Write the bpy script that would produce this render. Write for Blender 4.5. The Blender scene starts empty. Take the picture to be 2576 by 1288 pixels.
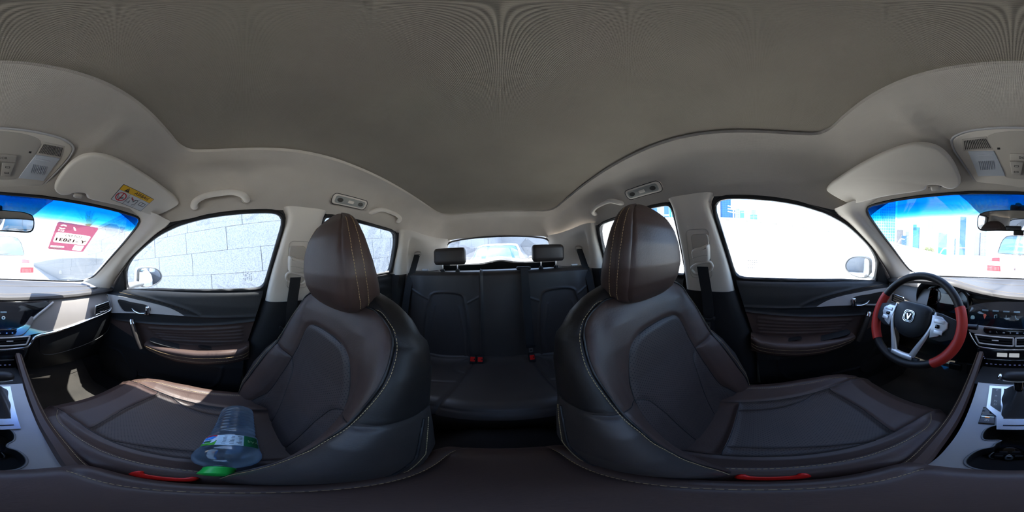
import bpy, bmesh, math, random
import numpy as np
from mathutils import Vector, Matrix

random.seed(7); np.random.seed(7)
SC = bpy.context.scene
COL = SC.collection
rad = math.radians

# ------------------------------------------------------------------ camera
CAM = np.array([-.015, 0., 1.25])
cd = bpy.data.cameras.new('panorama_camera')
cd.type = 'PANO'
try:
    cd.cycles.panorama_type = 'EQUIRECTANGULAR'
except Exception:
    cd.panorama_type = 'EQUIRECTANGULAR'
cd.clip_start = .005
cd.clip_end = 3000
cam = bpy.data.objects.new('camera', cd)
COL.objects.link(cam)
_cy, _sy, _cr, _sr = math.cos(rad(-4.2)), math.sin(rad(-4.2)), math.cos(rad(-2.1)), math.sin(rad(-2.1))
ROT = np.array([[_cy, -_sy, 0], [_sy, _cy, 0], [0, 0, 1]]) @ np.array([[_cr, 0, _sr], [0, 1, 0], [-_sr, 0, _cr]])
# the lens looks to the back of the car (-Y), right of the picture is the driver's side (-X)
_m = ROT @ np.array([[-1., 0, 0], [0, 0, 1.], [0, 1., 0]])
cam.matrix_world = Matrix([[*_m[0], CAM[0]], [*_m[1], CAM[1]], [*_m[2], CAM[2]], [0, 0, 0, 1]])
SC.camera = cam

# ------------------------------------------------------------------ light
SUN = Vector((.19, -.345, .92)).normalized()
w = bpy.data.worlds.new('sky'); SC.world = w; w.use_nodes = True
nt = w.node_tree; nt.nodes.clear()
so = nt.nodes.new('ShaderNodeOutputWorld'); bg = nt.nodes.new('ShaderNodeBackground')
sk = nt.nodes.new('ShaderNodeTexSky'); sk.sky_type = 'NISHITA'
sk.sun_disc = False; sk.sun_elevation = math.asin(SUN.z); sk.sun_rotation = math.atan2(SUN.x, SUN.y)
sk.air_density = 1.0; sk.dust_density = 1.0; sk.ozone_density = 1.0; sk.altitude = 10
bg.inputs['Strength'].default_value = .95
nt.links.new(sk.outputs[0], bg.inputs[0]); nt.links.new(bg.outputs[0], so.inputs[0])
sl = bpy.data.lights.new('sun', 'SUN'); sl.energy = 27.0; sl.angle = rad(.53); sl.color = (1, .96, .90)
sun = bpy.data.objects.new('sun', sl); COL.objects.link(sun)
sun.rotation_euler = SUN.to_track_quat('Z', 'Y').to_euler(); sun.location = (3, -5, 15)

SC.view_settings.view_transform = 'Standard'
SC.view_settings.look = 'None'
SC.view_settings.exposure = 0.25
SC.view_settings.gamma = 1.0
SC.view_settings.use_curve_mapping = False
SC.cycles.max_bounces = 10
SC.cycles.diffuse_bounces = 6
SC.cycles.glossy_bounces = 4
SC.cycles.transparent_max_bounces = 24
SC.cycles.transmission_bounces = 8
SC.cycles.sample_clamp_indirect = 6.0
SC.cycles.caustics_reflective = False
SC.cycles.caustics_refractive = False

# ------------------------------------------------------------------ materials
MATS = {}
def mat(name, col, rough=.6, metal=0., bump=0., bscale=200., var=0., spec=.5, coat=0., emit=None, estr=0., vscale=6.):
    """procedural principled material: noise colour variation and fine noise relief"""
    if name in MATS: return MATS[name]
    m = bpy.data.materials.new(name); m.use_nodes = True
    n = m.node_tree; b = n.nodes['Principled BSDF']
    b.inputs['Roughness'].default_value = rough; b.inputs['Metallic'].default_value = metal
    b.inputs['Specular IOR Level'].default_value = spec
    b.inputs['Coat Weight'].default_value = coat
    tc = n.nodes.new('ShaderNodeTexCoord')
    ns = n.nodes.new('ShaderNodeTexNoise'); ns.inputs['Scale'].default_value = vscale; ns.inputs['Detail'].default_value = 4
    n.links.new(tc.outputs['Object'], ns.inputs['Vector'])
    rp = n.nodes.new('ShaderNodeValToRGB')
    lo = [max(0, c * (1 - var)) for c in col[:3]] + [1]; hi = [min(1, c * (1 + var)) for c in col[:3]] + [1]
    rp.color_ramp.elements[0].color = lo; rp.color_ramp.elements[1].color = hi
    rp.color_ramp.elements[0].position = .3; rp.color_ramp.elements[1].position = .7
    n.links.new(ns.outputs['Fac'], rp.inputs['Fac']); n.links.new(rp.outputs['Color'], b.inputs['Base Color'])
    if bump:
        n2 = n.nodes.new('ShaderNodeTexNoise'); n2.inputs['Scale'].default_value = bscale; n2.inputs['Detail'].default_value = 3
        n.links.new(tc.outputs['Object'], n2.inputs['Vector'])
        bp = n.nodes.new('ShaderNodeBump'); bp.inputs['Strength'].default_value = bump; bp.inputs['Distance'].default_value = .001
        n.links.new(n2.outputs['Fac'], bp.inputs['Height']); n.links.new(bp.outputs['Normal'], b.inputs['Normal'])
    if emit is not None:
        b.inputs['Emission Color'].default_value = (*emit, 1); b.inputs['Emission Strength'].default_value = estr
    MATS[name] = m
    return m

def mat_glass(name, tint=(.93, .96, .97), gloss=.55, band=False):
    m = bpy.data.materials.new(name); m.use_nodes = True
    n = m.node_tree; n.nodes.clear()
    o = n.nodes.new('ShaderNodeOutputMaterial'); mx = n.nodes.new('ShaderNodeMixShader')
    tr = n.nodes.new('ShaderNodeBsdfTransparent'); gl = n.nodes.new('ShaderNodeBsdfGlossy'); gl.inputs['Roughness'].default_value = .0
    fr = n.nodes.new('ShaderNodeFresnel'); fr.inputs['IOR'].default_value = 1.45
    mu = n.nodes.new('ShaderNodeMath'); mu.operation = 'MULTIPLY'; mu.inputs[1].default_value = gloss
    n.links.new(fr.outputs[0], mu.inputs[0]); n.links.new(mu.outputs[0], mx.inputs[0])
    tr.inputs[0].default_value = (*tint, 1)
    if band:                                   # sun-shade band printed across the top of the windscreen
        uv = n.nodes.new('ShaderNodeUVMap'); sp = n.nodes.new('ShaderNodeSeparateXYZ'); rp = n.nodes.new('ShaderNodeValToRGB')
        n.links.new(uv.outputs[0], sp.inputs[0]); n.links.new(sp.outputs['Y'], rp.inputs['Fac'])
        e = rp.color_ramp.elements
        e[0].position = .845; e[0].color = (*tint, 1)
        e[1].position = .905; e[1].color = (.03, .50, .95, 1)
        k = e.new(.965); k.color = (.010, .33, .80, 1)
        k = e.new(.875); k.color = (.25, .72, .96, 1)
        n.links.new(rp.outputs['Color'], tr.inputs[0])
    n.links.new(tr.outputs[0], mx.inputs[1]); n.links.new(gl.outputs[0], mx.inputs[2]); n.links.new(mx.outputs[0], o.inputs[0])
    MATS[name] = m
    return m

def mat_perf(name, col, rough):
    """leather with a punched dot pattern (UV in metres)"""
    m = mat(name, col, rough, bump=.15, bscale=350, var=.12)
    n = m.node_tree; b = n.nodes['Principled BSDF']
    uv = n.nodes.new('ShaderNodeUVMap')
    sc = n.nodes.new('ShaderNodeVectorMath'); sc.operation = 'SCALE'; sc.inputs['Scale'].default_value = 150
    n.links.new(uv.outputs[0], sc.inputs[0])
    rt = n.nodes.new('ShaderNodeVectorRotate'); rt.rotation_type = 'Z_AXIS'; rt.inputs['Angle'].default_value = .785
    n.links.new(sc.outputs[0], rt.inputs['Vector'])
    fr = n.nodes.new('ShaderNodeVectorMath'); fr.operation = 'FRACTION'; n.links.new(rt.outputs[0], fr.inputs[0])
    ds = n.nodes.new('ShaderNodeVectorMath'); ds.operation = 'DISTANCE'; ds.inputs[1].default_value = (.5, .5, 0)
    n.links.new(fr.outputs[0], ds.inputs[0])
    mr = n.nodes.new('ShaderNodeMapRange'); mr.inputs[1].default_value = .14; mr.inputs[2].default_value = .24
    n.links.new(ds.outputs['Value'], mr.inputs[0])
    mx = n.nodes.new('ShaderNodeMix'); mx.data_type = 'RGBA'
    src = b.inputs['Base Color'].links[0].from_socket
    n.links.new(mr.outputs[0], mx.inputs['Factor']); mx.inputs['A'].default_value = (.004, .003, .003, 1)
    n.links.new(src, mx.inputs['B']); n.links.new(mx.outputs['Result'], b.inputs['Base Color'])
    return m

def mat_weave(name, col, rough=.95, scale=900., amp=.5, var=.05):
    """knitted headliner cloth: fine crossed waves"""
    m = mat(name, col, rough, var=var, spec=.15)
    n = m.node_tree; b = n.nodes['Principled BSDF']; tc = n.nodes['Texture Coordinate']
    w1 = n.nodes.new('ShaderNodeTexWave'); w1.bands_direction = 'X'; w1.inputs['Scale'].default_value = scale / 6
    w2 = n.nodes.new('ShaderNodeTexWave'); w2.bands_direction = 'Y'; w2.inputs['Scale'].default_value = scale / 6
    n.links.new(tc.outputs['Object'], w1.inputs['Vector']); n.links.new(tc.outputs['Object'], w2.inputs['Vector'])
    ad = n.nodes.new('ShaderNodeMath'); ad.operation = 'MULTIPLY'
    n.links.new(w1.outputs['Fac'], ad.inputs[0]); n.links.new(w2.outputs['Fac'], ad.inputs[1])
    bp = n.nodes.new('ShaderNodeBump'); bp.inputs['Strength'].default_value = amp; bp.inputs['Distance'].default_value = .0006
    n.links.new(ad.outputs[0], bp.inputs['Height']); n.links.new(bp.outputs[0], b.inputs['Normal'])
    return m

LEATHER = mat('brown_leather', (.060, .036, .029), .46, bump=.25, bscale=260, var=.14, spec=.45)
PERF = mat_perf('perforated_brown_leather', (.050, .035, .031), .55)
BLEATHER = mat('black_leather', (.018, .015, .014), .45, bump=.2, bscale=260, var=.12, spec=.3)
BPERF = mat_perf('perforated_black_leather', (.019, .018, .019), .55)
BENCH = mat('shade_toned_leather', (.042, .034, .031), .45, bump=.2, bscale=260, var=.12, spec=.4)  # the front seats' brown leather, darkened in colour to stand for shade
BENCHP = mat_perf('perforated_bench_leather', (.044, .036, .034), .55)
SEAM = mat('seam_piping', (.012, .010, .010), .5, var=.1)
THREAD = mat('tan_thread', (.42, .30, .15), .7, var=.15, vscale=400)
PLASTIC = mat('black_plastic', (.016, .017, .019), .48, bump=.35, bscale=500, var=.1, spec=.4)
DPLASTIC = mat('dark_plastic', (.010, .010, .011), .6, bump=.2, bscale=400, var=.1, spec=.3)
RUBBER = mat('black_rubber', (.008, .008, .009), .55, var=.1)
GLOSSBLACK = mat('gloss_black', (.004, .004, .005), .12, var=.05, spec=.5)
SILVER = mat('satin_silver', (.55, .54, .53), .38, metal=.15, bump=.05, bscale=900, var=.05)
GREYTRIM = mat('warm_grey_trim', (.24, .22, .21), .42, metal=.12, bump=.08, bscale=700, var=.06)
CHROME = mat('chrome', (.72, .73, .75), .12, metal=1., var=.03)
BRUSHED = mat('brushed_aluminium', (.27, .27, .275), .40, metal=.5, bump=.08, bscale=300, var=.08)
HEADLINER = mat_weave('beige_headliner_cloth', (.53, .48, .415))
ROOFCLOTH = mat_weave('roof_panel_cloth', (.315, .277, .225), amp=.8)
BEIGE = mat('beige_plastic', (.70, .64, .555), .62, bump=.15, bscale=700, var=.04, spec=.35)
BEIGED = mat('beige_plastic_dark', (.50, .455, .39), .62, bump=.15, bscale=700, var=.04, spec=.35)
CARPET = mat('black_carpet', (.014, .013, .013), .98, bump=.9, bscale=900, var=.35, spec=.1)
WEB = mat('black_webbing', (.012, .012, .014), .75, bump=.5, bscale=800, var=.2)
RED = mat('red_plastic', (.62, .012, .008), .32, var=.06)
REDLEATHER = mat('red_leather', (.52, .030, .018), .5, bump=.25, bscale=240, var=.1)
CARWHITE = mat('white_car_paint', (.80, .81, .82), .25, var=.02, coat=.5)
GLASS = mat_glass('clear_glass', gloss=.22)
GLASSR = mat_glass('rear_glass', (.80, .84, .88))
WSGLASS = mat_glass('windscreen_glass', (.95, .97, .97), .45, band=True)
SHADE = mat_glass('windscreen_dot_print', (.50, .48, .42), .2)
MIRROR = mat('mirror_silver', (.86, .88, .9), .015, metal=1., var=.01)

# ------------------------------------------------------------------ geometry helpers
MIR = 1          # -1 builds the driver's side as a mirror image of the passenger's side
def A_(p): return np.array(p, dtype=float)

def spl(P, n, closed=False):
    """smooth curve through the points P, resampled to n points by length"""
    P = A_(P)
    if closed: Q = np.vstack([P[-1], P, P[0], P[1]])
    else: Q = np.vstack([2 * P[0] - P[1], P, 2 * P[-1] - P[-2]])
    out = []
    for i in range(1, len(Q) - 2):
        p0, p1, p2, p3 = Q[i - 1:i + 3]
        t0 = 0; t1 = t0 + max(np.linalg.norm(p1 - p0), 1e-6) ** .5; t2 = t1 + max(np.linalg.norm(p2 - p1), 1e-6) ** .5; t3 = t2 + max(np.linalg.norm(p3 - p2), 1e-6) ** .5
        t = np.linspace(t1, t2, 24, endpoint=False)[:, None]
        a1 = (t1 - t) / (t1 - t0) * p0 + (t - t0) / (t1 - t0) * p1
        a2 = (t2 - t) / (t2 - t1) * p1 + (t - t1) / (t2 - t1) * p2
        a3 = (t3 - t) / (t3 - t2) * p2 + (t - t2) / (t3 - t2) * p3
        b1 = (t2 - t) / (t2 - t0) * a1 + (t - t0) / (t2 - t0) * a2
        b2 = (t3 - t) / (t3 - t1) * a2 + (t - t1) / (t3 - t1) * a3
        out.append((t2 - t) / (t2 - t1) * b1 + (t - t1) / (t2 - t1) * b2)
    out = np.vstack(out + [Q[-2][None]])
    return resamp(out, n, closed)

def resamp(P, n, closed=False):
    P = A_(P)
    d = np.r_[0, np.cumsum(np.linalg.norm(np.diff(P, axis=0), axis=1))]
    s = np.linspace(0, d[-1], n, endpoint=not closed)
    return np.stack([np.interp(s, d, P[:, k]) for k in range(P.shape[1])], 1)

def interp(tab, x):
    t = A_(tab); return np.interp(x, t[:, 0], t[:, 1])

def link(o, parent=None):
    COL.objects.link(o)
    if parent is not None: o.parent = parent
    return o

def mk(name, V, F, m, parent=None, smooth=True, angle=40, uv=None, at=None, label=None):
    """one mesh object from world coordinates; its origin goes to its parent's (or to its own centre)"""
    V = A_(V).copy(); V = V.reshape(-1, 3)
    F = [tuple(f) for f in F]
    if MIR < 0:
        V[:, 0] *= -1; F = [f[::-1] for f in F]
    if parent is not None: o0 = A_(ORG.get(parent.name, (0, 0, 0)))
    elif at is not None: o0 = A_(at) * (MIR, 1, 1)
    else: o0 = np.array([(V[:, 0].min() + V[:, 0].max()) / 2, (V[:, 1].min() + V[:, 1].max()) / 2, V[:, 2].min()])
    me = bpy.data.meshes.new(name)
    me.from_pydata((V - o0).tolist(), [], F)
    if uv is not None:
        L = me.uv_layers.new(name='UVMap')
        uv = A_(uv)
        li = np.zeros(len(me.loops), dtype=np.int32); me.loops.foreach_get('vertex_index', li)
        L.data.foreach_set('uv', uv[li].astype(np.float32).ravel())
    me.materials.append(m)
    me.validate(); me.update()
    if smooth:
        me.shade_smooth(); me.set_sharp_from_angle(angle=rad(angle))
    o = bpy.data.objects.new(name, me); link(o, parent)
    if parent is None: o.location = o0
    ORG[o.name] = tuple(o0)
    if label: o['label'] = label
    return o

ORG = {}
def thing(name, label, cat, loc=(0, 0, 0), group=None, kind=None):
    o = bpy.data.objects.new(name, None); COL.objects.link(o)
    loc = (loc[0] * MIR, loc[1], loc[2])
    o.location = loc; o.empty_display_size = .05
    ORG[o.name] = loc
    return tag(o, label, cat, group, kind)

def tag(o, label=None, cat=None, group=None, kind=None):
    if label: o['label'] = label
    if cat: o['category'] = cat
    if group: o['group'] = group
    if kind: o['kind'] = kind
    return o

def gridfaces(n, m, cu=False, cv=False):
    F = []
    for i in range(n if cu else n - 1):
        for j in range(m if cv else m - 1):
            a, b = i, (i + 1) % n; c, d = j, (j + 1) % m
            F.append((a * m + c, a * m + d, b * m + d, b * m + c))
    return F

def grid(name, A, m, parent=None, cu=False, cv=False, caps=False, flip=False, uv=None, **k):
    n, mm = A.shape[:2]
    F = gridfaces(n, mm, cu, cv)
    V = A.reshape(-1, 3)
    if caps:
        if cv: F.append(tuple(range(mm))[::-1]); F.append(tuple((n - 1) * mm + j for j in range(mm)))
        elif cu: F.append(tuple(i * mm for i in range(n))); F.append(tuple(i * mm + mm - 1 for i in range(n))[::-1])
    if flip: F = [f[::-1] for f in F]
    return mk(name, V, F, m, parent, uv=uv, **k)

def loft(name, curves, m, parent=None, n=40, smooth_across=0, flip=False, thick=0, **k):
    """skin over a list of curves; thick adds a back skin"""
    C = np.stack([resamp(c, n) for c in curves])                # (k, n, 3)
    if smooth_across:
        C = np.stack([spl(C[:, j], smooth_across) for j in range(n)], 1)
    return shell(name, C, m, parent, thick, flip, **k)

def normals(A):
    du = np.gradient(A, axis=0); dv = np.gradient(A, axis=1)
    N = np.cross(du, dv); L = np.linalg.norm(N, axis=2, keepdims=True); L[L < 1e-12] = 1
    return N / L

def shell(name, A, m, parent=None, thick=0, flip=False, uv=None, **k):
    if not thick: return grid(name, A, m, parent, flip=flip, uv=uv, **k)
    n, mm = A.shape[:2]
    N = normals(A)
    B = A - N * thick * (-1 if flip else 1)
    F = gridfaces(n, mm); F2 = [tuple(i + n * mm for i in f[::-1]) for f in F]
    rim = [i * mm for i in range(n)] + [(n - 1) * mm + j for j in range(1, mm)] + [i * mm + mm - 1 for i in range(n - 2, -1, -1)] + [j for j in range(mm - 2, 0, -1)]
    S = []
    for a, b in zip(rim, rim[1:] + rim[:1]): S.append((b, a, a + n * mm, b + n * mm))
    FF = F + F2 + [s[::-1] for s in S]
    if flip: FF = [f[::-1] for f in FF]
    if uv is not None: uv = np.vstack([uv, uv])
    return mk(name, np.vstack([A.reshape(-1, 3), B.reshape(-1, 3)]), FF, m, parent, uv=uv, **k)

def tube(name, P, r, m, parent=None, seg=8, closed=False, sy=1., up=(0, 0, 1), **k):
    """round (or flattened by sy) bar along the points P"""
    P = A_(P); n = len(P)
    T = np.gradient(P, axis=0) if not closed else (np.roll(P, -1, 0) - np.roll(P, 1, 0))
    T /= np.maximum(np.linalg.norm(T, axis=1, keepdims=True), 1e-9)
    u = A_(up); X = np.cross(T, u); L = np.linalg.norm(X, axis=1, keepdims=True)
    X = np.where(L < 1e-3, np.cross(T, (1., .1, 0)), X); X /= np.linalg.norm(X, axis=1, keepdims=True)
    Y = np.cross(X, T)
    rr = np.broadcast_to(A_(r), (n,))
    a = np.linspace(0, 2 * np.pi, seg, endpoint=False)
    A = P[:, None] + rr[:, None, None] * (np.cos(a)[None, :, None] * X[:, None] + sy * np.sin(a)[None, :, None] * Y[:, None])
    return grid(name, A, m, parent, cu=closed, cv=True, caps=not closed, flip=True, angle=60, **k)

def frame_of(o, ux, uy):
    ux = A_(ux) / np.linalg.norm(ux); uy = A_(uy); uy = uy - ux * np.dot(ux, uy); uy /= np.linalg.norm(uy)
    return A_(o), ux, uy, np.cross(ux, uy)

def prism(name, poly, fr, th, m, parent=None, bevel=0., smooth=True, **k):
    """flat outline (in the frame's ux, uy) raised by th along the frame's normal, rounded rim"""
    o, ux, uy, uz = fr
    P = A_(poly); n = len(P)
    area = .5 * np.sum(P[:, 0] * np.roll(P[:, 1], -1) - np.roll(P[:, 0], -1) * P[:, 1])
    if area < 0: P = P[::-1]
    def ring(Q, h): return o + Q[:, :1] * ux + Q[:, 1:2] * uy + h * uz
    rings = [ring(P, 0.)]
    if bevel:
        t = np.roll(P, -1, 0) - np.roll(P, 1, 0); t /= np.maximum(np.linalg.norm(t, axis=1, keepdims=True), 1e-9)
        nrm = np.stack([t[:, 1], -t[:, 0]], 1)
        for a in (0, 30, 60, 90):
            rings.append(ring(P - nrm * bevel * (1 - math.cos(rad(a))), th - bevel + bevel * math.sin(rad(a))))
    else: rings.append(ring(P, th))
    V = np.vstack(rings); F = []
    for i in range(len(rings) - 1):
        for j in range(n):
            j2 = (j + 1) % n
            F.append((i * n + j, i * n + j2, (i + 1) * n + j2, (i + 1) * n + j))
    F.append(tuple(range(n))[::-1]); F.append(tuple((len(rings) - 1) * n + j for j in range(n)))
    return mk(name, V, F, m, parent, smooth=smooth, angle=35, **k)

def rrect(w, h, r, n=5, cx=0, cy=0):
    out = []
    for sx, sy, a0 in ((1, -1, -90), (1, 1, 0), (-1, 1, 90), (-1, -1, 180)):
        for i in range(n + 1):
            a = rad(a0 + 90 * i / n)
            out.append((cx + sx * (w / 2 - r) + r * math.cos(a), cy + sy * (h / 2 - r) + r * math.sin(a)))
    return out

def ellipse(rx, ry, n=28, cx=0, cy=0):
    return [(cx + rx * math.cos(2 * math.pi * i / n), cy + ry * math.sin(2 * math.pi * i / n)) for i in range(n)]

def smoothpoly(P, n=60): return spl(P, n, True)

def box(name, c, s, m, parent=None, bevel=.004, fr=None, **k):
    o, ux, uy, uz = frame_of((0, 0, 0), (1, 0, 0), (0, 1, 0)) if fr is None else fr
    c = A_(c); s = A_(s) / 2; b = min(bevel, *(s * .95))
    if b <= 0: b = 1e-4
    bm = bmesh.new(); bmesh.ops.create_cube(bm, size=1)
    for v in bm.verts: v.co = Vector((v.co.x * 2 * s[0], v.co.y * 2 * s[1], v.co.z * 2 * s[2]))
    bmesh.ops.bevel(bm, geom=bm.edges[:], offset=b, segments=2, affect='EDGES', profile=.5)
    bm.verts.ensure_lookup_table()
    V = A_([v.co[:] for v in bm.verts]); F = [[v.index for v in f.verts] for f in bm.faces]; bm.free()
    W = o + (c[0] + V[:, :1]) * ux + (c[1] + V[:, 1:2]) * uy + (c[2] + V[:, 2:]) * uz
    return mk(name, W, F, m, parent, angle=50, **k)

def lathe(name, prof, fr, m, parent=None, seg=32, ripple=None, **k):
    """profile (r, h) turned about the frame's normal"""
    o, ux, uy, uz = fr
    a = np.linspace(0, 2 * np.pi, seg, endpoint=False)
    A = np.stack([o + r * np.cos(a)[:, None] * ux + r * np.sin(a)[:, None] * uy + h * uz for r, h in prof])
    return grid(name, A, m, parent, cv=True, angle=50, **k)

def stitches(name, lines, parent, pitch=.0062, ln=.0042, r=.0007, m=None, off=0.):
    V, F = [], []
    for P in lines:
        P = A_(P); d = np.r_[0, np.cumsum(np.linalg.norm(np.diff(P, axis=0), axis=1))]
        k = int(d[-1] / pitch)
        for i in range(k):
            s0 = (i + .2) * pitch; s1 = s0 + ln
            a = A_([np.interp(s0, d, P[:, q]) for q in range(3)]); b = A_([np.interp(s1, d, P[:, q]) for q in range(3)])
            t = b - a; L = np.linalg.norm(t)
            if L < 1e-6: continue
            t /= L; x = np.cross(t, (.31, .22, .92)); x /= np.linalg.norm(x); y = np.cross(t, x)
            n0 = len(V)
            for p in (a, b):
                for q in range(4):
                    an = q * math.pi / 2; V.append(p + r * (math.cos(an) * x + math.sin(an) * y))
            for q in range(4):
                q2 = (q + 1) % 4; F.append((n0 + q, n0 + q2, n0 + 4 + q2, n0 + 4 + q))
            F += [(n0 + 3, n0 + 2, n0 + 1, n0), (n0 + 4, n0 + 5, n0 + 6, n0 + 7)]
    o = mk(name, V, F, m or THREAD, parent, smooth=False)
    o['kind'] = 'stuff'
    return o

def seg_dist(P, line):
    """distance of points P (n,k) to a polyline"""
    L = A_(line); D = np.full(len(P), 1e9)
    for a, b in zip(L[:-1], L[1:]):
        ab = b - a; t = np.clip(((P - a) @ ab) / max(ab @ ab, 1e-12), 0, 1)
        D = np.minimum(D, np.linalg.norm(P - (a + t[:, None] * ab), axis=1))
    return D

def inpoly(P, poly):
    x, y = P[:, 0], P[:, 1]; c = np.zeros(len(P), bool); Q = A_(poly); n = len(Q)
    for i in range(n):
        x1, y1 = Q[i]; x2, y2 = Q[i - 1]
        k = ((y1 > y) != (y2 > y)) & (x < (x2 - x1) * (y - y1) / (y2 - y1 + 1e-12) + x1)
        c ^= k
    return c

def seg_near(P, line):
    """nearest point on a polyline for points P (n,2)"""
    L = A_(line); D = np.full(len(P), 1e9); Q = P.copy()
    for a, b in zip(L[:-1], L[1:]):
        ab = b - a; t = np.clip(((P - a) @ ab) / max(ab @ ab, 1e-12), 0, 1)
        q = a + t[:, None] * ab; d = np.linalg.norm(P - q, axis=1); k = d < D
        D[k] = d[k]; Q[k] = q[k]
    return D, Q

def quilt(A, UV, seams, regions, default, parent, mask=None, cv=False, aux=None):
    """surface grid A with local coordinates UV (n,m,2): pulls vertices onto the region outlines, sinks the
    seam grooves, then cuts the surface into parts by region.
    seams: (polyline in UV, depth, width); regions: (name, polygon in UV, material); default: (name, material)"""
    n, m = A.shape[:2]
    def gr(X, ax):
        if ax == 1 and cv: return (np.roll(X, -1, 1) - np.roll(X, 1, 1)) / 2
        return np.gradient(X, axis=ax)
    Ai, Aj, Ui, Uj = gr(A, 0), gr(A, 1), gr(UV, 0), gr(UV, 1)
    N = np.cross(Ai, Aj); L_ = np.linalg.norm(N, axis=2, keepdims=True); L_[L_ < 1e-12] = 1; N = N / L_
    V = A.reshape(-1, 3).copy(); U = UV.reshape(-1, 2).copy(); Nf = N.reshape(-1, 3)
    Ai, Aj, Ui, Uj = Ai.reshape(-1, 3), Aj.reshape(-1, 3), Ui.reshape(-1, 2), Uj.reshape(-1, 2)
    mk_ = np.ones(len(V), bool) if mask is None else mask.ravel().astype(bool)
    snapped = np.zeros(len(V), bool)
    det = Ui[:, 0] * Uj[:, 1] - Ui[:, 1] * Uj[:, 0]
    ok = mk_ & (np.abs(det) > 1e-12)
    for nm, poly, mt in regions:
        P = A_(poly); P = np.vstack([P, P[:1]])
        d, Q = seg_near(U, P)
        dl = Q - U; dd = np.where(np.abs(det) < 1e-12, 1, det)
        ci = (dl[:, 0] * Uj[:, 1] - dl[:, 1] * Uj[:, 0]) / dd; cj = (Ui[:, 0] * dl[:, 1] - Ui[:, 1] * dl[:, 0]) / dd
        s = ok & ~snapped & (np.abs(ci) <= .5) & (np.abs(cj) <= .5)
        V[s] += ci[s, None] * Ai[s] + cj[s, None] * Aj[s]; U[s] = Q[s]; snapped |= s
    disp = np.zeros(len(V))
    for line, dep, wid in seams:
        d = seg_dist(U[mk_], line)
        g = np.zeros(len(V)); g[mk_] = dep * np.exp(-(d / wid) ** 2)
        disp = np.maximum(disp, g)
    V = V - Nf * disp[:, None]
    F = []
    for a, b, c, d in gridfaces(n, m, False, cv):
        if snapped[a] and snapped[c] and not (snapped[b] and snapped[d]): F += [(a, b, c), (a, c, d)]
        elif snapped[b] and snapped[d] and not (snapped[a] and snapped[c]): F += [(a, b, d), (b, c, d)]
        else: F.append((a, b, c, d))
    fc = A_([U[list(f)].mean(0) for f in F]); fm = A_([mk_[list(f)].all() for f in F]).astype(bool)
    lab = np.full(len(F), -1)
    for i, (nm, poly, mt) in enumerate(regions):
        ins = inpoly(fc, poly) & fm & (lab < 0); lab[ins] = i
    # stray scraps cut off from a region's main piece join the default part
    for i in range(len(regions)):
        ids = np.nonzero(lab == i)[0]
        if not len(ids): continue
        par = {v: v for q in ids for v in F[q]}
        def find(v):
            while par[v] != v: par[v] = par[par[v]]; v = par[v]
            return v
        for q in ids:
            r = find(F[q][0])
            for v in F[q][1:]: par[find(v)] = r
        cnt = {}
        for q in ids: cnt.setdefault(find(F[q][0]), []).append(q)
        big = max(cnt.values(), key=len)
        for g in cnt.values():
            if g is not big: lab[g] = -1
    if aux is not None:                                   # (name, material, vertex mask): one more part cut from the default surface
        am = aux[2].ravel(); regions = list(regions) + [(aux[0], None, aux[1])]
        lab[A_([am[list(f)].all() for f in F]).astype(bool) & (lab < 0)] = len(regions) - 1
    out = {}
    for i in range(-1, len(regions)):
        fs = [F[q] for q in np.nonzero(lab == i)[0]]
        if not fs: continue
        ids = sorted({v for f in fs for v in f}); mp = {v: k for k, v in enumerate(ids)}
        nm, mt = default if i < 0 else (regions[i][0], regions[i][2])
        o = mk(nm, V[ids], [tuple(mp[v] for v in f) for f in fs], mt, parent, angle=70, uv=U[ids])
        out.setdefault(nm, o)
    return out, V.reshape(n, m, 3)

def text(name, s, fr, size, m, parent=None, th=.0004, align='CENTER', mirror=False, shear=0., sx=1.):
    cu = bpy.data.curves.new(name, 'FONT'); cu.body = s; cu.size = size; cu.align_x = align; cu.align_y = 'CENTER'
    cu.extrude = th; cu.resolution_u = 2; cu.shear = shear
    t = bpy.data.objects.new(name, cu); COL.objects.link(t)
    dg = bpy.context.evaluated_depsgraph_get(); me = bpy.data.meshes.new_from_object(t.evaluated_get(dg))
    V = A_([v.co[:] for v in me.vertices]).reshape(-1, 3); F = [list(p.vertices) for p in me.polygons]
    bpy.data.objects.remove(t); bpy.data.curves.remove(cu); bpy.data.meshes.remove(me)
    V[:, 0] *= sx
    if mirror: V[:, 0] *= -1; F = [f[::-1] for f in F]
    o, ux, uy, uz = fr
    return mk(name, o + V[:, :1] * ux + V[:, 1:2] * uy + V[:, 2:] * uz, F, m, parent, smooth=False)

def copy_tree(o, parent=None):
    c = o.copy(); COL.objects.link(c); c.parent = parent
    ORG[c.name] = ORG.get(o.name, (0, 0, 0))
    for ch in list(o.children): copy_tree(ch, c)
    return c

def ray(px, py):
    th = (px - 1288) * 2 * math.pi / 2576; ph = (644 - py) * math.pi / 1288
    return ROT @ np.array([-math.sin(th) * math.cos(ph), -math.cos(th) * math.cos(ph), math.sin(ph)])
def atY(px, py, Y): d = ray(px, py); return CAM + d * (Y - CAM[1]) / d[1]
def atX(px, py, X): d = ray(px, py); return CAM + d * (X - CAM[0]) / d[0]
def atZ(px, py, Z): d = ray(px, py); return CAM + d * (Z - CAM[2]) / d[2]
# ------------------------------------------------------------------ the car's shell: floor, ceiling, pillars, windows
# side glass leans inwards with height
def gx(z): return .72 - (z - 1.13) * .33
def ws_y(x, z):
    yb = 1.17 - .5 * x * x; yt = .5 - .4 * x * x; zt = 1.453 - .07 * x * x
    return yb + (yt - yb) * (z - 1.08) / (zt - 1.08)

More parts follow.
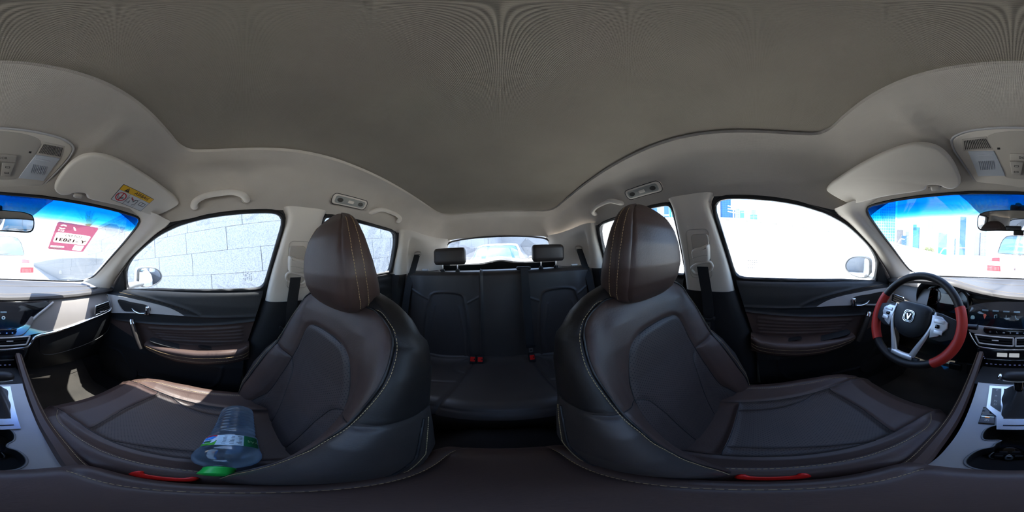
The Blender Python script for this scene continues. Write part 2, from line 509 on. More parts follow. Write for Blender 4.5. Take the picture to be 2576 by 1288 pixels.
# floor with tunnel, sills, bulkhead
fl = []
for y in np.linspace(-1.75, 1.35, 63):
    toe = max(0, (y - .80)) * 1.05; back = .22 * max(0, min(1, (-y - .88) / .12))
    row = []
    for x in np.linspace(-.80, .80, 65):
        z = .30 + toe + back + .16 * math.exp(-(x / .16) ** 4) * (1 if y < .9 else 1)
        z += .12 * max(0, (abs(x) - .66) / .14)
        row.append((x, y, z))
    fl.append(row)
floor = tag(grid('floor', A_(fl), CARPET, flip=True), 'black carpeted car floor with raised centre tunnel', 'floor', kind='structure')
mats = []
for s in (1, -1):
    A = A_([[(s * x, y, .312 + max(0, y - .80) * 1.05) for x in np.linspace(.17, .62, 24)] for y in np.linspace(.42, .98, 24)])
    o = shell('floor_mat', A, mat('floor_mat_cloth', (.020, .017, .014), .97, bump=1., bscale=700, var=.3), thick=.008, flip=(s > 0))
    tag(o, 'dark carpet mat in the front passenger footwell' if s > 0 else 'dark carpet mat in the footwell under the pedals', 'floor mat', 'front floor mats')

# --- ceiling
IN = [(0, .143), (.1, .150), (.2, .158), (.3, .164), (.365, .163), (.398, .145), (.412, .10), (.416, .03), (.410, -.05), (.402, -.14), (.400, -.24), (.404, -.36),
      (.410, -.52), (.420, -.75), (.430, -1.0), (.430, -1.12), (.41, -1.20), (.355, -1.24), (.2, -1.25), (0, -1.252)]
OUT = [(0, .50, 1.453), (.19, .488, 1.451), (.36, .448, 1.444), (.47, .412, 1.436), (.53, .385, 1.425), (.575, .36, 1.410), (.600, .30, 1.417), (.610, .16, 1.436), (.606, .03, 1.450),
       (.604, -.12, 1.458), (.604, -.30, 1.462), (.604, -.46, 1.460), (.608, -.65, 1.448), (.612, -.82, 1.438), (.605, -1.0, 1.425), (.585, -1.22, 1.412), (.52, -1.43, 1.405), (.40, -1.478, 1.426), (.2, -1.486, 1.435), (0, -1.49, 1.437)]
nI = 150
inn = np.stack([np.interp(np.linspace(0, len(IN) - 1, nI), range(len(IN)), A_(IN)[:, k]) for k in (0, 1)], 1)
inn = spl(np.c_[A_(IN), np.zeros(len(IN))], 400)
def bylen(P, K, n):                      # keep the pairing of the control points of both loops
    P = A_(P); out = []
    q = spl(P, 60 * (len(P) - 1) + 1)
    # locate control points on the curve
    idx = [int(np.argmin(np.linalg.norm(q - p, axis=1))) for p in P]; idx[0] = 0; idx[-1] = len(q) - 1
    for a, b in zip(idx[:-1], idx[1:]):
        t = np.linspace(a, b, n, endpoint=False); out.append(np.stack([np.interp(t, range(len(q)), q[:, k]) for k in range(P.shape[1])], 1))
    return np.vstack(out + [q[-1:]])
I2 = bylen(IN, 0, 8); O2 = bylen(OUT, 0, 8)
rings = []
def crease(x, y):                         # the soft ridge that runs from the panel corner to the sun visor
    d = seg_dist(np.stack([np.abs(x), y], 1), [(.200, .19), (.213, .25), (.206, .31), (.190, .38), (.178, .44)])
    f = np.clip((y - .19) / .06, 0, 1) * np.clip((.44 - y) / .08, 0, 1)
    return .008 * np.exp(-(d / .022) ** 2) * f
for t in (-.012, -.004, 0, .012, .03, .06, .1, .15, .2, .27, .34, .41, .48, .55, .62, .69, .76, .82, .88, .93, .97, 1.0):
    tt = max(t, 0)
    x = I2[:, 0] * (1 - t) + O2[:, 0] * t; y = I2[:, 1] * (1 - t) + O2[:, 1] * t
    z = 1.6 + (O2[:, 2] - 1.6) * (tt ** 1.9)
    z = z - .004 * np.sin(np.pi * min(1, tt * 3)) * 1.0
    if t < 0: z = z + (.014 if t < -.01 else .006)
    z = z - crease(x, y)
    rings.append(np.stack([x, y, z], 1))
H = np.stack(rings)                       # (ring, along, 3)
Hm = H[:, ::-1].copy(); Hm[:, :, 0] *= -1
FULL = np.concatenate([H, Hm[:, 1:-1]], 1)
ceiling = tag(grid('ceiling', FULL, HEADLINER, cv=True, at=(0, -.4, 1.4)), 'beige cloth headliner surrounding the darker roof panel', 'ceiling', kind='structure')
# darker panel let into the headliner
pan = np.concatenate([I2, (I2[::-1] * (-1, 1))[1:-1]])
pan = np.c_[pan, np.full(len(pan), 1.611)]
cen = A_([0, -.5, 0]); R = []
for t in (1.02, .9, .7, .5, .3, .1, .01):
    q = cen + (pan - (0, 0, 1.611) - cen) * t; q[:, 2] = 1.611 + .012 * (1 - t * t); R.append(q)
grid('roof_panel', np.stack(R), ROOFCLOTH, ceiling, cv=True, caps=True, flip=True, label='dark cloth roof panel let into the headliner')
# the outer roof skin
rs = A_([[(x, y, 1.69 - .10 * (abs(x) / .62) ** 3 - .19 * (max(0, y + .1) / .58) ** 2.2 - .10 * (max(0, -y - .5) / 1.05) ** 2.2) for x in np.linspace(-.655, .655, 33)] for y in np.linspace(-1.56, .48, 41)])
roof = tag(shell('roof_skin', rs, CARWHITE, thick=.01), 'white painted outer roof skin of the car', 'roof', kind='structure')

# --- windscreen
WS_EDGE = [(0, 1.453), (.19, 1.4505), (.36, 1.444), (.45, 1.437), (.512, 1.428), (.533, 1.414), (.565, 1.352), (.597, 1.262), (.629, 1.170), (.637, 1.130), (.622, 1.103), (.58, 1.094), (.35, 1.090), (0, 1.088)]
half = spl(np.c_[A_(WS_EDGE), np.zeros(len(WS_EDGE))], 80)[:, :2]
loop = np.vstack([half, (half[::-1] * (-1, 1))[1:-1]])
R, UVs = [], []
for t in (1, .93, .8, .65, .5, .35, .2, .08, .01):
    q = (loop - (0, 1.28)) * t + (0, 1.28)
    R.append(np.stack([q[:, 0], ws_y(q[:, 0], q[:, 1]), q[:, 1]], 1))
    zt = 1.453 - .07 * q[:, 0] ** 2
    UVs.append(np.stack([q[:, 0] + .5, (q[:, 1] - 1.08) / (zt - 1.08)], 1))
wsA = np.stack(R)
window_1 = tag(grid('window_1', wsA, WSGLASS, cv=True, caps=True, uv=np.concatenate(UVs), angle=180), 'windscreen with blue shade band along its top', 'window', kind='structure')
edge3 = np.stack([loop[:, 0], ws_y(loop[:, 0], loop[:, 1]), loop[:, 1]], 1)
tube('seal', edge3 + (0, -.004, -.002), .0055, RUBBER, window_1, seg=6, closed=True)
# dotted print round the mirror foot
q = smoothpoly([(-.19, 1.4485), (0, 1.452), (.19, 1.4485), (.172, 1.434), (.142, 1.405), (.118, 1.392), (0, 1.389), (-.118, 1.392), (-.142, 1.405), (-.172, 1.434)], 60)
R = []
for t in (1, .6, .2, .01):
    p = (q - (0, 1.422)) * t + (0, 1.422); R.append(np.stack([p[:, 0], ws_y(p[:, 0], p[:, 1]) - .004, p[:, 1]], 1))
grid('dot_print', np.stack(R), SHADE, window_1, cv=True, caps=True, label='dark dotted print around the mirror foot')

# --- side windows (front and rear doors), pillars and lower side trims, both sides
FG = [(.655, 1.066), (.636, 1.19), (.565, 1.263), (.481, 1.318), (.379, 1.374), (.274, 1.410), (.16, 1.432), (.07, 1.442), (-.02, 1.449), (-.11, 1.453), (-.145, 1.450), (-.159, 1.435), (-.158, 1.406), (-.143, 1.346), (-.111, 1.215), (-.09, 1.128), (.17, 1.115), (.42, 1.100)]
RG = [(-.335, 1.455), (-.457, 1.456), (-.653, 1.444), (-.81, 1.436), (-.852, 1.422), (-.878, 1.36), (-.888, 1.28), (-.893, 1.165), (-.73, 1.158), (-.50, 1.145), (-.315, 1.132), (-.318, 1.25), (-.325, 1.40)]
def glasspane(name, P, m, label, n=90, corner=True):
    P = A_(P)
    # keep corners crisp: resample straight polyline finely, light smoothing
    q = resamp(np.vstack([P, P[:1]]), n, True)
    for _ in range(2): q = .5 * q + .25 * (np.roll(q, 1, 0) + np.roll(q, -1, 0))
    c = q.mean(0); R = []
    for t in (1, .7, .35, .02):
        k = (q - c) * t + c; R.append(np.stack([gx(k[:, 1]), k[:, 0], k[:, 1]], 1))
    A = np.stack(R)
    o = tag(grid(name, A, m, cv=True, caps=True, angle=180), label, 'window', kind='structure')
    return o, A[0]
# B pillar etc.
for MIR in (1, -1):
    SIDE = 'passenger' if MIR > 0 else 'driver'
    nm = {1: ('window_2', 'window_3'), -1: ('window_4', 'window_5')}[MIR]
    fw, fe = glasspane(nm[0], FG, GLASS, 'front %s side window' % SIDE)
    tube('seal', fe + (-.008, 0, 0), .0095, RUBBER, fw, seg=6, closed=True)
    # the etched maker's mark in the lower rear corner of the pane (short printed lines)
    V, F = [], []
    for r in range(7):
        for c in range(5):
            if random.random() < .2: continue
            z = 1.205 - r * .0062; y = .005 - c * .0085 - (MIR < 0) * .0
            ww = random.uniform(.003, .0075); n0 = len(V)
            x = gx(z) - .003
            V += [(x, y, z), (x, y - ww, z), (x - .0003, y - ww, z + .0022), (x - .0003, y, z + .0022)]; F.append((n0, n0 + 1, n0 + 2, n0 + 3))
    mk('etched_mark', V, F, mat('etch_grey', (.16, .19, .22), .8, var=.2), fw, smooth=False)
    rw_, re = glasspane(nm[1], RG, GLASS, 'rear %s side window' % SIDE)
    tube('seal', re + (-.008, 0, 0), .0095, RUBBER, rw_, seg=6, closed=True)
    # A pillar: between the windscreen edge and the front side window
    wz = np.array([1.450, 1.428, 1.414, 1.352, 1.262, 1.170, 1.128, 1.098])
    wx = np.interp(wz[::-1], [1.098, 1.128, 1.170, 1.262, 1.352, 1.414, 1.428, 1.450], [.61, .636, .629, .597, .565, .533, .512, .45])[::-1]
    c1 = np.stack([wx, ws_y(wx, wz) - .006, wz], 1)
    c2 = A_([(.596, .30, 1.420), (.612, .33, 1.400), (.622, .379, 1.378), (.642, .481, 1.318), (.66, .565, 1.263), (.681, .65, 1.19), (.700, .73, 1.115), (.712, .79, 1.045)])
    c1 = spl(c1, 40); c2 = spl(c2, 40)
    mid = (c1 + c2) / 2 + A_([-.012, -.03, -.004]); q1 = c1 * .78 + c2 * .22 + A_([-.006, -.020, 0]); q2 = c1 * .22 + c2 * .78 + A_([-.014, -.016, -.004])
    out = c2 + A_([.02, .012, 0])
    n_a = 'trim_1' if MIR > 0 else 'trim_2'
    tag(loft(n_a, [c1 + A_([.02, .02, .005]), c1, q1, mid, q2, c2, out], BEIGE, n=40, smooth_across=25), 'beige windscreen pillar trim on the %s side' % SIDE, 'pillar trim', kind='structure')
    # B pillar upper trim
    ft = spl([(.612, -.150, 1.470), (.618, -.168, 1.435), (.640, -.152, 1.346), (.680, -.120, 1.215), (.705, -.093, 1.075)], 30)
    fi = ft + A_([-.030, -.012, 0]); bt = spl([(.612, -.345, 1.470), (.612, -.328, 1.435), (.640, -.322, 1.346), (.680, -.316, 1.215), (.705, -.312, 1.075)], 30)
    bi = bt + A_([-.032, .018, 0]); mi = (fi + bi) / 2 + A_([-.006, 0, 0])
    n_b = 'trim_3' if MIR > 0 else 'trim_4'
    bp = thing(n_b, 'beige upper door pillar trim behind the front %s seat' % SIDE, 'pillar trim', (.69, -.2, .5), kind='structure')
    loft('upper_cover', [ft + A_([.03, -.005, 0]), ft, fi, mi, bi, bt, bt + A_([.03, .01, 0])], BEIGE, bp, n=30, smooth_across=25)
    fl_ = spl([(.712, -.088, 1.078), (.722, -.055, .98), (.728, -.015, .85), (.730, .0, .70), (.73, .0, .42)], 24)
    bl_ = spl([(.712, -.318, 1.078), (.722, -.32, .98), (.728, -.33, .85), (.730, -.34, .70), (.73, -.36, .42)], 24)
    fli = fl_ + A_([-.045, -.02, 0]); bli = bl_ + A_([-.045, .02, 0])
    loft('lower_cover', [fl_ + A_([.04, 0, 0]), fl_, fli, bli, bl_, bl_ + A_([.04, 0, 0])], DPLASTIC, bp, n=24, smooth_across=17)
    # round airbag badge (a shallow disc) with embossed ring
    frB = frame_of((.5925, -.252, 1.433), (0, -1, 0), (.30, 0, .95))
    P = [(.0165 * math.cos(a), .0125 * math.sin(a)) for a in np.linspace(0, 2 * np.pi, 33)[:-1]]
    tube('badge_ring', [frB[0] + x * frB[1] + y * frB[2] - .004 * frB[3] for x, y in P], .0011, BEIGED, bp, seg=6, closed=True)
    # belt-height adjuster: recessed panel outline, slider, guide
    oz = A_([.6385, -.225, 1.225]); frA = frame_of(oz, (0, -1, 0), (-.30, 0, .95) if False else (-.245, 0, .97))
    rr = rrect(.095, .205, .02); tube('panel_groove', [frA[0] + x * frA[1] + (y + .01) * frA[2] + .004 * A_([-1, 0, -.2]) for x, y in rr], .0016, BEIGED, bp, seg=6, closed=True)
    # C pillar
    n_c = 'trim_5' if MIR > 0 else 'trim_6'
    cp = thing(n_c, 'beige rear quarter trim with belt recess on the %s side' % SIDE, 'pillar trim', (.6, -1.2, 1.0), kind='structure')
    e0 = spl([(.668, -.912, 1.145), (.652, -.905, 1.25), (.628, -.895, 1.36), (.606, -.868, 1.448)], 30)
    e1 = spl([(.640, -.930, 1.145), (.624, -.922, 1.25), (.602, -.910, 1.36), (.580, -.885, 1.450)], 30)
    e2 = spl([(.630, -.992, 1.145), (.614, -.985, 1.25), (.590, -.972, 1.36), (.560, -.945, 1.450)], 30)
    bulge = np.sin(np.clip((np.linspace(0, 1, 30) - .05) / .8, 0, 1) * np.pi)[:, None]      # recess depth over the height
    e3 = spl([(.628, -1.012, 1.145), (.612, -1.005, 1.25), (.588, -.992, 1.36), (.556, -.965, 1.450)], 30) + bulge * A_([.050, -.006, 0])
    e4 = spl([(.610, -1.17, 1.145), (.598, -1.17, 1.25), (.572, -1.16, 1.36), (.545, -1.15, 1.440)], 30) + bulge * A_([.025, 0, 0])
    e5 = spl([(.560, -1.36, 1.145), (.552, -1.36, 1.25), (.535, -1.35, 1.36), (.52, -1.33, 1.435)], 30)
    e6 = spl([(.522, -1.50, 1.145), (.512, -1.488, 1.25), (.495, -1.475, 1.36), (.455, -1.465, 1.43)], 30)
    loft('upper_cover', [e0 + A_([.03, 0, 0]), e0, e1, e2, e3, e4, e5, e6, e6 + A_([-.01, -.05, 0])], BEIGE, cp, n=30, smooth_across=50)
    g0 = [(.685, -.905, 1.15), (.70, -.87, .95), (.70, -.84, .7), (.70, -.82, .35)]; g1 = [(.650, -.93, 1.15), (.665, -.90, .95), (.67, -.88, .7), (.67, -.86, .35)]
    g2 = [(.630, -1.05, 1.15), (.63, -1.03, .95), (.64, -1.0, .7), (.64, -1.0, .35)]; g3 = [(.55, -1.56, 1.15), (.56, -1.56, .95), (.56, -1.56, .7), (.56, -1.56, .35)]
    loft('lower_cover', [A_(g0) + (.03, 0, 0), g0, g1, g2, g3], DPLASTIC, cp, n=16)
    # outer body side so that no daylight leaks in below the glass
    ob = A_([[(.80 - .06 * max(0, z - .9) / .25, y, z) for y in np.linspace(-1.7, 1.45, 12)] for z in (.2, .5, .9, 1.03)])
    n_s = 'trim_7' if MIR > 0 else 'trim_8'
    tag(shell(n_s, ob, CARWHITE, thick=.01, flip=(MIR > 0)), 'white outer body side below the windows on the %s side' % SIDE, 'body side', kind='structure')
MIR = 1
# --- rear: tailgate window, its frame and the ledge below
RWP = [(.505, 1.34), (.495, 1.372), (.455, 1.402), (.36, 1.420), (.20, 1.432), (0, 1.436)]
halfr = spl(np.c_[A_(RWP), np.zeros(len(RWP))], 50)[:, :2]
top = np.vstack([halfr[::-1] * (-1, 1), halfr[1:][::-1][::-1]]) if False else np.vstack([halfr, (halfr[::-1] * (-1, 1))[1:]])
bot = np.vstack([[(-.52, 1.225)], [(-.26, 1.22), (0, 1.22), (.26, 1.22)], [(.52, 1.225)]])
lp = np.vstack([top, resamp(bot, 40)])
def rwy(z): return -1.50 - (1.435 - z) * .18
R = []
c = A_([0, 1.33])
for t in (1, .7, .35, .02):
    q = (lp - c) * t + c; R.append(np.stack([q[:, 0], rwy(q[:, 1]), q[:, 1]], 1))
window_6 = tag(grid('window_6', np.stack(R), GLASSR, cv=True, caps=True, angle=180, flip=True), 'tailgate window behind the rear bench', 'window', kind='structure')
tube('seal', np.stack([lp[:, 0], rwy(lp[:, 1]) + .008, lp[:, 1]], 1), .009, RUBBER, window_6, seg=6, closed=True)
# tailgate inner panel with a humped upper edge
def hump(x): return 1.224 + .026 * np.exp(-((x + .01) / .11) ** 2) - .012 * np.exp(-((x - .28) / .12) ** 2) * 0
xs = np.linspace(-.56, .56, 90)
tg = np.stack([np.stack([xs, np.full(90, -1.56), hump(xs) + .002], 1), np.stack([xs, np.full(90, -1.525), hump(xs)], 1), np.stack([xs, np.full(90, -1.470), hump(xs) - .030], 1), np.stack([xs, np.full(90, -1.460), hump(xs) - .042], 1),
               np.stack([xs, np.full(90, -1.462), np.full(90, 1.15)], 1), np.stack([xs, np.full(90, -1.55), np.full(90, .95)], 1), np.stack([xs, np.full(90, -1.58), np.full(90, .45)], 1)])
tail = thing('wall_back', 'black tailgate lining with humped ledge under the rear window', 'tailgate', (0, -1.52, .45), kind='structure')
grid('tailgate_ledge', tg[:3], mat('grey_ledge_plastic', (.30, .29, .28), .55, bump=.2, bscale=400, var=.06), tail, flip=False)
grid('tailgate_lining', tg[2:], DPLASTIC, tail)
side_b = [A_([(s * .52, -1.49, 1.435), (s * .54, -1.50, 1.34), (s * .56, -1.54, 1.2)]) for s in (1, -1)]
ld = A_([[(x, y, .72) for x in np.linspace(-.62, .62, 9)] for y in np.linspace(-1.46, -1.14, 5)])
shell('load_floor', ld, CARPET, tail, thick=.01)
# bulkhead in front of the footwells
bk = A_([[(x, 1.30 + .05 * (z - .3), z) for x in np.linspace(-.8, .8, 9)] for z in np.linspace(.2, .97, 8)])
tag(shell('wall_front', bk, DPLASTIC, thick=.02), 'black bulkhead behind the dashboard', 'bulkhead', kind='structure')
hood_ = A_([[(x, y, 1.0 - .02 * ((y - 1.1) / .3) - .05 * ((y - 1.1) / 1.1) ** 3 - .03 * (x / .7) ** 2) for x in np.linspace(-.78, .78, 17)] for y in np.linspace(1.10, 2.2, 12)])

tag(shell('hood', hood_, CARWHITE, thick=.01), 'white bonnet in front of the windscreen', 'bonnet', kind='structure')
# ------------------------------------------------------------------ front seats
def seat_loop(ctrl_half, n):
    """closed cross-section from right-half control points (first = front centre, last = rear centre)"""
    h = A_(ctrl_half)
    full = np.vstack([h, (h[-2:0:-1] * (-1, 1))])
    f3 = np.c_[full, np.zeros(len(full))]
    return spl(f3, n, True)[:, :2]

def make_front_seat(loc, label):
    S = thing('front_seat', label, 'car seat', loc, 'front seats')
    ox, oy, oz = loc
    # ---------- backrest: stacked horizontal sections along the reclined back line
    nup = A_([0, -.145, .51]); nup /= np.linalg.norm(nup)          # up the back
    nfw = A_([0, .51, .145]); nfw /= np.linalg.norm(nfw)           # out of the back
    B0 = A_([0, -.07, .62]) + A_([ox, oy, 0])
    hs = np.r_[np.linspace(-.06, .50, 113), .515, .53, .543, .555, .566, .576, .585, .592, .5965, .599]
    NU = 230
    w_t = [(-.06, .226), (0, .240), (.1, .258), (.2, .262), (.28, .252), (.33, .243), (.36, .240), (.44, .236), (.49, .226), (.52, .212), (.545, .190), (.565, .160), (.58, .128), (.592, .085), (.599, .04)]
    b_t = [(-.06, .080), (0, .094), (.09, .104), (.2, .096), (.28, .076), (.33, .052), (.36, .044), (.44, .026), (.50, .010), (.55, -.004), (.599, -.03)]
    t_t = [(-.06, .14), (.2, .125), (.45, .105), (.55, .085), (.599, .05)]
    f_t = [(-.06, -.004), (.2, .010), (.35, .004), (.45, .010), (.52, .006), (.56, -.006), (.585, -.018), (.599, -.032)]
    A, XH, FR = [], [], []
    for h in hs:
        W = interp(w_t, h); b = interp(b_t, h); T = interp(t_t, h); f = interp(f_t, h)
        wi = min(.135, W * .62)
        ctrl = [(0, f), (wi * .5, f + .001), (wi, f + .006), ((wi + W - .045) / 2, f * .5 + b * .62), (W - .042, b), (W - .014, b - .014), (W, b * .35 - .03), (W - .004, -.070), (W - .05, -T), (0, -T - .008)]
        if h > .5:
            ctrl = [(0, f), (W * .3, f), (W * .55, f), (W * .75, (f + b) / 2), (W * .88, b), (W * .965, b - .012), (W, min(b - .028, -.03)), (W * .97, -.058), (W * .75, -T), (0, -T - .004)]
        L = seat_loop(ctrl, NU)
        A.append(B0 + L[:, :1] * A_([1, 0, 0]) + L[:, 1:2] * nfw + h * nup)
        XH.append(np.stack([L[:, 0], np.full(NU, h)], 1))
        FR.append(L[:, 1] > (-.066 if h < .5 else -.05))
    A = np.stack(A); XH = np.stack(XH); FR = np.stack(FR)
    INS = smoothpoly([(0, .462), (.075, .455), (.102, .435), (.116, .40), (.128, .345), (.134, .300), (.142, .2), (.150, .1), (.158, -.03), (0, -.05), (-.158, -.03), (-.150, .1), (-.142, .2), (-.134, .300), (-.128, .345), (-.116, .40), (-.102, .435), (-.075, .455)], 120)
    wedge = [[(s * .134, .300), (s * .110, .282), (s * .092, .22), (s * .078, .12), (s * .066, -.04)] for s in (1, -1)]
    WP = [np.vstack([spl(np.c_[A_(wd), np.zeros(5)], 30)[:, :2], [(s * .158, -.05), (s * .150, .1), (s * .142, .2)]]) for wd, s in zip(wedge, (1, -1))]
    bolst = [[(s * .134, .302), (s * .19, .325), (s * .26, .345)] for s in (1, -1)]
    pip = [[(s * .10, .61), (s * .165, .545), (s * .2, .525)] for s in (1, -1)]
    seams = [(np.vstack([INS, INS[:1]]), .0065, .0065)] + [(spl(np.c_[A_(wd), np.zeros(5)], 30)[:, :2], .0035, .006) for wd in wedge] + [(q, .0045, .0055) for q in bolst]
    lowb = [[(s * .134, .302), (s * .19, .325), (s * .27, .348), (s * .27, -.07), (s * .158, -.07), (s * .150, .1), (s * .142, .2)] for s in (1, -1)]
    PL = [(.0, .556), (.10, .555), (.145, .549), (.175, .532), (.192, .508), (.200, .475), (.203, .433), (.199, .389), (.195, .345), (.198, .25), (.203, .15), (.206, .05), (.204, -.06)]
    PLs = spl(np.c_[A_(PL), np.zeros(len(PL))], 90)[:, :2]
    PIPE = np.vstack([PLs[::-1] * (-1, 1), PLs[1:]])
    seams.append((PIPE, .004, .0045))
    regs = [('seat_wedge', WP[0], PERF), ('seat_wedge', WP[1], PERF), ('back_insert', INS, PERF),
            ('back_bolster', np.vstack([lowb[0][:2], [(.196, .335)], PLs[PLs[:, 1] < .335], [(.158, -.07), (.150, .1), (.142, .2)]]), LEATHER),
            ('back_bolster', np.vstack([lowb[1][:2], [(-.196, .335)], PLs[PLs[:, 1] < .335] * (-1, 1), [(-.158, -.07), (-.150, .1), (-.142, .2)]]), LEATHER),
            ('shoulder_panel', PIPE, LEATHER)]
    # front half mask for grooves/regions, rear = shell
    parts, V = quilt(A, XH, seams, regs, ('side_gusset', BENCH), S, mask=FR, cv=True, aux=('back_shell', BLEATHER, ~FR | (XH[:, :, 1] > .338)))  # side gusset is brown leather too, its shade put into the darker colour
    cap = A[-1]; mk('backrest_cap', cap, [tuple(range(NU))[::-1]], BLEATHER, S)
    # piping line where front face meets the side gusset; and a second one further back
    def sideline(k, hh, dd=.0015):
        out = []
        for h in hh:
            i = int(np.argmin(np.abs(hs - h))); out.append(V[i, k % NU] + normals(V)[i, k % NU] * 0)
        return A_(out)
    N = normals(V)
    def col(k, i0, i1): return V[i0:i1, k % NU] + N[i0:i1, k % NU] * .0012
    def onback(line, off=.0012):
        out = []
        for x, h in line:
            i = int(np.argmin(np.abs(hs - h))); js = np.nonzero(FR[i])[0]
            j = js[np.argmin(np.abs(XH[i, js, 0] - x))]; out.append(V[i, j] + N[i, j] * off)
        out = A_(out)
        for _ in range(4): out[1:-1] = (out[:-2] + 2 * out[1:-1] + out[2:]) / 4
        return out
    lines = [onback(PIPE, .002)]; stl = [onback(PIPE * 1.0 + np.sign(PIPE) * (.007, 0) + (0, .004) * (np.abs(PIPE[:, :1]) < .15), .001)]
    kq = int(NU * .262)
    for sgn in (1, -1):
        k2 = kq if sgn > 0 else NU - kq
        lines.append(col(k2, 8, 78)); stl.append(col(k2 + (3 if sgn > 0 else -3), 8, 78))
    # dark sewn seams sunk in the grooves
    sm = [np.vstack([INS[q:q + 1] for q in range(120)] + [INS[:1]])] + [spl(np.c_[A_(wd_), np.zeros(5)], 40)[:, :2] for wd_ in wedge] + [resamp(A_(q), 24) for q in bolst]
    for q in sm:
        q = q[q[:, 1] > -.045]
        if len(q) > 3: tube('seam', onback(resamp(q, 110 if len(q) > 60 else 40), .0002), .0013, SEAM, S, seg=5)
    # over the top
    for i, a in enumerate(lines): tube('piping', a, .0022, SEAM, S, seg=6)
    stitches('stitching', stl, S, m=THREAD)
    # plastic collars that carry the headrest
    # ---------- headrest
    HB = A_([ox, oy, 0])
    zs = np.r_[1.132, 1.135, 1.141, 1.15, np.linspace(1.16, 1.34, 40), 1.346, 1.352, 1.358, 1.363, 1.367, 1.370, 1.3715]
    w_h = [(1.132, .072), (1.135, .086), (1.141, .097), (1.15, .107), (1.165, .114), (1.19, .121), (1.22, .1245), (1.25, .1235), (1.28, .118), (1.305, .110), (1.325, .099), (1.342, .085), (1.355, .069), (1.365, .050), (1.3715, .030)]
    yf = [(1.132, -.205), (1.15, -.188), (1.18, -.174), (1.22, -.168), (1.27, -.171), (1.31, -.181), (1.345, -.198), (1.3715, -.222)]
    yb = [(1.132, -.270), (1.14, -.283), (1.155, -.291), (1.17, -.290), (1.20, -.279), (1.24, -.263), (1.28, -.249), (1.32, -.239), (1.35, -.237), (1.3715, -.233)]
    HA, HX, HM = [], [], []
    NH = 150
    for z in zs:
        W = interp(w_h, z); a = interp(yf, z); b = interp(yb, z); d = a - b
        ctrl = [(0, a), (W * .45, a - .001), (W * .80, a - .005), (W * .94, a - min(.015, .2 * d)), (W, a - min(.04, .45 * d)), (W * .985, a - .68 * d), (W * .88, b + .12 * d), (W * .6, b), (0, b)]
        L = seat_loop(ctrl, NH)
        HA.append(HB + np.stack([L[:, 0], L[:, 1], np.full(NH, z)], 1)); HX.append(np.stack([L[:, 0], np.full(NH, z)], 1)); HM.append(L[:, 1] > a - .3 * d)
    HA = np.stack(HA); HX = np.stack(HX); HM = np.stack(HM)
    # groove line by loop index (side seam)
    kk = np.arange(NH); ang = np.minimum(kk, NH - kk) / NH          # 0 front .. .5 rear
    g = .0028 * np.exp(-((ang - .165) / .006) ** 2) + .0018 * np.exp(-((ang - .225) / .006) ** 2)
    HA = HA - normals(HA) * g[None, :, None]
    F = gridfaces(len(zs), NH, False, True)
    fi = A_([(f[0] % NH) for f in F]); fa = np.minimum(fi, NH - fi) / NH
    hr = mk('headrest', HA.reshape(-1, 3), [f for f, q in zip(F, fa) if q >= .165] + [tuple(range(NH))[::-1], tuple((len(zs) - 1) * NH + j for j in range(NH))], LEATHER, S, angle=70)
    mk('headrest_face', HA.reshape(-1, 3), [f for f, q in zip(F, fa) if q < .165], LEATHER, hr, angle=70)
    Nh = normals(HA); st = []
    for k in (int(NH * .208), int(NH * .243)):
        for kx in (k, NH - k): st.append(HA[3:46, kx] + Nh[3:46, kx] * .0006)
    stitches('stitching', st, hr)
    for s in (1, -1):
        tube('headrest_post', [HB + (s * .058, -.245, 1.02), HB + (s * .058, -.244, 1.16)], .0065, CHROME, hr, seg=10)
        box('post_collar', HB + (s * .058, -.243, 1.128), (.050, .040, .016), DPLASTIC, hr, .004)
    # ---------- cushion
    NX, NY = 200, 170
    ys = np.linspace(-.13, .47, NY)
    CA, CU = [], []
    for y in ys:
        # half width over depth, front corners rounded
        W = interp([(-.13, .225), (0, .245), (.2, .250), (.33, .240), (.40, .222), (.44, .195), (.462, .165), (.47, .14)], y)
        zc = interp([(-.13, .600), (-.02, .612), (.1, .618), (.2, .628), (.3, .645), (.36, .650), (.41, .640), (.44, .620), (.46, .590), (.47, .55)], y)
        b = interp([(-.13, .05), (0, .052), (.2, .048), (.3, .034), (.38, .014), (.43, 0), (.47, 0)], y)
        low = .47
        k = min(1, W / .25)
        ctrl = [(0, zc), (.07 * k, zc + .001), (.125 * k, zc + .005), (.165 * k, zc + .5 * b + .006), (.198 * k, zc + b), (.222 * k, zc + b - .006), (W - .008, zc + b - .03), (W, zc + b * .3 - .06), (W - .006, zc - .12), (W - .02, low)]
        h = spl(np.c_[A_(ctrl), np.zeros(len(ctrl))], NX // 2 + 1)[:, :2]
        row = np.vstack([(h[:0:-1] * (-1, 1)), h])
        CA.append(np.stack([ox + row[:, 0], np.full(len(row), oy + y), row[:, 1]], 1)); CU.append(np.stack([row[:, 0], np.full(len(row), y)], 1))
    CA = np.stack(CA); CU = np.stack(CU)
    top = CA[:, :, 2] > (CA[:, :, 2].max(1)[:, None] - .075)
    cin = [[(s * .152, .47), (s * .150, .38), (s * .146, .28), (s * .145, .2), (s * .140, .08), (s * .134, -.01), (s * .13, -.13)] for s in (1, -1)]
    cin = [spl(np.c_[A_(q), np.zeros(len(q))], 40)[:, :2] for q in cin]
    thigh = spl([(-.146, .272, 0), (-.07, .290, 0), (0, .297, 0), (.07, .290, 0), (.146, .272, 0)], 30)[:, :2]
    cw = [spl(np.c_[A_([(s * .146, .225), (s * .128, .19), (s * .105, .13), (s * .092, .05), (s * .088, -.01)]), np.zeros(5)], 24)[:, :2] for s in (1, -1)]
    rear = A_([(-.135, -.012), (.135, -.012)])
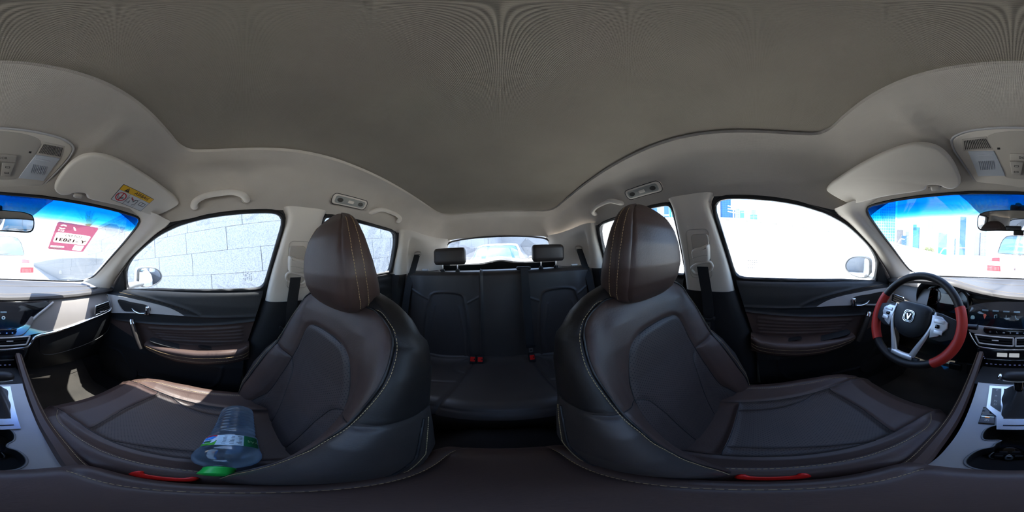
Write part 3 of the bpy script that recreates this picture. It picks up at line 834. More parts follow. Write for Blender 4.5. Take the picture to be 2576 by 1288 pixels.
    bst = [spl(np.c_[A_([(s * .150, .385), (s * .172, .352), (s * .180, .30), (s * .182, .2), (s * .186, .05), (s * .19, -.08)]), np.zeros(6)], 40)[:, :2] for s in (1, -1)]
    seams = [(q, .0075, .0075) for q in cin] + [(thigh, .006, .007), (rear, .0065, .007)] + [(q, .0045, .0065) for q in cw] + [(q, .0016, .003) for q in bst]
    P_in = np.vstack([cin[0], cin[1][::-1]])
    wd = [np.vstack([cw[i], [(s * .135, -.012), (s * .140, .08), (s * .145, .2)]]) for i, s in ((0, 1), (1, -1))]
    regs = [('seat_wedge', wd[0], PERF), ('seat_wedge', wd[1], PERF),
            ('thigh_panel', np.vstack([thigh, [(.15, .38), (.152, .48), (-.152, .48), (-.15, .38)]]), LEATHER),
            ('rear_strip', [(-.14, -.012), (.14, -.012), (.14, -.14), (-.14, -.14)], LEATHER),
            ('cushion_insert', P_in, PERF)]
    cparts, CV = quilt(CA, CU, seams, regs, ('cushion', LEATHER), S, mask=top)
    NC = normals(CV); U2 = CU
    def on_cushion(line, off=.0006):
        out = []
        for (x, y) in line:
            i = np.clip(np.searchsorted(ys, y), 0, NY - 1)
            cols = np.nonzero(top[i])[0]; j = cols[np.argmin(np.abs(CU[i, cols, 0] - x))]
            out.append(CV[i, j] + A_([0, 0, off + .0012]))
        out = A_(out)
        for _ in range(3): out[1:-1] = (out[:-2] + 2 * out[1:-1] + out[2:]) / 4
        return out
    for q in cin + [thigh, resamp(rear, 30)] + cw:
        tube('seam', on_cushion(resamp(q[(q[:, 1] < .455)], 60), -.0010), .0013, SEAM, S, seg=5)
    stitches('stitching', [on_cushion(q + A_([(.004 if q[-1, 0] > 0 else -.004), 0])) for q in bst], cparts['cushion'])
    # front skirt closing the cushion, base frame and rails
    fr_ = CA[-1]; bt = fr_.copy(); bt[:, 2] = .44; bt[:, 1] -= .03
    grid('cushion_front', np.stack([fr_, (fr_ + bt) / 2 + A_([0, .004, 0]), bt]), LEATHER, S)
    box('side_valance', (ox + .238, oy + .12, .485), (.028, .50, .10), DPLASTIC, S, .012)
    box('side_valance', (ox - .238, oy + .12, .485), (.028, .50, .10), DPLASTIC, S, .012)
    box('seat_base', (ox, oy + .10, .43), (.40, .46, .10), DPLASTIC, S, .02)
    for s in (1, -1):
        box('seat_rail', (ox + s * .19, oy + .10, .352), (.04, .56, .08), mat('rail_steel', (.09, .09, .09), .5, metal=.8, var=.1), S, .006)
    return S
seat_p = make_front_seat((.34, 0, .30), 'brown leather front passenger seat with a water bottle on it')
seat_d = copy_tree(seat_p); seat_d.location = (-.34, -.04, .30)
seat_d['label'] = 'brown leather driver seat behind the red and black steering wheel'

# ------------------------------------------------------------------ rear bench
rb = thing('rear_bench', 'shade-darkened brown leather rear bench seat below the tailgate window', 'bench seat', (0, -.8, .32))
hs = np.linspace(0, 1, 110); xs = np.linspace(-.665, .665, 240)
RA, RU = [], []
for h in hs:
    z = .57 + h * .598
    row = []
    for x in xs:
        d = .0
        if abs(x) > .46: d -= .8 * (abs(x) - .46) ** 2 * 3          # wings curve forward at the ends
        lat = .020 * (math.exp(-((abs(x) - .52) / .06) ** 2)) * (1 - h * .6)
        y = -.905 - .095 * h + lat - .012 * math.exp(-((abs(x) - .33) / .13) ** 2) * (1 - h) + .012 * math.exp(-(x + .02) ** 2 / .01) * .6
        r = max(0, (h - .93) / .07); y -= .035 * r ** 2; zz = z - .010 * r ** 2
        row.append((x, y, zz + (.004 if -.155 < x < .11 else 0)))
    RA.append(row); RU.append([(x, h) for x in xs])
RA = A_(RA); RU = A_(RU)
def rb_ins(cx): return smoothpoly([(cx - .118, .66), (cx - .100, .745), (cx - .05, .765), (cx + .05, .765), (cx + .100, .745), (cx + .118, .66), (cx + .135, .45), (cx + .14, .1), (cx + .14, -.05), (cx - .14, -.05), (cx - .14, .1), (cx - .135, .45)], 90)
i1, i2 = rb_ins(.325), rb_ins(-.375)
seams = [(np.vstack([i1, i1[:1]]), .008, .008), (np.vstack([i2, i2[:1]]), .008, .008), ([(.108, -.1), (.108, 1.1)], .016, .007), ([(-.152, -.1), (-.152, 1.1)], .012, .006),
         ([(.215, .64), (.108, .74)], .005, .006), ([(.44, .68), (.60, .80)], .005, .006), ([(-.262, .64), (-.152, .72)], .005, .006), ([(-.49, .68), (-.62, .80)], .005, .006),
         ([(.20, -.1), (.215, .35), (.245, .62)], .004, .006), ([(.45, -.1), (.435, .35), (.405, .62)], .004, .006), ([(-.25, -.1), (-.265, .35), (-.295, .62)], .004, .006), ([(-.50, -.1), (-.485, .35), (-.455, .62)], .004, .006),
         ([(.108, .955), (.60, .94)], .003, .005), ([(-.152, .955), (-.60, .94)], .003, .005)]
regs = [('back_insert', i1, BENCHP), ('back_insert', i2, BENCHP), ('centre_back', [(-.152, -.1), (.108, -.1), (.108, 1.1), (-.152, 1.1)], BENCH), ('small_back', [(.108, -.1), (.7, -.1), (.7, 1.1), (.108, 1.1)], BENCH)]
_p, _ = quilt(RA[:, ::-1], RU[:, ::-1], seams, regs, ('large_back', BENCH), rb)
tr = RA[-1]; grid('back_top', np.stack([tr, tr + A_([0, -.05, .004]), tr + A_([0, -.10, -.02]), tr + A_([0, -.11, -.45])]), BENCH, rb, flip=True)
# cushion
xs2 = np.linspace(-.655, .655, 150); ys2 = np.r_[np.linspace(-.955, -.56, 60), np.linspace(-.55, -.455, 26)]
BA, BU = [], []
for y in ys2:
    row = []
    for x in xs2:
        cenf = math.exp(-(x / .19) ** 6)
        yy = y + .012 * cenf * max(0, (y + .7) / .25)
        z = .582 + .016 * max(0, min(1, (y + .95) / .40))
        z += .028 * math.exp(-((y + .93) / .05) ** 2)
        z += .010 * cenf - .022 * math.exp(-((abs(x) - .36) / .12) ** 2) * max(0, min(1, (-.52 - y) / .1))
        r = max(0, (y + .535) / .08); z -= .060 * r ** 2.2
        row.append((x, yy, z))
    BA.append(row); BU.append([(x, y) for x in xs2])
BA = A_(BA); BU = A_(BU)
seams = [([(.135, -.95), (.165, -.75), (.205, -.46), (.21, -.4)], .007, .007), ([(-.155, -.95), (-.18, -.75), (-.215, -.46), (-.22, -.4)], .007, .007),
         ([(.165, -.66), (.35, -.65), (.62, -.66)], .004, .006), ([(-.18, -.66), (-.35, -.65), (-.62, -.66)], .004, .006),
         ([(-.65, -.905), (.65, -.905)], .004, .007), ([(-.62, -.48), (.62, -.48)], .003, .004),
         (spl([(.155, -.90, 0), (.215, -.885, 0), (.235, -.82, 0), (.21, -.76, 0), (.165, -.74, 0)], 20)[:, :2], .004, .006), (spl([(-.165, -.90, 0), (-.225, -.885, 0), (-.245, -.82, 0), (-.22, -.76, 0), (-.18, -.74, 0)], 20)[:, :2], .004, .006)]
regs = [('centre_cushion', [(.135, -1), (.165, -.75), (.205, -.46), (.21, -.4), (-.22, -.4), (-.215, -.46), (-.18, -.75), (-.155, -1)], BENCH), ('side_cushion', [(.1, -1.1), (.8, -1.1), (.8, -.3), (.1, -.3)], BENCH)]
_p, BV = quilt(BA[:, ::-1], BU[:, ::-1], seams, regs, ('side_cushion', BENCH), rb)
fr_ = BA[-1]; grid('cushion_front', np.stack([fr_, fr_ + A_([0, .004, -.05]), fr_ + A_([0, -.03, -.22])]), BENCH, rb)
for cx in (.318, -.332):
    # rear headrest with two chrome posts
    zs = np.r_[1.206, 1.209, 1.215, np.linspace(1.225, 1.30, 10), 1.309, 1.315, 1.318]
    HA = []
    for z in zs:
        e = min(1, max(0, (z - 1.206) / .02)); e2 = min(1, max(0, (1.318 - z) / .02)); q = min(e, e2) ** .5
        W = .094 + .014 * q; dp = .022 + .022 * q; yc = -1.045 - .02 * (z - 1.2)
        HA.append([(cx + W * math.copysign(abs(math.cos(a)) ** .35, math.cos(a)), yc + dp * math.copysign(abs(math.sin(a)) ** .55, math.sin(a)), z) for a in np.linspace(0, 2 * np.pi, 56, endpoint=False)])
    hr = grid('headrest', A_(HA), BENCH, rb, cv=True, caps=True, angle=70)
    for s in (1, -1):
        tube('headrest_post', [(cx + s * .052, -1.045, 1.14), (cx + s * .052, -1.045, 1.21)], .0055, CHROME, hr, seg=10)
        tube('post_collar', [(cx + s * .052, -1.043, 1.160), (cx + s * .052, -1.043, 1.176)], [.016, .011], DPLASTIC, hr, seg=14)
for x in (.50, -.52):
    box('release_knob', (x, -1.035, 1.172), (.05, .018, .016), SILVER, rb, .006)
# ------------------------------------------------------------------ doors
def plate_hole(name, outer, holes, fr, th, m, parent=None, **k):
    """flat plate with holes, given thickness"""
    o, ux, uy, uz = fr
    bm = bmesh.new(); loops = [list(map(tuple, outer))] + [list(map(tuple, h)) for h in holes]; ed = []
    for L in loops:
        vs = [bm.verts.new((p[0], p[1], 0)) for p in L]
        for a, b in zip(vs, vs[1:] + vs[:1]): ed.append(bm.edges.new((a, b)))
    bmesh.ops.triangle_fill(bm, use_beauty=True, use_dissolve=False, edges=ed, normal=(0, 0, 1))
    bm.verts.index_update()
    V2 = A_([v.co[:2] for v in bm.verts]); F = []
    for f in bm.faces:
        ids = [v.index for v in f.verts]
        F.append(ids if f.normal.z > 0 else ids[::-1])
    bm.free()
    n = len(V2)
    P0 = o + V2[:, :1] * ux + V2[:, 1:] * uy
    FF = [tuple(i + n for i in f) for f in F] + [tuple(f[::-1]) for f in F]
    s = 0
    for li, L in enumerate(loops):
        a = A_(L); ar = .5 * np.sum(a[:, 0] * np.roll(a[:, 1], -1) - np.roll(a[:, 0], -1) * a[:, 1])
        ccw = (ar > 0) == (li == 0)
        for i in range(len(L)):
            p, q = s + i, s + (i + 1) % len(L)
            FF.append((p, q, q + n, p + n) if ccw else (q, p, p + n, q + n))
        s += len(L)
    return mk(name, np.vstack([P0, P0 + th * uz]), FF, m, parent, angle=35, **k)

YR = [(.36, .03), (.5, .02), (.74, .003), (.85, -.014), (.98, -.05), (1.13, -.098)]
ZB = [(-.11, 1.134), (.17, 1.118), (.42, 1.102), (.64, 1.072), (.83, 1.020)]
XT = [(.36, .705), (.5, .695), (.60, .682), (.72, .674), (.80, .684), (.87, .694), (.95, .692), (1.0, .687), (1.05, .689), (1.09, .694)]
def make_front_door(side):
    nm = 'door_1' if MIR > 0 else 'door_2'
    D = thing(nm, 'front %s door lining, black over brown leather with silver trim' % side, 'car door', (.72, .36, .36), kind='structure')
    NV, NU = 150, 150
    A, U = [], []
    for v in np.linspace(0, 1, NV):
        row, ur = [], []
        for u in np.linspace(0, 1, NU):
            z0 = .36 + v * .74
            y = .83 + u * (interp(YR, z0) - .83)
            zt = interp(ZB, y); z = .36 + v * (zt - .36)
            x = interp(XT, z)
            d = zt - z
            if d < .035: x += .030 * (1 - d / .035) ** 2.4
            # swage above the silver trim: the pad is proud above the crease
            row.append((x, y, z)); ur.append((y, z))
        A.append(row); U.append(ur)
    A = A_(A); U = A_(U)
    crease = [(.80, 1.062), (.668, 1.062), (.56, 1.060), (.462, 1.054), (.38, 1.046), (.296, 1.034), (.24, 1.02), (.194, 1.002)]
    s_top = [(.30, .988), (.12, .997), (-.08, 1.009)]
    s_bot = [(.80, .862), (.661, .874), (.50, .902), (.30, .934), (.10, .962), (-.08, .990)]
    pocket = spl([(.72, .66, 0), (.63, .652, 0), (.585, .58, 0), (.53, .520, 0), (.40, .525, 0), (.24, .535, 0), (.14, .56, 0), (.10, .64, 0), (.09, .72, 0)], 40)[:, :2]
    pleats = []
    for i in range(5):
        t = i / 4; pleats.append([(.455 - .02 * i, .880 - .045 * t), (.25, .914 - .062 * t), (.012, .950 - .074 * t)])
    seams = [(crease, .004, .006), (s_top, .004, .004), (s_bot, .005, .005), (pocket, .006, .008)] + [(q, .0042, .0065) for q in pleats]
    ins = [(.80, .862), (.661, .874), (.50, .902), (.30, .934), (.10, .962), (-.08, .990), (-.05, .78), (.44, .74), (.56, .80), (.75, .84)]
    strip = [(.80, .862), (.661, .874), (.50, .902), (.30, .934), (.10, .962), (-.08, .990), (-.09, 1.009), (.12, .997), (.30, .988), (.45, .972), (.66, .925), (.80, .895)]
    regs = [('leather_insert', ins, LEATHER), ('mid_strip', strip, PLASTIC), ('lower_panel', [(.9, .3), (.9, .86), (.75, .85), (.56, .80), (.44, .74), (-.1, .79), (-.1, .3)], DPLASTIC)]
    quilt(A, U, seams, regs, ('upper_pad', PLASTIC), D)
    stitches('stitching', [np.c_[[interp(XT, z) - .0012 for _, z in q], q] for q in [resamp(A_(crease[1:]) + (0, -.006), 60)]], D, r=.0006)
    # satin silver trim with the handle bowl
    fr = frame_of((.694, 0, 0), (0, -1, 0), (0, 0, 1))
    tr = spl([(-.775, 1.026, 0), (-.62, 1.034, 0), (-.477, 1.032, 0), (-.40, 1.028, 0), (-.333, 1.018, 0), (-.295, 1.005, 0), (-.263, .990, 0)], 40)[:, :2]
    lo = spl([(-.263, .989, 0), (-.35, .983, 0), (-.435, .972, 0), (-.55, .951, 0), (-.65, .929, 0), (-.742, .907, 0), (-.785, .90, 0)], 30)[:, :2]
    hole = spl([(-.676, 1.006, 0), (-.56, 1.014, 0), (-.470, 1.014, 0), (-.447, 1.005, 0), (-.446, .985, 0), (-.462, .976, 0), (-.56, .956, 0), (-.625, .945, 0), (-.640, .952, 0)], 50, True)[:, :2]
    t = plate_hole('silver_trim', np.vstack([tr, lo[1:]]), [hole], fr, .010, SILVER, D, label='satin silver door trim')
    frb = frame_of((.705, 0, 0), (0, -1, 0), (0, 0, 1))
    prism('handle_bowl', [(p[0], p[1]) for p in (hole - hole.mean(0)) * 1.03 + hole.mean(0)], frb, .004, DPLASTIC, t)
    # chrome pull lever: flat blade, thick pivot block at the rear
    h = spl([(.680, .560, .978), (.672, .530, .968), (.668, .495, .966), (.668, .465, .971)], 20)
    tube('door_handle', h, np.r_[np.linspace(.004, .008, 6), np.full(14, .0085)], CHROME, D, seg=10, sy=.7)
    box('handle_pivot', (.679, .458, .988), (.022, .022, .046), CHROME, D, .006)
    # armrest
    ay = np.linspace(.452, -.022, 40)
    zt = [(.452, .806), (.427, .812), (.187, .834), (.023, .858), (-.022, .872)]; zb = [(.452, .772), (.421, .768), (.275, .752), (.152, .764), (.006, .79), (-.022, .80)]
    xi = [(-.022, .655), (.0, .632), (.06, .618), (.2, .612), (.35, .618), (.42, .630), (.452, .645)]
    zt, zb, xi = sorted(zt), sorted(zb), sorted(xi)
    L = []
    for y in ay:
        a, b, x = interp(zt, y), interp(zb, y), interp(xi, y)
        c = [(.700, a + .004), (.66, a + .002), (x + .014, a), (x + .004, a - .005), (x, a - .016), (x + .003, b + .016), (x + .014, b + .002), (.66, b - .006), (.700, b - .02)]
        L.append([(p[0], y, p[1]) for p in c])
    L = np.stack([spl(A_(q), 36) for q in L])
    ar = shell('armrest', L, LEATHER, D, thick=0, flip=True)
    for e in (0, -1): mk('armrest_end', np.vstack([L[e]]), [tuple(range(36)) if e == 0 else tuple(range(36))[::-1]], LEATHER, ar)
    stitches('stitching', [L[:, 16] + A_([-.0012, 0, 0]), L[:, 19] + A_([-.0012, 0, 0])], ar, r=.0006)
    # storage bowl and switch plate on the armrest
    frs = frame_of((.676, .30, .826), (0, -1, 0), (-1, 0, .04))
    def arm(px, py): return frs
    sw = prism('switch_plate', smoothpoly([(-.125, -.008), (-.12, .040), (.02, .046), (.095, .050), (.10, -.004), (0, -.008)], 50), frame_of((.684, .30, .8285), (0, -1, -.04), (-1, 0, .02)), .005, PLASTIC, D, .002)
    n = 4 if MIR < 0 else 1
    spots = [(.06, .012), (.06, .032), (.00, .012), (.00, .032)][:n] if n > 1 else [(.0, .022)]
    for (a, b) in spots:
        s_ = box('window_switch', (-a, b, .0075), (.034, .014, .009), GLOSSBLACK, D, .002, fr=frame_of((.684, .30, .8285), (0, -1, -.04), (-1, 0, .02)))
        box('switch_mark', (-a, b, .0122), (.006, .003, .0006), SILVER, s_, .0002, fr=frame_of((.684, .30, .8285), (0, -1, -.04), (-1, 0, .02)))
    if MIR < 0:
        for a in (-.055, -.078): box('lock_switch', (-a - .0, .020, .0075), (.014, .012, .008), GLOSSBLACK, D, .002, fr=frame_of((.684, .30, .8285), (0, -1, -.04), (-1, 0, .02)))
    bowl = [spl([(.678, y, .862 + .0 * y), (.664, y, .838), (.650, y, .832)], 8) for y in (.165, .10)]
    prism('storage_bowl', rrect(.09, .030, .014), frame_of((.664, .145, .8455), (0, -1, -.10), (-1, 0, .02)), .0012, DPLASTIC, D)
    # slanted grab bar with a chrome tip
    pb = spl([(.664, .545, .905), (.652, .520, .868), (.644, .490, .815), (.640, .462, .770)], 24)
    tube('pull_bar', pb, .018, BLEATHER, D, seg=12, sy=.85, up=(0, 1, .3))
    tp = spl([(.668, .549, .912), (.664, .545, .905), (.660, .538, .893)], 6)
    tube('pull_bar_tip', tp, .0188, CHROME, D, seg=12, sy=.88, up=(0, 1, .3))
    # lower edge: stowage ledge and loudspeaker
    fr2 = frame_of((.690, .60, .55), (0, -1, 0), (0, 0, 1))
    prism('speaker_grille', ellipse(.085, .085, 40), frame_of((.694, .60, .52), (0, -1, 0), (0, 0, 1)), .008, DPLASTIC, D, .004)
    # black sail in front of the side glass
    frw = frame_of((.72 + .33 * 1.13 - .006, 0, 0), (0, -1, 0), (-.33, 0, 1)); k = math.hypot(1, .33)
    prism('mirror_sail', [(-.655, 1.055 * k), (-.634, 1.195 * k), (-.70, 1.120 * k), (-.80, 1.02 * k), (-.80, 1.01 * k)], frw, .014, PLASTIC, D, .004)
    return D
def make_rear_door(side):
    nm = 'door_3' if MIR > 0 else 'door_4'
    D = thing(nm, 'rear %s door lining half hidden behind the front seat' % side, 'car door', (.72, -.6, .36), kind='structure')
    A, U = [], []
    for v in np.linspace(0, 1, 90):
        row, ur = [], []
        for u in np.linspace(0, 1, 90):
            y = -.33 + u * (-.905 + .33); zt = interp([(-.93, 1.168), (-.73, 1.160), (-.5, 1.147), (-.31, 1.134)], y)
            z = .36 + v * (zt - .36); x = interp(XT, z); d = zt - z
            if d < .045: x += .034 * (1 - d / .045) ** 2.2
            row.append((x, y, z)); ur.append((y, z))
        A.append(row); U.append(ur)
    A, U = A_(A), A_(U)
    seams = [([(-.33, 1.07), (-.6, 1.085), (-.80, 1.07), (-.88, 1.05)], .004, .006), ([(-.33, .985), (-.92, 1.005)], .005, .005), ([(-.33, .965), (-.92, .985)], .005, .005)] + [([(-.36, .93 - .02 * i), (-.84, .95 - .02 * i)], .004, .006) for i in range(4)]
    regs = [('leather_insert', [(-.3, .965), (-.95, .985), (-.95, .80), (-.3, .78)], LEATHER), ('lower_panel', [(-.3, .3), (-.3, .78), (-.95, .80), (-.95, .3)], DPLASTIC)]
    quilt(A, U, seams, regs, ('upper_pad', PLASTIC), D)
    tr = [(.340, .992), (.34, 1.062), (.42, 1.060), (.52, 1.050), (.60, 1.03), (.65, 1.002), (.5, .995)]
    t = plate_hole('silver_trim', tr, [smoothpoly([(.37, 1.01), (.37, 1.045), (.46, 1.043), (.48, 1.02), (.46, 1.008)], 30)], frame_of((.694, 0, 0), (0, -1, 0), (0, 0, 1)), .010, SILVER, D, label='satin silver door trim')
    prism('handle_bowl', smoothpoly([(.365, 1.005), (.365, 1.05), (.465, 1.047), (.485, 1.02), (.465, 1.003)], 30), frame_of((.705, 0, 0), (0, -1, 0), (0, 0, 1)), .004, DPLASTIC, t)
    tube('door_handle', spl([(.678, -.385, 1.02), (.669, -.415, 1.012), (.668, -.455, 1.018)], 12), .007, CHROME, D, seg=10)
    ay = np.linspace(-.36, -.82, 24); L = []
    for y in ay:
        q = math.sin(math.pi * min(1, max(0, (y + .82) / .46))) ** .4 if -.82 < y < -.36 else .05
        x = .70 - .075 * q; a = .885; b = .80
        L.append(spl([(.70, y, a + .004), (x + .014, y, a), (x, y, a - .014), (x + .003, y, b + .016), (x + .014, y, b), (.70, y, b - .01)], 20))
    shell('armrest', np.stack(L), LEATHER, D, flip=True)
    # the dark upright post and small fixed pane behind the rear window
    fx = thing_none = None
    P = spl([(gx(1.16) - .012, -.898, 1.16), (gx(1.28) - .012, -.893, 1.28), (gx(1.36) - .012, -.884, 1.36), (gx(1.43) - .012, -.856, 1.430)], 20)
    P2 = P + A_([-.004, -.030, 0])
    loft('window_post', [P + A_([.01, .008, 0]), P + A_([-.004, 0, 0]), P2, P2 + A_([.02, -.01, 0])], RUBBER, D, n=20)
    return D
for MIR in (1, -1):
    S_ = 'passenger' if MIR > 0 else 'driver'
    make_front_door(S_); make_rear_door(S_)
MIR = 1

# ------------------------------------------------------------------ outside mirrors
def make_mirror(label, c, n, wide):
    """white housing, dark bezel, silvered glass; c centre of the glass, n the way it faces"""
    M = thing('side_mirror', label, 'mirror', (c[0], c[1], c[2] - .07), 'outside mirrors')
    n = A_(n) / np.linalg.norm(n); ux = np.cross((0, 0, 1), n); ux /= np.linalg.norm(ux); uy = np.cross(n, ux)
    fr = (A_(c), ux, uy, n)
    s = -1 if np.dot(ux, (c[0] / abs(c[0]), 0, 0)) < 0 else 1            # +s points away from the car
    out = A_([(-.092, -.052), (-.096, 0), (-.090, .052), (-.06, .066), (.0, .068), (.05, .058), (.083, .034), (.097, .0), (.085, -.032), (.045, -.058), (-.01, -.072), (-.055, -.072)]) * (s * wide, 1.0)
    q = smoothpoly(out, 60)
    prism('mirror_glass', q * .90, (fr[0] + n * -.002, ux, uy, n), .004, MIRROR, M, label='silvered mirror glass')
    R = []
    for d, k in ((.004, .895), (.006, .94), (.004, 1.0), (-.006, 1.03), (-.02, 1.06)):
        R.append(fr[0] + (q * k)[:, :1] * ux + (q * k)[:, 1:] * uy + d * n)
    grid('bezel', np.stack(R), mat('mirror_bezel_grey', (.06, .065, .07), .4, var=.1), M, cv=True)
    R = []
    for d, k in ((-.012, 1.045), (-.03, 1.08), (-.06, 1.02), (-.085, .85), (-.10, .55), (-.107, .2), (-.108, .02)):
        R.append(fr[0] + (q * k)[:, :1] * ux + (q * k)[:, 1:] * uy + d * n)
    grid('housing', np.stack(R), CARWHITE, M, cv=True)
    sg = 1 if c[0] > 0 else -1
    tube('arm', spl([fr[0] - n * .05 + A_([-sg * .07, .0, -.045]), A_([sg * .80, c[1] + .06, c[2] - .055]), A_([sg * .735, c[1] + .05, c[2] - .06])], 12), .028, mat('mirror_arm_grey', (.16, .17, .18), .45, var=.08), M, seg=12, sy=.8)
    return M
# painted window frames in the plane of the side glass (they carry the seals and close every gap round the panes)
for MIR in (1, -1):
    kk_ = math.hypot(1, .33)
    frg = frame_of((.72 + .33 * 1.13 + .004, 0, 0), (0, -1, 0), (-.33, 0, 1))
    def ring_(P):
        P = A_(P); q = resamp(np.vstack([P, P[:1]]), 70, True)
        for _ in range(2): q = .5 * q + .25 * (np.roll(q, 1, 0) + np.roll(q, -1, 0))
        return [(-a, b * kk_) for a, b in q]
    o_ = [(-.90, 1.0 * kk_), (.97, 1.0 * kk_), (.99, 1.30 * kk_), (.90, 1.50 * kk_), (.2, 1.52 * kk_), (-.16, 1.50 * kk_), (-.35, 1.452 * kk_), (-.52, 1.365 * kk_), (-.68, 1.25 * kk_), (-.80, 1.13 * kk_)]
    tag(plate_hole('trim_9' if MIR > 0 else 'trim_10', o_, [ring_(FG), ring_(RG)], frg, -.012, RUBBER), 'black window frames of the doors on the %s side' % ('passenger' if MIR > 0 else 'driver'), 'window frame', kind='structure')
MIR = 1
# ------------------------------------------------------------------ dashboard
dash = thing('dashboard', 'black and warm grey dashboard with wide screen and silver strip', 'dashboard', (0, .85, .5))
NEAR = [(-.74, .755, 1.070), (-.66, .735, 1.082), (-.58, .715, 1.098), (-.50, .700, 1.113), (-.42, .690, 1.120), (-.34, .690, 1.120), (-.28, .700, 1.112), (-.22, .730, 1.092), (-.15, .758, 1.072), (-.05, .775, 1.055), (.05, .780, 1.047), (.15, .784, 1.046), (.30, .786, 1.047), (.45, .786, 1.047), (.58, .782, 1.050), (.68, .774, 1.056), (.74, .765, 1.06)]
near = spl(NEAR, 140)
FARX = near[:, 0]
far = np.stack([FARX, 1.175 - .5 * np.minimum(np.abs(FARX), .66) ** 2 + .01, np.full(140, 1.079)], 1)
rows = [near + A_([0, .020, -.030]), near + A_([0, .006, -.022]), near + A_([0, -.003, -.012]), near, near + A_([0, .010, .007]), near + A_([0, .026, .010])]
for t in np.linspace(.12, 1, 14):
    q = (near + A_([0, .026, .010])) * (1 - t) + far * t
    q[:, 2] += -.006 * math.sin(math.pi * t)
    rows.append(q)
PAD = mat('soft_dash_pad', (.095, .090, .090), .50, bump=.35, bscale=420, var=.08, spec=.4)
grid('top_pad', np.stack(rows), PAD, dash, flip=True, label='soft padded dashboard top')
stitches('stitching', [rows[5] + A_([0, .004, .001])], dash, r=.0007)
tube('pad_ridge', (near * .42 + far * .58)[2:-2] + A_([0, 0, -.003]), .004, PAD, dash, seg=8)
# windscreen air slots at the right-hand end of the pad
for i in range(6):
    box('defrost_slot', (.600 + .012 * i, .815 + .004 * i, 1.0625 + .0004 * i), (.004, .035, .004), DPLASTIC, dash, .001)
# passenger side fascia (grey), curved out of the lip, over the chrome strip
def fas(x, k):      # k 0 top .. 1 bottom
    zt = np.interp(x, [.02, .3, .66, .74], [1.020, 1.021, 1.028, 1.034]); zb = np.interp(x, [.02, .17, .217, .317, .528, .677, .74], [.846, .852, .860, .868, .905, .932, .945])
    z = zt + (zb - zt) * k
    y = np.interp(k, [0, .15, .5, 1], [.800, .788, .765, .733]) - .004 * math.sin(math.pi * k)
    y -= .010 * max(0, x - .45)
    return (x, y, z)
G = A_([[fas(x, k) for x in np.linspace(.10, .725, 60)] for k in np.linspace(0, 1, 24)])
grid('fascia_panel', G, GREYTRIM, dash, flip=True, label='warm grey passenger side fascia')
# silver strip: from the outer vent down along the fascia, round the centre vents, up to the driver's side
cs = spl([(.655, .740, 1.030), (.668, .728, .985), (.676, .722, .945), (.655, .722, .928), (.528, .724, .904), (.42, .724, .884), (.317, .723, .866), (.245, .722, .857), (.210, .718, .845), (.192, .715, .815), (.172, .712, .797), (.12, .710, .792), (.0, .708, .789), (-.10, .709, .789), (-.148, .712, .795), (-.166, .715, .815), (-.182, .718, .840), (-.195, .722, .862)], 150)
tube('silver_strip', cs, np.interp(np.linspace(0, 1, 150), [0, .1, .25, .45, .6, 1], [.006, .008, .011, .010, .008, .006]), CHROME, dash, seg=10, sy=.8)
# lower dash, glovebox side and driver's side
for s, x0, x1, nm in ((1, .20, .73, 'glovebox'), (-1, -.73, -.18, 'knee_panel')):
    rowsL = []
    for k in np.linspace(0, 1, 20):
        r = []
        for x in np.linspace(x0, x1, 40):
            zt = fas(abs(x), 1)[2] - .004 if s > 0 else np.interp(abs(x), [.18, .5, .73], [.88, .93, .95])
            z = zt + (.52 - zt) * k
            y = .728 + .03 * math.sin(math.pi * k * .5) + .10 * k ** 2 + (0 if s > 0 else .035)
            r.append((x, y, z))
        rowsL.append(r)
    grid(nm, A_(rowsL), PLASTIC, dash, flip=True)
tube('glovebox_gap', spl([(.24, .733, .83), (.26, .742, .72), (.45, .738, .72), (.66, .735, .78), (.69, .73, .87)], 30), .002, RUBBER, dash, seg=6)
for s in (1, -1):
    for k, (z0, z1) in enumerate(((.50, 1.06),)):
        A = A_([[(s * .725, y, z) for y in (.70, .78, .9, 1.1)] for z in np.linspace(z0, z1 - .03, 5)])
        shell('end_cap', A, PLASTIC, dash, thick=.006, flip=(s < 0))
# --- air vents
def vent(name, quad, fr, nsl, parent, frame_m=CHROME):
    """quad outline; back, frame, slats, small tab"""
    q = A_(quad); c = q.mean(0)
    V = prism(name, [tuple(p) for p in q], fr, .004, GLOSSBLACK, parent)
    o, ux, uy, uz = fr
    P = resamp(np.vstack([q, q[:1]]), 60, True)
    tube('vent_frame', [o + p[0] * ux + p[1] * uy + .006 * uz for p in P], .0045, frame_m, V, seg=8, closed=True)
    for i in range(nsl):
        t = (i + 1) / (nsl + 1)
        a = q[0] * (1 - t) + q[3] * t; b = q[1] * (1 - t) + q[2] * t
        a2 = a * .96 + b * .04; b2 = b * .96 + a * .04
        tube('slat', [o + a2[0] * ux + a2[1] * uy + .008 * uz, o + b2[0] * ux + b2[1] * uy + .008 * uz], .0035, DPLASTIC, V, seg=6, sy=1.6)
    box('tab', (*(c * .98), .012), (.030, .005, .006), SILVER, V, .001, fr=fr)
    return V
frv = frame_of((0, .722, 0), (1, 0, 0), (0, .10, 1))
vent('air_vent', [(.555, .984), (.650, .998), (.662, .948), (.548, .930)], frame_of((0, .722 - .096, 0), (1, 0, 0), (0, .10, 1)), 3, dash)
vent('air_vent', [(-.66, 1.000), (-.575, .990), (-.565, .940), (-.665, .950)], frame_of((0, .730 - .096, 0), (1, 0, 0), (0, .10, 1)), 3, dash)
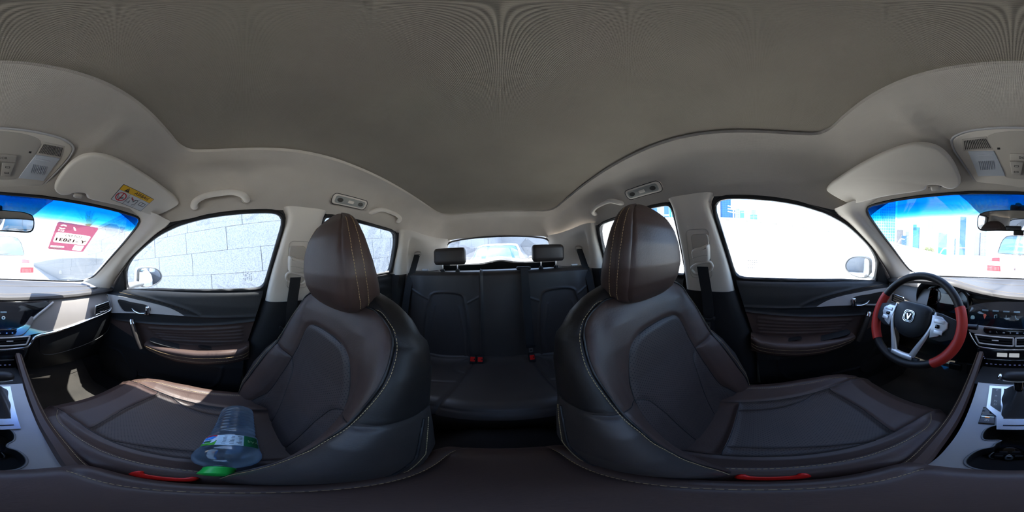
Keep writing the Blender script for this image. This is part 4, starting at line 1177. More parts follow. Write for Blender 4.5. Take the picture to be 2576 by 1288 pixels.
# driver's end fascia around that vent
G = A_([[(-x, .790 - .05 * k - .004 * math.sin(math.pi * k), 1.045 + (.92 - 1.045) * k) for x in np.linspace(.725, .44, 24)] for k in np.linspace(0, 1, 12)])
grid('fascia_panel', G, GREYTRIM, dash, flip=True, label='warm grey driver side fascia')
# --- centre stack: leaning plane
ST = frame_of((0, .782, 1.0), (1, 0, 0), (0, .294, .956))
def sz(z): return (z - 1.0) / .956
backing = smoothpoly([(-.225, sz(1.035)), (0, sz(1.035)), (.30, sz(1.030)), (.30, sz(1.0)), (.205, sz(.93)), (.165, sz(.87)), (.185, sz(.80)), (.165, sz(.74)), (.13, sz(.68)), (0, sz(.655)), (-.11, sz(.68)), (-.145, sz(.74)), (-.16, sz(.80)), (-.17, sz(.87)), (-.215, sz(.95))], 120)
prism('centre_stack', backing, (ST[0] - .006 * ST[3], *ST[1:]), .006, PLASTIC, dash, .003)
scr = prism('touch_screen', np.vstack([resamp([(-.215, sz(1.026)), (.29, sz(1.022)), (.305, sz(1.008))], 20), spl([(.280, sz(.990), 0), (.235, sz(.962), 0), (.195, sz(.932), 0), (.160, sz(.905), 0), (.130, sz(.893), 0), (.08, sz(.889), 0)], 24)[:, :2], [(-.205, sz(.889))]]), ST, .008, mat('screen_glass', (.006, .007, .010), .06, var=.05, spec=.6), dash, .003, label='dark glossy touch screen')
lit = mat('screen_icons', (.10, .13, .17), .3, emit=(.30, .42, .60), estr=.10, var=.1)
lit2 = mat('screen_icons_red', (.2, .05, .04), .3, emit=(.8, .12, .08), estr=.12, var=.1)
frs = (ST[0] + .0084 * ST[3], *ST[1:])
tube('screen_edge', [ST[0] + x * ST[1] + s_ * ST[2] + .006 * ST[3] for x, s_ in spl([(.325, sz(1.012), 0), (.286, sz(.986), 0), (.241, sz(.956), 0), (.200, sz(.925), 0), (.166, sz(.898), 0), (.132, sz(.884), 0)], 24)[:, :2]], .0065, SILVER, dash, seg=8)
# home screen: five tiles with simple pictograms
for i, x in enumerate((-.120, -.070, -.020, .030, .080)):
    cx = x - .012; s0 = sz(.945)
    if i == 0: prism('screen_icon', [(cx, s0 - .016), (cx + .008, s0 + .004), (cx + .004, s0 + .010), (cx - .004, s0 + .010), (cx - .008, s0 + .004)], frs, .0004, lit2, scr)
    elif i == 1:
        prism('screen_icon', [(cx - .006, s0 - .008), (cx - .003, s0 - .008), (cx - .003, s0 + .006), (cx + .006, s0 + .008), (cx + .006, s0 - .005), (cx + .008, s0 - .005), (cx + .008, s0 + .012), (cx - .006, s0 + .009)], frs, .0004, lit, scr)
    elif i == 2: prism('screen_icon', [(cx - .0015, s0 - .012), (cx + .0015, s0 - .012), (cx + .0015, s0 + .010), (cx - .0015, s0 + .010)], frs, .0004, lit, scr)
    elif i == 3: prism('screen_icon', smoothpoly([(cx - .009, s0 + .010), (cx - .005, s0 + .010), (cx - .003, s0), (cx + .004, s0 - .006), (cx + .010, s0 - .006), (cx + .009, s0 - .010), (cx, s0 - .009), (cx - .008, s0)], 24), frs, .0004, lit, scr)
    else: plate_hole('screen_icon', ellipse(.009, .009, 16, cx, s0), [ellipse(.004, .004, 12, cx, s0)], frs, .0004, lit, scr)
    box('screen_tile', (cx, sz(.972), .0004), (.030, .008, .0006), mat('screen_tile_glow', (.03, .05, .08), .2, emit=(.10, .20, .34), estr=.10, var=.05), scr, .0002, fr=frs)
# hand-written style white badge left of the screen
prism('screen_badge', smoothpoly([(-.198, sz(.925)), (-.180, sz(.926)), (-.181, sz(.938)), (-.186, sz(.942)), (-.196, sz(.940))], 20), frs, .0004, mat('badge_white', (.28, .28, .27), .5, var=.05), scr)
# sill under the screen with a row of keys
sill = smoothpoly([(-.20, sz(.888)), (.13, sz(.890)), (.165, sz(.905)), (.205, sz(.95)), (.212, sz(.93)), (.185, sz(.885)), (.15, sz(.858)), (0, sz(.851)), (-.15, sz(.852)), (-.20, sz(.862))], 90)
prism('screen_sill', sill, ST, .014, GREYTRIM, dash, .004)
kp = prism('key_strip', smoothpoly([(-.132, sz(.886)), (.0, sz(.889)), (.125, sz(.888)), (.128, sz(.874)), (.115, sz(.864)), (0, sz(.862)), (-.118, sz(.862)), (-.130, sz(.872))], 60), (ST[0] + .012 * ST[3], *ST[1:]), .008, GLOSSBLACK, dash, .003)
tube('key_strip_edge', [ST[0] + x * ST[1] + sz(.8895 + .0) * ST[2] + .0225 * ST[3] for x in np.linspace(-.128, .128, 20)], .0022, CHROME, dash, seg=6)
frk = (ST[0] + .0202 * ST[3], *ST[1:])
ic = mat('key_legend', (.35, .35, .36), .5, var=.05)
for i, x in enumerate((-.10, -.07, -.038, -.008, .022, .052, .082, .108)):
    z = .872
    if i == 0: plate_hole('key_legend', ellipse(.004, .004, 14, x, sz(z)), [ellipse(.0028, .0028, 12, x, sz(z))], frk, .0004, ic, kp)
    elif i == 1: prism('key_legend', [(x - .003, sz(z + .004)), (x - .001, sz(z + .004)), (x + .004, sz(z - .004)), (x + .002, sz(z - .004))], frk, .0004, ic, kp)
    elif i in (2, 4): prism('key_legend', rrect(.010, .006, .001, 2, x, sz(z)), frk, .0004, ic, kp)
    elif i == 3: prism('key_legend', [(x - .003, sz(z + .004)), (x + .003, sz(z)), (x - .003, sz(z - .004))], frk, .0004, ic, kp)
    else: prism('key_legend', rrect(.007, .005, .0015, 2, x, sz(z)), frk, .0004, ic, kp)
# centre vents
fv = (ST[0] + .010 * ST[3], *ST[1:])
for (a, b) in ((-.150, .008), (.018, .170)):
    if a < 0: quad = [(-.168, sz(.850)), (.006, sz(.846)), (.006, sz(.806)), (-.145, sz(.810))]
    else: quad = [(.016, sz(.846)), (.190, sz(.850)), (.170, sz(.810)), (.016, sz(.806))]
    vent('air_vent', quad, fv, 2, dash, SILVER)
# climate panel
cl = prism('climate_panel', smoothpoly([(-.150, sz(.782)), (0, sz(.780)), (.165, sz(.782)), (.158, sz(.745)), (.132, sz(.700)), (.10, sz(.682)), (0, sz(.676)), (-.09, sz(.682)), (-.118, sz(.700)), (-.142, sz(.745))], 90), ST, .012, GLOSSBLACK, dash, .004, label='gloss black climate control panel')
frc = (ST[0] + .0122 * ST[3], *ST[1:])
tube('climate_bar', [ST[0] + x * ST[1] + (sz(.732) - .02 * (x / .1) ** 2 * 0) * ST[2] + .014 * ST[3] for x in np.linspace(-.105, .115, 30)], .0026, CHROME, cl, seg=6)
glow = mat('climate_display', (.35, .36, .36), .35, emit=(.75, .78, .76), estr=.35, var=.03)
for x in (-.040, .012): prism('climate_display', rrect(.044, .022, .002, 2, x, sz(.758)), frc, .0006, glow, cl)
blu = mat('climate_legend', (.22, .24, .42), .4, emit=(.35, .38, .8), estr=.08, var=.05)
for x in (-.102, -.083, -.064, -.044, -.024, -.004, .016, .036, .056, .076, .096): prism('key_legend', rrect(.009, .004, .001, 2, x, sz(.706)), frc, .0004, blu, cl)
for i in range(4): prism('key_legend', rrect(.004, .006, .001, 2, -.128 + .005 * i, sz(.760 - .009 * i)), frc, .0004, blu, cl); prism('key_legend', rrect(.004, .006, .001, 2, .142 - .005 * i, sz(.760 - .009 * i)), frc, .0004, blu, cl)
# --- instrument cluster behind the wheel, inside its hood
hood_in = spl([(-.505, .762, .93), (-.505, .752, 1.00), (-.485, .742, 1.052), (-.44, .735, 1.082), (-.35, .732, 1.090), (-.27, .735, 1.080), (-.225, .742, 1.045), (-.21, .752, .99), (-.215, .765, .92)], 60)
hood_bk = hood_in + A_([0, .085, -.018]) ; hood_bk[:, 0] = -.357 + (hood_bk[:, 0] + .357) * .95
grid('binnacle_hood', np.stack([hood_in + A_([0, -.004, .016]), hood_in, (hood_in + hood_bk) / 2, hood_bk]), DPLASTIC, dash, flip=True)
fci = frame_of((-.357, .835, .995), (1, 0, 0), (0, .25, .97))
ins = prism('instrument_panel', rrect(.30, .155, .05, 8), fci, .004, GLOSSBLACK, dash)
ring_m = mat('gauge_ring', (.10, .09, .09), .3, metal=.6, var=.05)
for x in (-.088, .092):
    tube('gauge_ring', [fci[0] + (x + .050 * math.cos(a)) * fci[1] + (.050 * math.sin(a)) * fci[2] + .006 * fci[3] for a in np.linspace(0, 2 * np.pi, 40, endpoint=False)], .0025, ring_m, ins, seg=6, closed=True)
    for i in range(13):
        a = rad(225 - i * 22.5); o_ = fci[0] + (x + .042 * math.cos(a)) * fci[1] + (.042 * math.sin(a)) * fci[2] + .0045 * fci[3]
        box('gauge_tick', (0, 0, 0), (.007, .0016, .0006), mat('gauge_tick_paint', (.45, .20, .16), .5, emit=(.8, .25, .18), estr=.05, var=.05), ins, .0002, fr=frame_of(o_, fci[1] * math.cos(a) + fci[2] * math.sin(a), -fci[1] * math.sin(a) + fci[2] * math.cos(a)))
    a = rad(215); pn = [fci[0] + x * fci[1] + .008 * fci[3], fci[0] + (x + .036 * math.cos(a)) * fci[1] + .036 * math.sin(a) * fci[2] + .007 * fci[3]]
    tube('gauge_needle', pn, .0014, mat('needle_red', (.55, .05, .03), .5, var=.05), ins, seg=6)
prism('trip_display', rrect(.088, .055, .004, 3, .002, -.004), (fci[0] + .0042 * fci[3], *fci[1:]), .001, mat('trip_display_glass', (.12, .15, .17), .25, emit=(.30, .36, .40), estr=.22, var=.05), ins)
# light sensor stud on the pad
tube('sensor_stud', [(-.262, .716, 1.094), (-.262, .708, 1.096)], .004, SILVER, dash, seg=10)
# --- pedals
for x, w_, nm in ((-.30, .075, 'brake_pedal'), (-.21, .05, 'accelerator_pedal')):
    p = thing(nm, 'wide dark brake pedal left of the accelerator' if w_ > .06 else 'narrow accelerator pedal beside the centre console', 'pedal', (x, .86, .42))
    box('pedal_pad', (x, .86, .50), (w_, .022, .055 if w_ > .06 else .10), RUBBER, p, .006, fr=None)
    tube('pedal_arm', [(x, .865, .51), (x, .93, .62), (x, .95, .72)], .009, DPLASTIC, p, seg=8)

# ------------------------------------------------------------------ steering wheel
WC = A_([-.34, .482, .994]); tl = rad(24)
WU = A_([0, math.sin(tl), math.cos(tl)]); WR = A_([1., 0, 0]); WN = np.cross(WR, WU)      # WN looks at the driver
wh = thing('steering_wheel', 'black steering wheel with red leather grips and silver spokes', 'steering wheel', tuple(WC))
def rimpt(a, r=.178, d=0.): return WC + r * (math.cos(rad(a)) * WU + math.sin(rad(a)) * WR) + d * WN
def arc(name, a0, a1, r, m, n=40, rr=.178):
    P = A_([rimpt(a, rr) for a in np.linspace(a0, a1, n)])
    # true ring frames
    T = []
    seg = 16; A = []
    for a in np.linspace(a0, a1, n):
        rd = math.cos(rad(a)) * WU + math.sin(rad(a)) * WR
        flat = 1 - .025 * max(0, -math.cos(rad(a)) - .75) / .25
        A.append([WC + rr * flat * rd + r * (math.cos(t) * rd + 1.12 * math.sin(t) * WN) for t in np.linspace(0, 2 * np.pi, seg, endpoint=False)])
    return grid(name, A_(A), m, wh, cv=True, caps=True, angle=60)
arc('rim_top', -66, 64, .0155, BLEATHER); arc('rim_bottom', 141, 226, .0155, BLEATHER, 30)
arc('red_grip', 64, 141, .0182, REDLEATHER, 30, .179); arc('red_grip', 226, 294, .0182, REDLEATHER, 30, .179)
st = []
for a0, a1 in ((66, 139), (228, 292)):
    st.append(A_([WC + (.179 - .0184) * (math.cos(rad(a)) * WU + math.sin(rad(a)) * WR) + .004 * WN for a in np.linspace(a0, a1, 40)]))
stitches('stitching', st, wh, m=mat('grip_thread', (.25, .02, .015), .7, var=.1))
fw = (WC, WR, WU, WN)
WSILVER = mat('wheel_silver', (.74, .75, .77), .32, metal=.45, var=.04)
# airbag cover
cov = A_([(-.072, .050), (-.055, .062), (0, .066), (.055, .062), (.072, .050), (.076, .01), (.066, -.030), (.045, -.056), (.015, -.068), (-.015, -.068), (-.045, -.056), (-.066, -.030), (-.076, .01)])
q = smoothpoly(cov, 70); R = []
for d, k in ((.000, 1.0), (.012, 1.0), (.020, .97), (.026, .90), (.031, .75), (.0345, .5), (.036, .25), (.0365, .02)):
    R.append(WC + (q * k)[:, :1] * WR + (q * k)[:, 1:] * WU + d * WN)
grid('airbag_cover', np.stack(R), PLASTIC, wh, cv=True)
# hub body behind
R = []
for d, k in ((.004, 1.02), (-.02, .98), (-.05, .8), (-.055, .1)): R.append(WC + (q * k)[:, :1] * WR + (q * k)[:, 1:] * WU + d * WN)
grid('hub', np.stack(R), DPLASTIC, wh, cv=True, flip=True)
# side spokes (black) with silver key blocks
for s in (1, -1):
    P = [(s * .060, .050), (s * .105, .046), (s * .165, .030), (s * .168, -.035), (s * .120, -.055), (s * .060, -.050)]
    prism('spoke', P, (WC - .006 * WN, WR, WU, WN), .018, PLASTIC, wh, .004)
    kb = prism('key_block', [(s * .078, .036), (s * .112, .035), (s * .136, .018), (s * .138, -.002), (s * .112, -.036), (s * .086, -.046)], (WC + .012 * WN, WR, WU, WN), .009, WSILVER, wh, .003)
    for (x, y, w_, h_) in ((.108, .018, .036, .014), (.112, -.020, .030, .016)):
        box('key', (s * x, y, .0225), (w_, h_, .004), mat('key_silver', (.80, .81, .83), .35, metal=.4, var=.05), kb, .002, fr=fw)
    box('key', (s * .106, -.001, .0235), (.014, .013, .005), GLOSSBLACK, kb, .002, fr=fw)
# silver V-shaped lower spoke
def vpath(s): return spl([(s * .086, .046, .010), (s * .083, -.005, .016), (s * .070, -.048, .014), (s * .052, -.092, .008), (s * .036, -.136, .002)], 24)
for s in (1, -1):
    v = vpath(s); P = WC + v[:, :1] * WR + v[:, 1:2] * WU + v[:, 2:] * WN
    tube('silver_spoke', P, np.interp(np.linspace(0, 1, 24), [0, .4, .8, 1], [.005, .007, .011, .012]), WSILVER, wh, seg=10, up=tuple(WN), sy=.7)
P = [rimpt(a, .148, .004) for a in np.linspace(166, 194, 14)]
tube('silver_spoke_foot', [WC + x * WR + (-.138 - .006 * math.cos(x / .04)) * WU + .003 * WN for x in np.linspace(-.042, .042, 14)], .0125, WSILVER, wh, seg=10, up=tuple(WN), sy=.7)
prism('spoke_foot', [(-.062, -.140), (.062, -.140), (.072, -.168), (-.072, -.168)], (WC - .01 * WN, WR, WU, WN), .016, PLASTIC, wh, .004)
# emblem: rounded square ring with a V-shaped bird inside
fe = (WC + .0368 * WN + .012 * WU, WR, WU, WN)
em = plate_hole('emblem', rrect(.044, .044, .013, 6), [rrect(.0395, .0395, .011, 6)], fe, .0022, CHROME, wh, label='chrome V emblem in a rounded square')
plate_hole('emblem_ring', rrect(.0345, .0345, .0095, 6), [rrect(.0315, .0315, .008, 6)], fe, .0018, CHROME, em)
prism('emblem_mark', [(-.0115, .010), (-.0055, .009), (.0003, -.003), (.0040, .0065), (.0025, .0105), (.0095, .010), (.0018, -.013), (-.0018, -.013)], fe, .0026, CHROME, em)
# column shroud and stalks
cl_ = spl([WC - .05 * WN, WC - .12 * WN + A_([0, 0, -.01]), WC - .24 * WN + A_([0, 0, -.02])], 12)
tube('column_shroud', cl_, [.05] * 4 + [.058] * 4 + [.062] * 4, DPLASTIC, wh, seg=18)
for s, lab in ((1, 'wiper stalk right of the steering column'), (-1, 'indicator stalk left of the steering column')):
    p0 = WC - .085 * WN + s * .04 * WR; p1 = WC - .080 * WN + s * .155 * WR + .012 * WU; p2 = WC - .075 * WN + s * .215 * WR + .016 * WU
    t = thing('control_stalk', 'black ' + lab, 'stalk', tuple(p0), 'steering column stalks')
    tube('stalk_arm', spl([p0, p1], 6), .009, DPLASTIC, t, seg=12)
    tube('stalk_end', spl([p1 - .03 * WR * s, p1, p2], 8), .0135, PLASTIC, t, seg=12, sy=.75)
    tube('stalk_ring', [p1 - .035 * WR * s, p1 - .028 * WR * s], .0145, DPLASTIC, t, seg=12)

# ------------------------------------------------------------------ centre console
con = thing('centre_console', 'centre console with brushed silver panel and two cup holders', 'console', (.0, .3, .35))
def cz(y): return .645 + .15 * y
CF = frame_of((0, 0, .645), (1, 0, 0), (0, 1, .15)); kc = math.hypot(1, .15)
cup = spl([(-.012, .262, 0), (-.040, .262, 0), (-.047, .285, 0), (-.040, .312, 0), (-.012, .330, 0), (.012, .332, 0), (.040, .318, 0), (.052, .290, 0), (.048, .262, 0), (.036, .248, 0), (.034, .236, 0), (.046, .222, 0), (.052, .195, 0), (.046, .168, 0), (.03, .150, 0), (-.025, .150, 0), (-.044, .168, 0), (-.048, .195, 0), (-.040, .222, 0), (-.022, .238, 0), (-.02, .25, 0)], 100, True)[:, :2]
panel = [(-.078, .138), (.086, .138), (.097, .22), (.108, .36), (.116, .52), (-.106, .52), (-.097, .36), (-.087, .22)]
gpl = [(-.066, .505), (.074, .505), (.068, .305), (-.024, .305), (-.030, .36), (-.058, .395)]
sw_h = [(-.066, .398), (-.056, .400), (-.034, .372), (-.030, .325), (-.064, .325)]
plate_hole('silver_panel', [(a, b * kc) for a, b in panel], [[(a, b * kc) for a, b in cup]], (CF[0] - .006 * CF[3], *CF[1:]), .006, BRUSHED, con, label='brushed silver console panel')
# cup wells: inner walls and floor
rimw = A_([CF[0] + a * CF[1] + b * kc * CF[2] for a, b in cup])
cc = rimw.mean(0); low = cc + (rimw - cc) * .92; low[:, 2] -= .075
mk('cup_wells', np.vstack([rimw, low]), [(i, (i + 1) % 100, 100 + (i + 1) % 100, 100 + i) for i in range(100)] + [tuple(range(100, 200))[::-1]], DPLASTIC, con)
tube('cup_rim', rimw + A_([0, 0, .001]), .0022, mat('cup_rim_grey', (.14, .14, .14), .4, metal=.4, var=.05), con, seg=6, closed=True)
# leather rails along both sides, up to the dash
for s in (1, -1):
    r0 = spl([(s * .082, .125, .672), (s * .104, .22, .690), (s * .117, .36, .705), (s * .126, .50, .722), (s * .130, .62, .742), (s * .128, .71, .775)], 40)
    x_ = A_([s, 0, 0])
    inn_ = r0 + A_([-s * .010, 0, -.012]); tp1 = r0 + A_([-s * .004, 0, 0]); tp2 = r0 + A_([s * .010, 0, .000]); ot = r0 + A_([s * .022, 0, -.012]); lo_ = r0 + A_([s * .026, 0, -.08]); lo2 = r0 + A_([s * .020, 0, -.36])
    L_ = [inn_, tp1, tp2, ot, lo_, lo2]
    rl = loft('side_rail', L_, LEATHER, con, n=40, smooth_across=0, flip=(s > 0))
    stitches('stitching', [ot + A_([-s * .004, 0, .006])], rl, r=.0006)
# forward cubby slope between panel and centre stack
sl_ = A_([[(x, y, z) for x in np.linspace(-.118, .122, 12)] for y, z in ((.515, .718), (.56, .722), (.62, .715), (.68, .690), (.72, .70))])
grid('cubby', sl_, DPLASTIC, con, flip=False)
# armrest lid: soft leather box the camera stands on
L_ = []
zs_top = .700
for y in np.r_[np.linspace(-.236, .146, 44)]:
    e0 = min(1, (y + .236) / .05); e1 = min(1, (.146 - y) / .035)
    zt = zs_top - .022 * (1 - e0) ** 2 - .020 * (1 - e1) ** 2
    W = .102 - .010 * (1 - e0) ** 2 + .006 * math.exp(-((y - .11) / .05) ** 2)
    c = [(W - .012, .58), (W - .002, .62), (W, zt - .030), (W - .003, zt - .014), (W - .012, zt - .003), (W - .026, zt), (W - .032, zt - .003), (W - .038, zt + .001), (.03, zt + .003), (0, zt + .0035)]
    h = spl(np.c_[A_(c), np.zeros(len(c))], 40)[:, :2]
    row = np.vstack([h, (h[-2::-1] * (-1, 1))])
    L_.append(np.stack([row[:, 0], np.full(len(row), y), row[:, 1]], 1))
L_ = np.stack(L_)
lid = grid('armrest_lid', L_, LEATHER, con, flip=False, label='padded brown leather armrest lid')
for e, f in ((0, 1), (-1, -1)): mk('armrest_end', L_[e], [tuple(range(L_.shape[1]))[::f]], LEATHER, lid)
m_ = L_.shape[1]
jj = int(np.argmin(np.abs(L_[20, :m_ // 2, 0] - .070)))
stitches('stitching', [L_[2:-2, jj] + A_([0, 0, .001]), L_[2:-2, m_ - 1 - jj] + A_([0, 0, .001])], lid)
box('console_box', (0, -.05, .47), (.19, .36, .26), DPLASTIC, con, .015)
box('console_base', (0.005, .40, .46), (.19, .60, .22), DPLASTIC, con, .015)
# gear gate with chrome surround, boot, knob
gear = thing('gear_selector', 'automatic gear selector with black knob and leather boot', 'gear lever', (.01, .42, .71))
gf = (CF[0] + .0005 * CF[3], *CF[1:])
hole_g = [(-.020, .492), (.060, .492), (.055, .350), (-.014, .350)]
plate_hole('gate_plate', [(a, b * kc) for a, b in gpl], [[(a, b * kc) for a, b in hole_g]], gf, .006, mat('gate_silver', (.55, .57, .60), .25, metal=.9, var=.04), gear)
prism('shift_scale', [(a, b * kc) for a, b in [(-.056, .492), (-.028, .492), (-.024, .412), (-.022, .402), (-.022, .378), (-.050, .406)]], (CF[0] + .0065 * CF[3], *CF[1:]), .001, mat('scale_grey', (.06, .065, .07), .3, var=.05), gear)
wl = mat('scale_letters', (.55, .55, .55), .5, var=.02)
for ch, (x, y) in {'P': (-.040, .482), 'R': (-.040, .452), 'N': (-.039, .428), 'D': (-.038, .412)}.items():
    text('shift_letter', ch, (CF[0] + .0076 * CF[3] + x * CF[1] + y * kc * CF[2], *CF[1:]), .012, wl, gear, th=.0003)
box('card_slot', (.022, .322 * kc, .0066), (.070, .005, .0012), GLOSSBLACK, gear, .0004, fr=CF)
# leather boot: pleated cone
R = []
base = A_([(-.020, .492), (.020, .496), (.060, .492), (.064, .42), (.055, .350), (.02, .346), (-.014, .350), (-.024, .42)])
bq = smoothpoly(base, 64); kc_ = bq.mean(0)
ct = A_([.020, .440])
for t in np.linspace(0, 1, 14):
    sc_ = (1 - t) ** .8 * .98 + .19 * t
    q_ = kc_ * (1 - t) + ct * t + (bq - kc_) * sc_ * (1 + .06 * np.sin(np.arange(64) * 2 * np.pi / 64 * 6 + 3 * t)[:, None] * (1 - t) * (t > 0))
    R.append(CF[0] + q_[:, :1] * CF[1] + q_[:, 1:] * kc * CF[2] + (.002 + .085 * t ** 1.25) * CF[3])
grid('leather_boot', np.stack(R), mat('boot_leather', (.030, .029, .031), .5, bump=.5, bscale=120, var=.2), gear, cv=True)
GK = A_([.020, .445, .835])
tube('lever', [CF[0] + .02 * CF[1] + .44 * kc * CF[2] + .08 * CF[3], GK + A_([0, .004, -.004])], [.013, .016], GLOSSBLACK, gear, seg=14)
Kp = spl([GK + A_([-.048, .0, .004]), GK + A_([-.03, 0, .008]), GK + A_([.0, .0, .010]), GK + A_([.03, 0, .008]), GK + A_([.05, 0, .002])], 20)
tube('knob', Kp, [.010, .014, .017, .018, .019, .020, .020, .020, .020, .020, .020, .020, .020, .020, .020, .019, .018, .017, .014, .010], BLEATHER, gear, seg=18, sy=.82)
box('release_button', GK + A_([-.053, 0, .004]), (.014, .020, .020), CHROME, gear, .005)
tube('knob_band', [GK + A_([x, -.0175, .004 - .008 * (1 - (x / .05) ** 2)]) for x in np.linspace(-.044, .046, 14)], .0018, SILVER, gear, seg=6)
# parking-brake switch
pk = thing('parking_brake_switch', 'black parking brake switch beside the gear selector plate', 'switch', (-.046, .36, .70))
prism('switch_well', [(a, b * kc) for a, b in sw_h], gf, .003, GLOSSBLACK, pk, .001)
prism('switch_key', [(a, b * kc) for a, b in [(-.063, .352), (-.034, .352), (-.031, .327), (-.063, .327)]], (CF[0] + .003 * CF[3], *CF[1:]), .005, mat('switch_grey', (.07, .072, .078), .4, var=.05), pk, .0015)
tube('switch_bar', [CF[0] + x * CF[1] + .354 * kc * CF[2] + .0075 * CF[3] for x in (-.063, -.034)], .0018, CHROME, pk, seg=6)
tube('switch_lamp', [CF[0] + x * CF[1] + .351 * kc * CF[2] + .0082 * CF[3] for x in (-.054, -.044)], .0012, mat('amber_lamp', (.6, .2, .03), .4, emit=(1, .35, .05), estr=.4, var=.05), pk, seg=6)
text('switch_legend', '(P)', (CF[0] + -.048 * CF[1] + .339 * kc * CF[2] + .0084 * CF[3], *CF[1:]), .009, wl, pk, th=.0002)
# key fob lying in the cup holder
kf = thing('key_fob', 'black key fob with silver edges lying in the cup holder', 'key', (.002, .232, .60))
kfr = frame_of((.004, .236, .612), (1, 0, 0), (0, .75, .66))
bo = smoothpoly([(-.026, -.016), (-.024, .006), (-.014, .026), (0, .032), (.014, .026), (.024, .006), (.026, -.016), (.014, -.020), (-.014, -.020)], 50)
prism('fob_body', bo, kfr, .012, GLOSSBLACK, kf, .004)
for s in (1, -1): tube('fob_edge', [kfr[0] + s * x * kfr[1] + y * kfr[2] + .007 * kfr[3] for x, y in spl([(.021, -.019, 0), (.0265, -.012, 0), (.026, 0, 0), (.023, .010, 0)], 12)[:, :2]], .004, CHROME, kf, seg=8)
prism('fob_badge', smoothpoly([(-.004, -.021), (-.006, -.008), (0, .004), (.006, -.008), (.004, -.021)], 24), (kfr[0] + .0115 * kfr[3], *kfr[1:]), .003, CHROME, kf, .001)
prism('fob_badge_inset', rrect(.005, .007, .001, 2, 0, -.012), (kfr[0] + .0142 * kfr[3], *kfr[1:]), .0006, GLOSSBLACK, kf)
for x, y in ((-.014, -.006), (.014, -.006), (-.009, .012), (.010, .012)): box('fob_key', (x, y, .0125), (.012, .006, .002), mat('fob_key_grey', (.03, .03, .032), .35, var=.05), kf, .0008, fr=kfr); 
# ------------------------------------------------------------------ things on the ceiling
OU = A_([0, -.185, .096]); OU /= np.linalg.norm(OU)
OHF = frame_of((0, .5, 1.466), (1, 0, 0), OU)            # normal looks down and back
oh = thing('overhead_console', 'beige overhead console with two reading lamps and buttons', 'console', (0, .42, 1.47))
def oset(d): return (OHF[0] + d * OHF[3], *OHF[1:])
outl = A_([(-.118, .004), (-.130, .045), (-.148, .115), (-.156, .160), (-.150, .190), (-.120, .204), (-.06, .209), (0, .210), (.07, .210), (.130, .206), (.160, .192), (.166, .162), (.159, .115), (.139, .048), (.124, .006), (.08, .000), (0, -.002), (-.08, .0)])
oq = smoothpoly(outl, 110)
prism('console_body', oq, oset(-.012), .020, BEIGE, oh, .005)
tube('silver_edge', [OHF[0] + p[0] * OHF[1] + p[1] * OHF[2] + .004 * OHF[3] for p in (oq - oq.mean(0)) * 1.015 + oq.mean(0)], .0035, SILVER, oh, seg=8, closed=True)
panel_o = smoothpoly([(-.075, .190), (.082, .192), (.083, .146), (.062, .062), (.045, .052), (-.028, .050), (-.046, .060), (-.066, .146)], 60)
prism('switch_panel', panel_o, oset(.0072), .0022, BEIGED, oh, .001)
frost = mat('frosted_lens', (.55, .58, .62), .25, var=.05, spec=.6)
for s, L, Gq in ((1, [(.085, .147), (.146, .151), (.133, .062), (.060, .060)], [(.090, .189), (.140, .191), (.148, .152), (.085, .148)]), (-1, [(-.126, .149), (-.066, .145), (-.042, .060), (-.117, .061)], [(-.130, .188), (-.078, .189), (-.066, .148), (-.136, .151)])):
    ln = prism('lamp_lens', L, oset(.0072), .004, frost, oh, .0015, label='frosted reading lamp lens')
    c_ = A_(L).mean(0)
    for i in range(9): box('lens_rib', (c_[0] - .018 + .0045 * i, c_[1] - .004, .0117), (.002, .030, .0014), mat('lens_rib_grey', (.36, .38, .42), .3, var=.04), ln, .0004, fr=OHF)
    box('lens_lip', (c_[0], c_[1] + .030, .0117), (.038, .004, .002), mat('lens_lip_white', (.62, .64, .68), .3, var=.04), ln, .001, fr=OHF)
    gr = prism('speaker_grille', Gq, oset(.0072), .002, BEIGED, oh, .0008)
    ga = A_(Gq)
    for i in range(14):
        t = .08 + .84 * i / 13; a = ga[0] * (1 - t) + ga[1] * t; b = ga[3] * (1 - t) + ga[2] * t
        a, b = a * .86 + b * .14, b * .86 + a * .14
        tube('grille_slot', [OHF[0] + p[0] * OHF[1] + p[1] * OHF[2] + .0095 * OHF[3] for p in (a, b)], .0008, mat('grille_slot_dark', (.05, .045, .04), .8, var=.05), gr, seg=4)
box('microphone', (.070, .152, .0095), (.006, .006, .001), mat('mic_black', (.01, .01, .01), .6, var=.1), oh, .0004, fr=OHF)
box('microphone', (-.055, .152, .0095), (.006, .006, .001), MATS['mic_black'], oh, .0004, fr=OHF)
key_b = mat('button_beige', (.47, .43, .37), .5, var=.03)
leg = mat('button_legend', (.06, .055, .05), .7, var=.02)
kb = box('door_button', (.006, .127, .0115), (.072, .022, .006), key_b, oh, .002, fr=OHF); text('button_text', 'DOOR', (OHF[0] + .006 * OHF[1] + .127 * OHF[2] + .0147 * OHF[3], *OHF[1:]), .010, leg, kb, th=.0002)
for s in (1, -1):
    kb = prism('roof_button', [(.006 + s * .003, .112), (.006 + s * .036, .113), (.006 + s * .030, .068), (.006 + s * .006, .066)], oset(.0085), .006, key_b, oh, .002)
    for yy in (.098, .078): plate_hole('button_text', rrect(.012, .006, .001, 2, .006 + s * .019, yy), [rrect(.009, .0035, .0008, 2, .006 + s * .019, yy)], oset(.0146), .0002, leg, kb)
box('release_slit', (-.07, .008, .0086), (.016, .002, .001), leg, oh, .0003, fr=OHF)

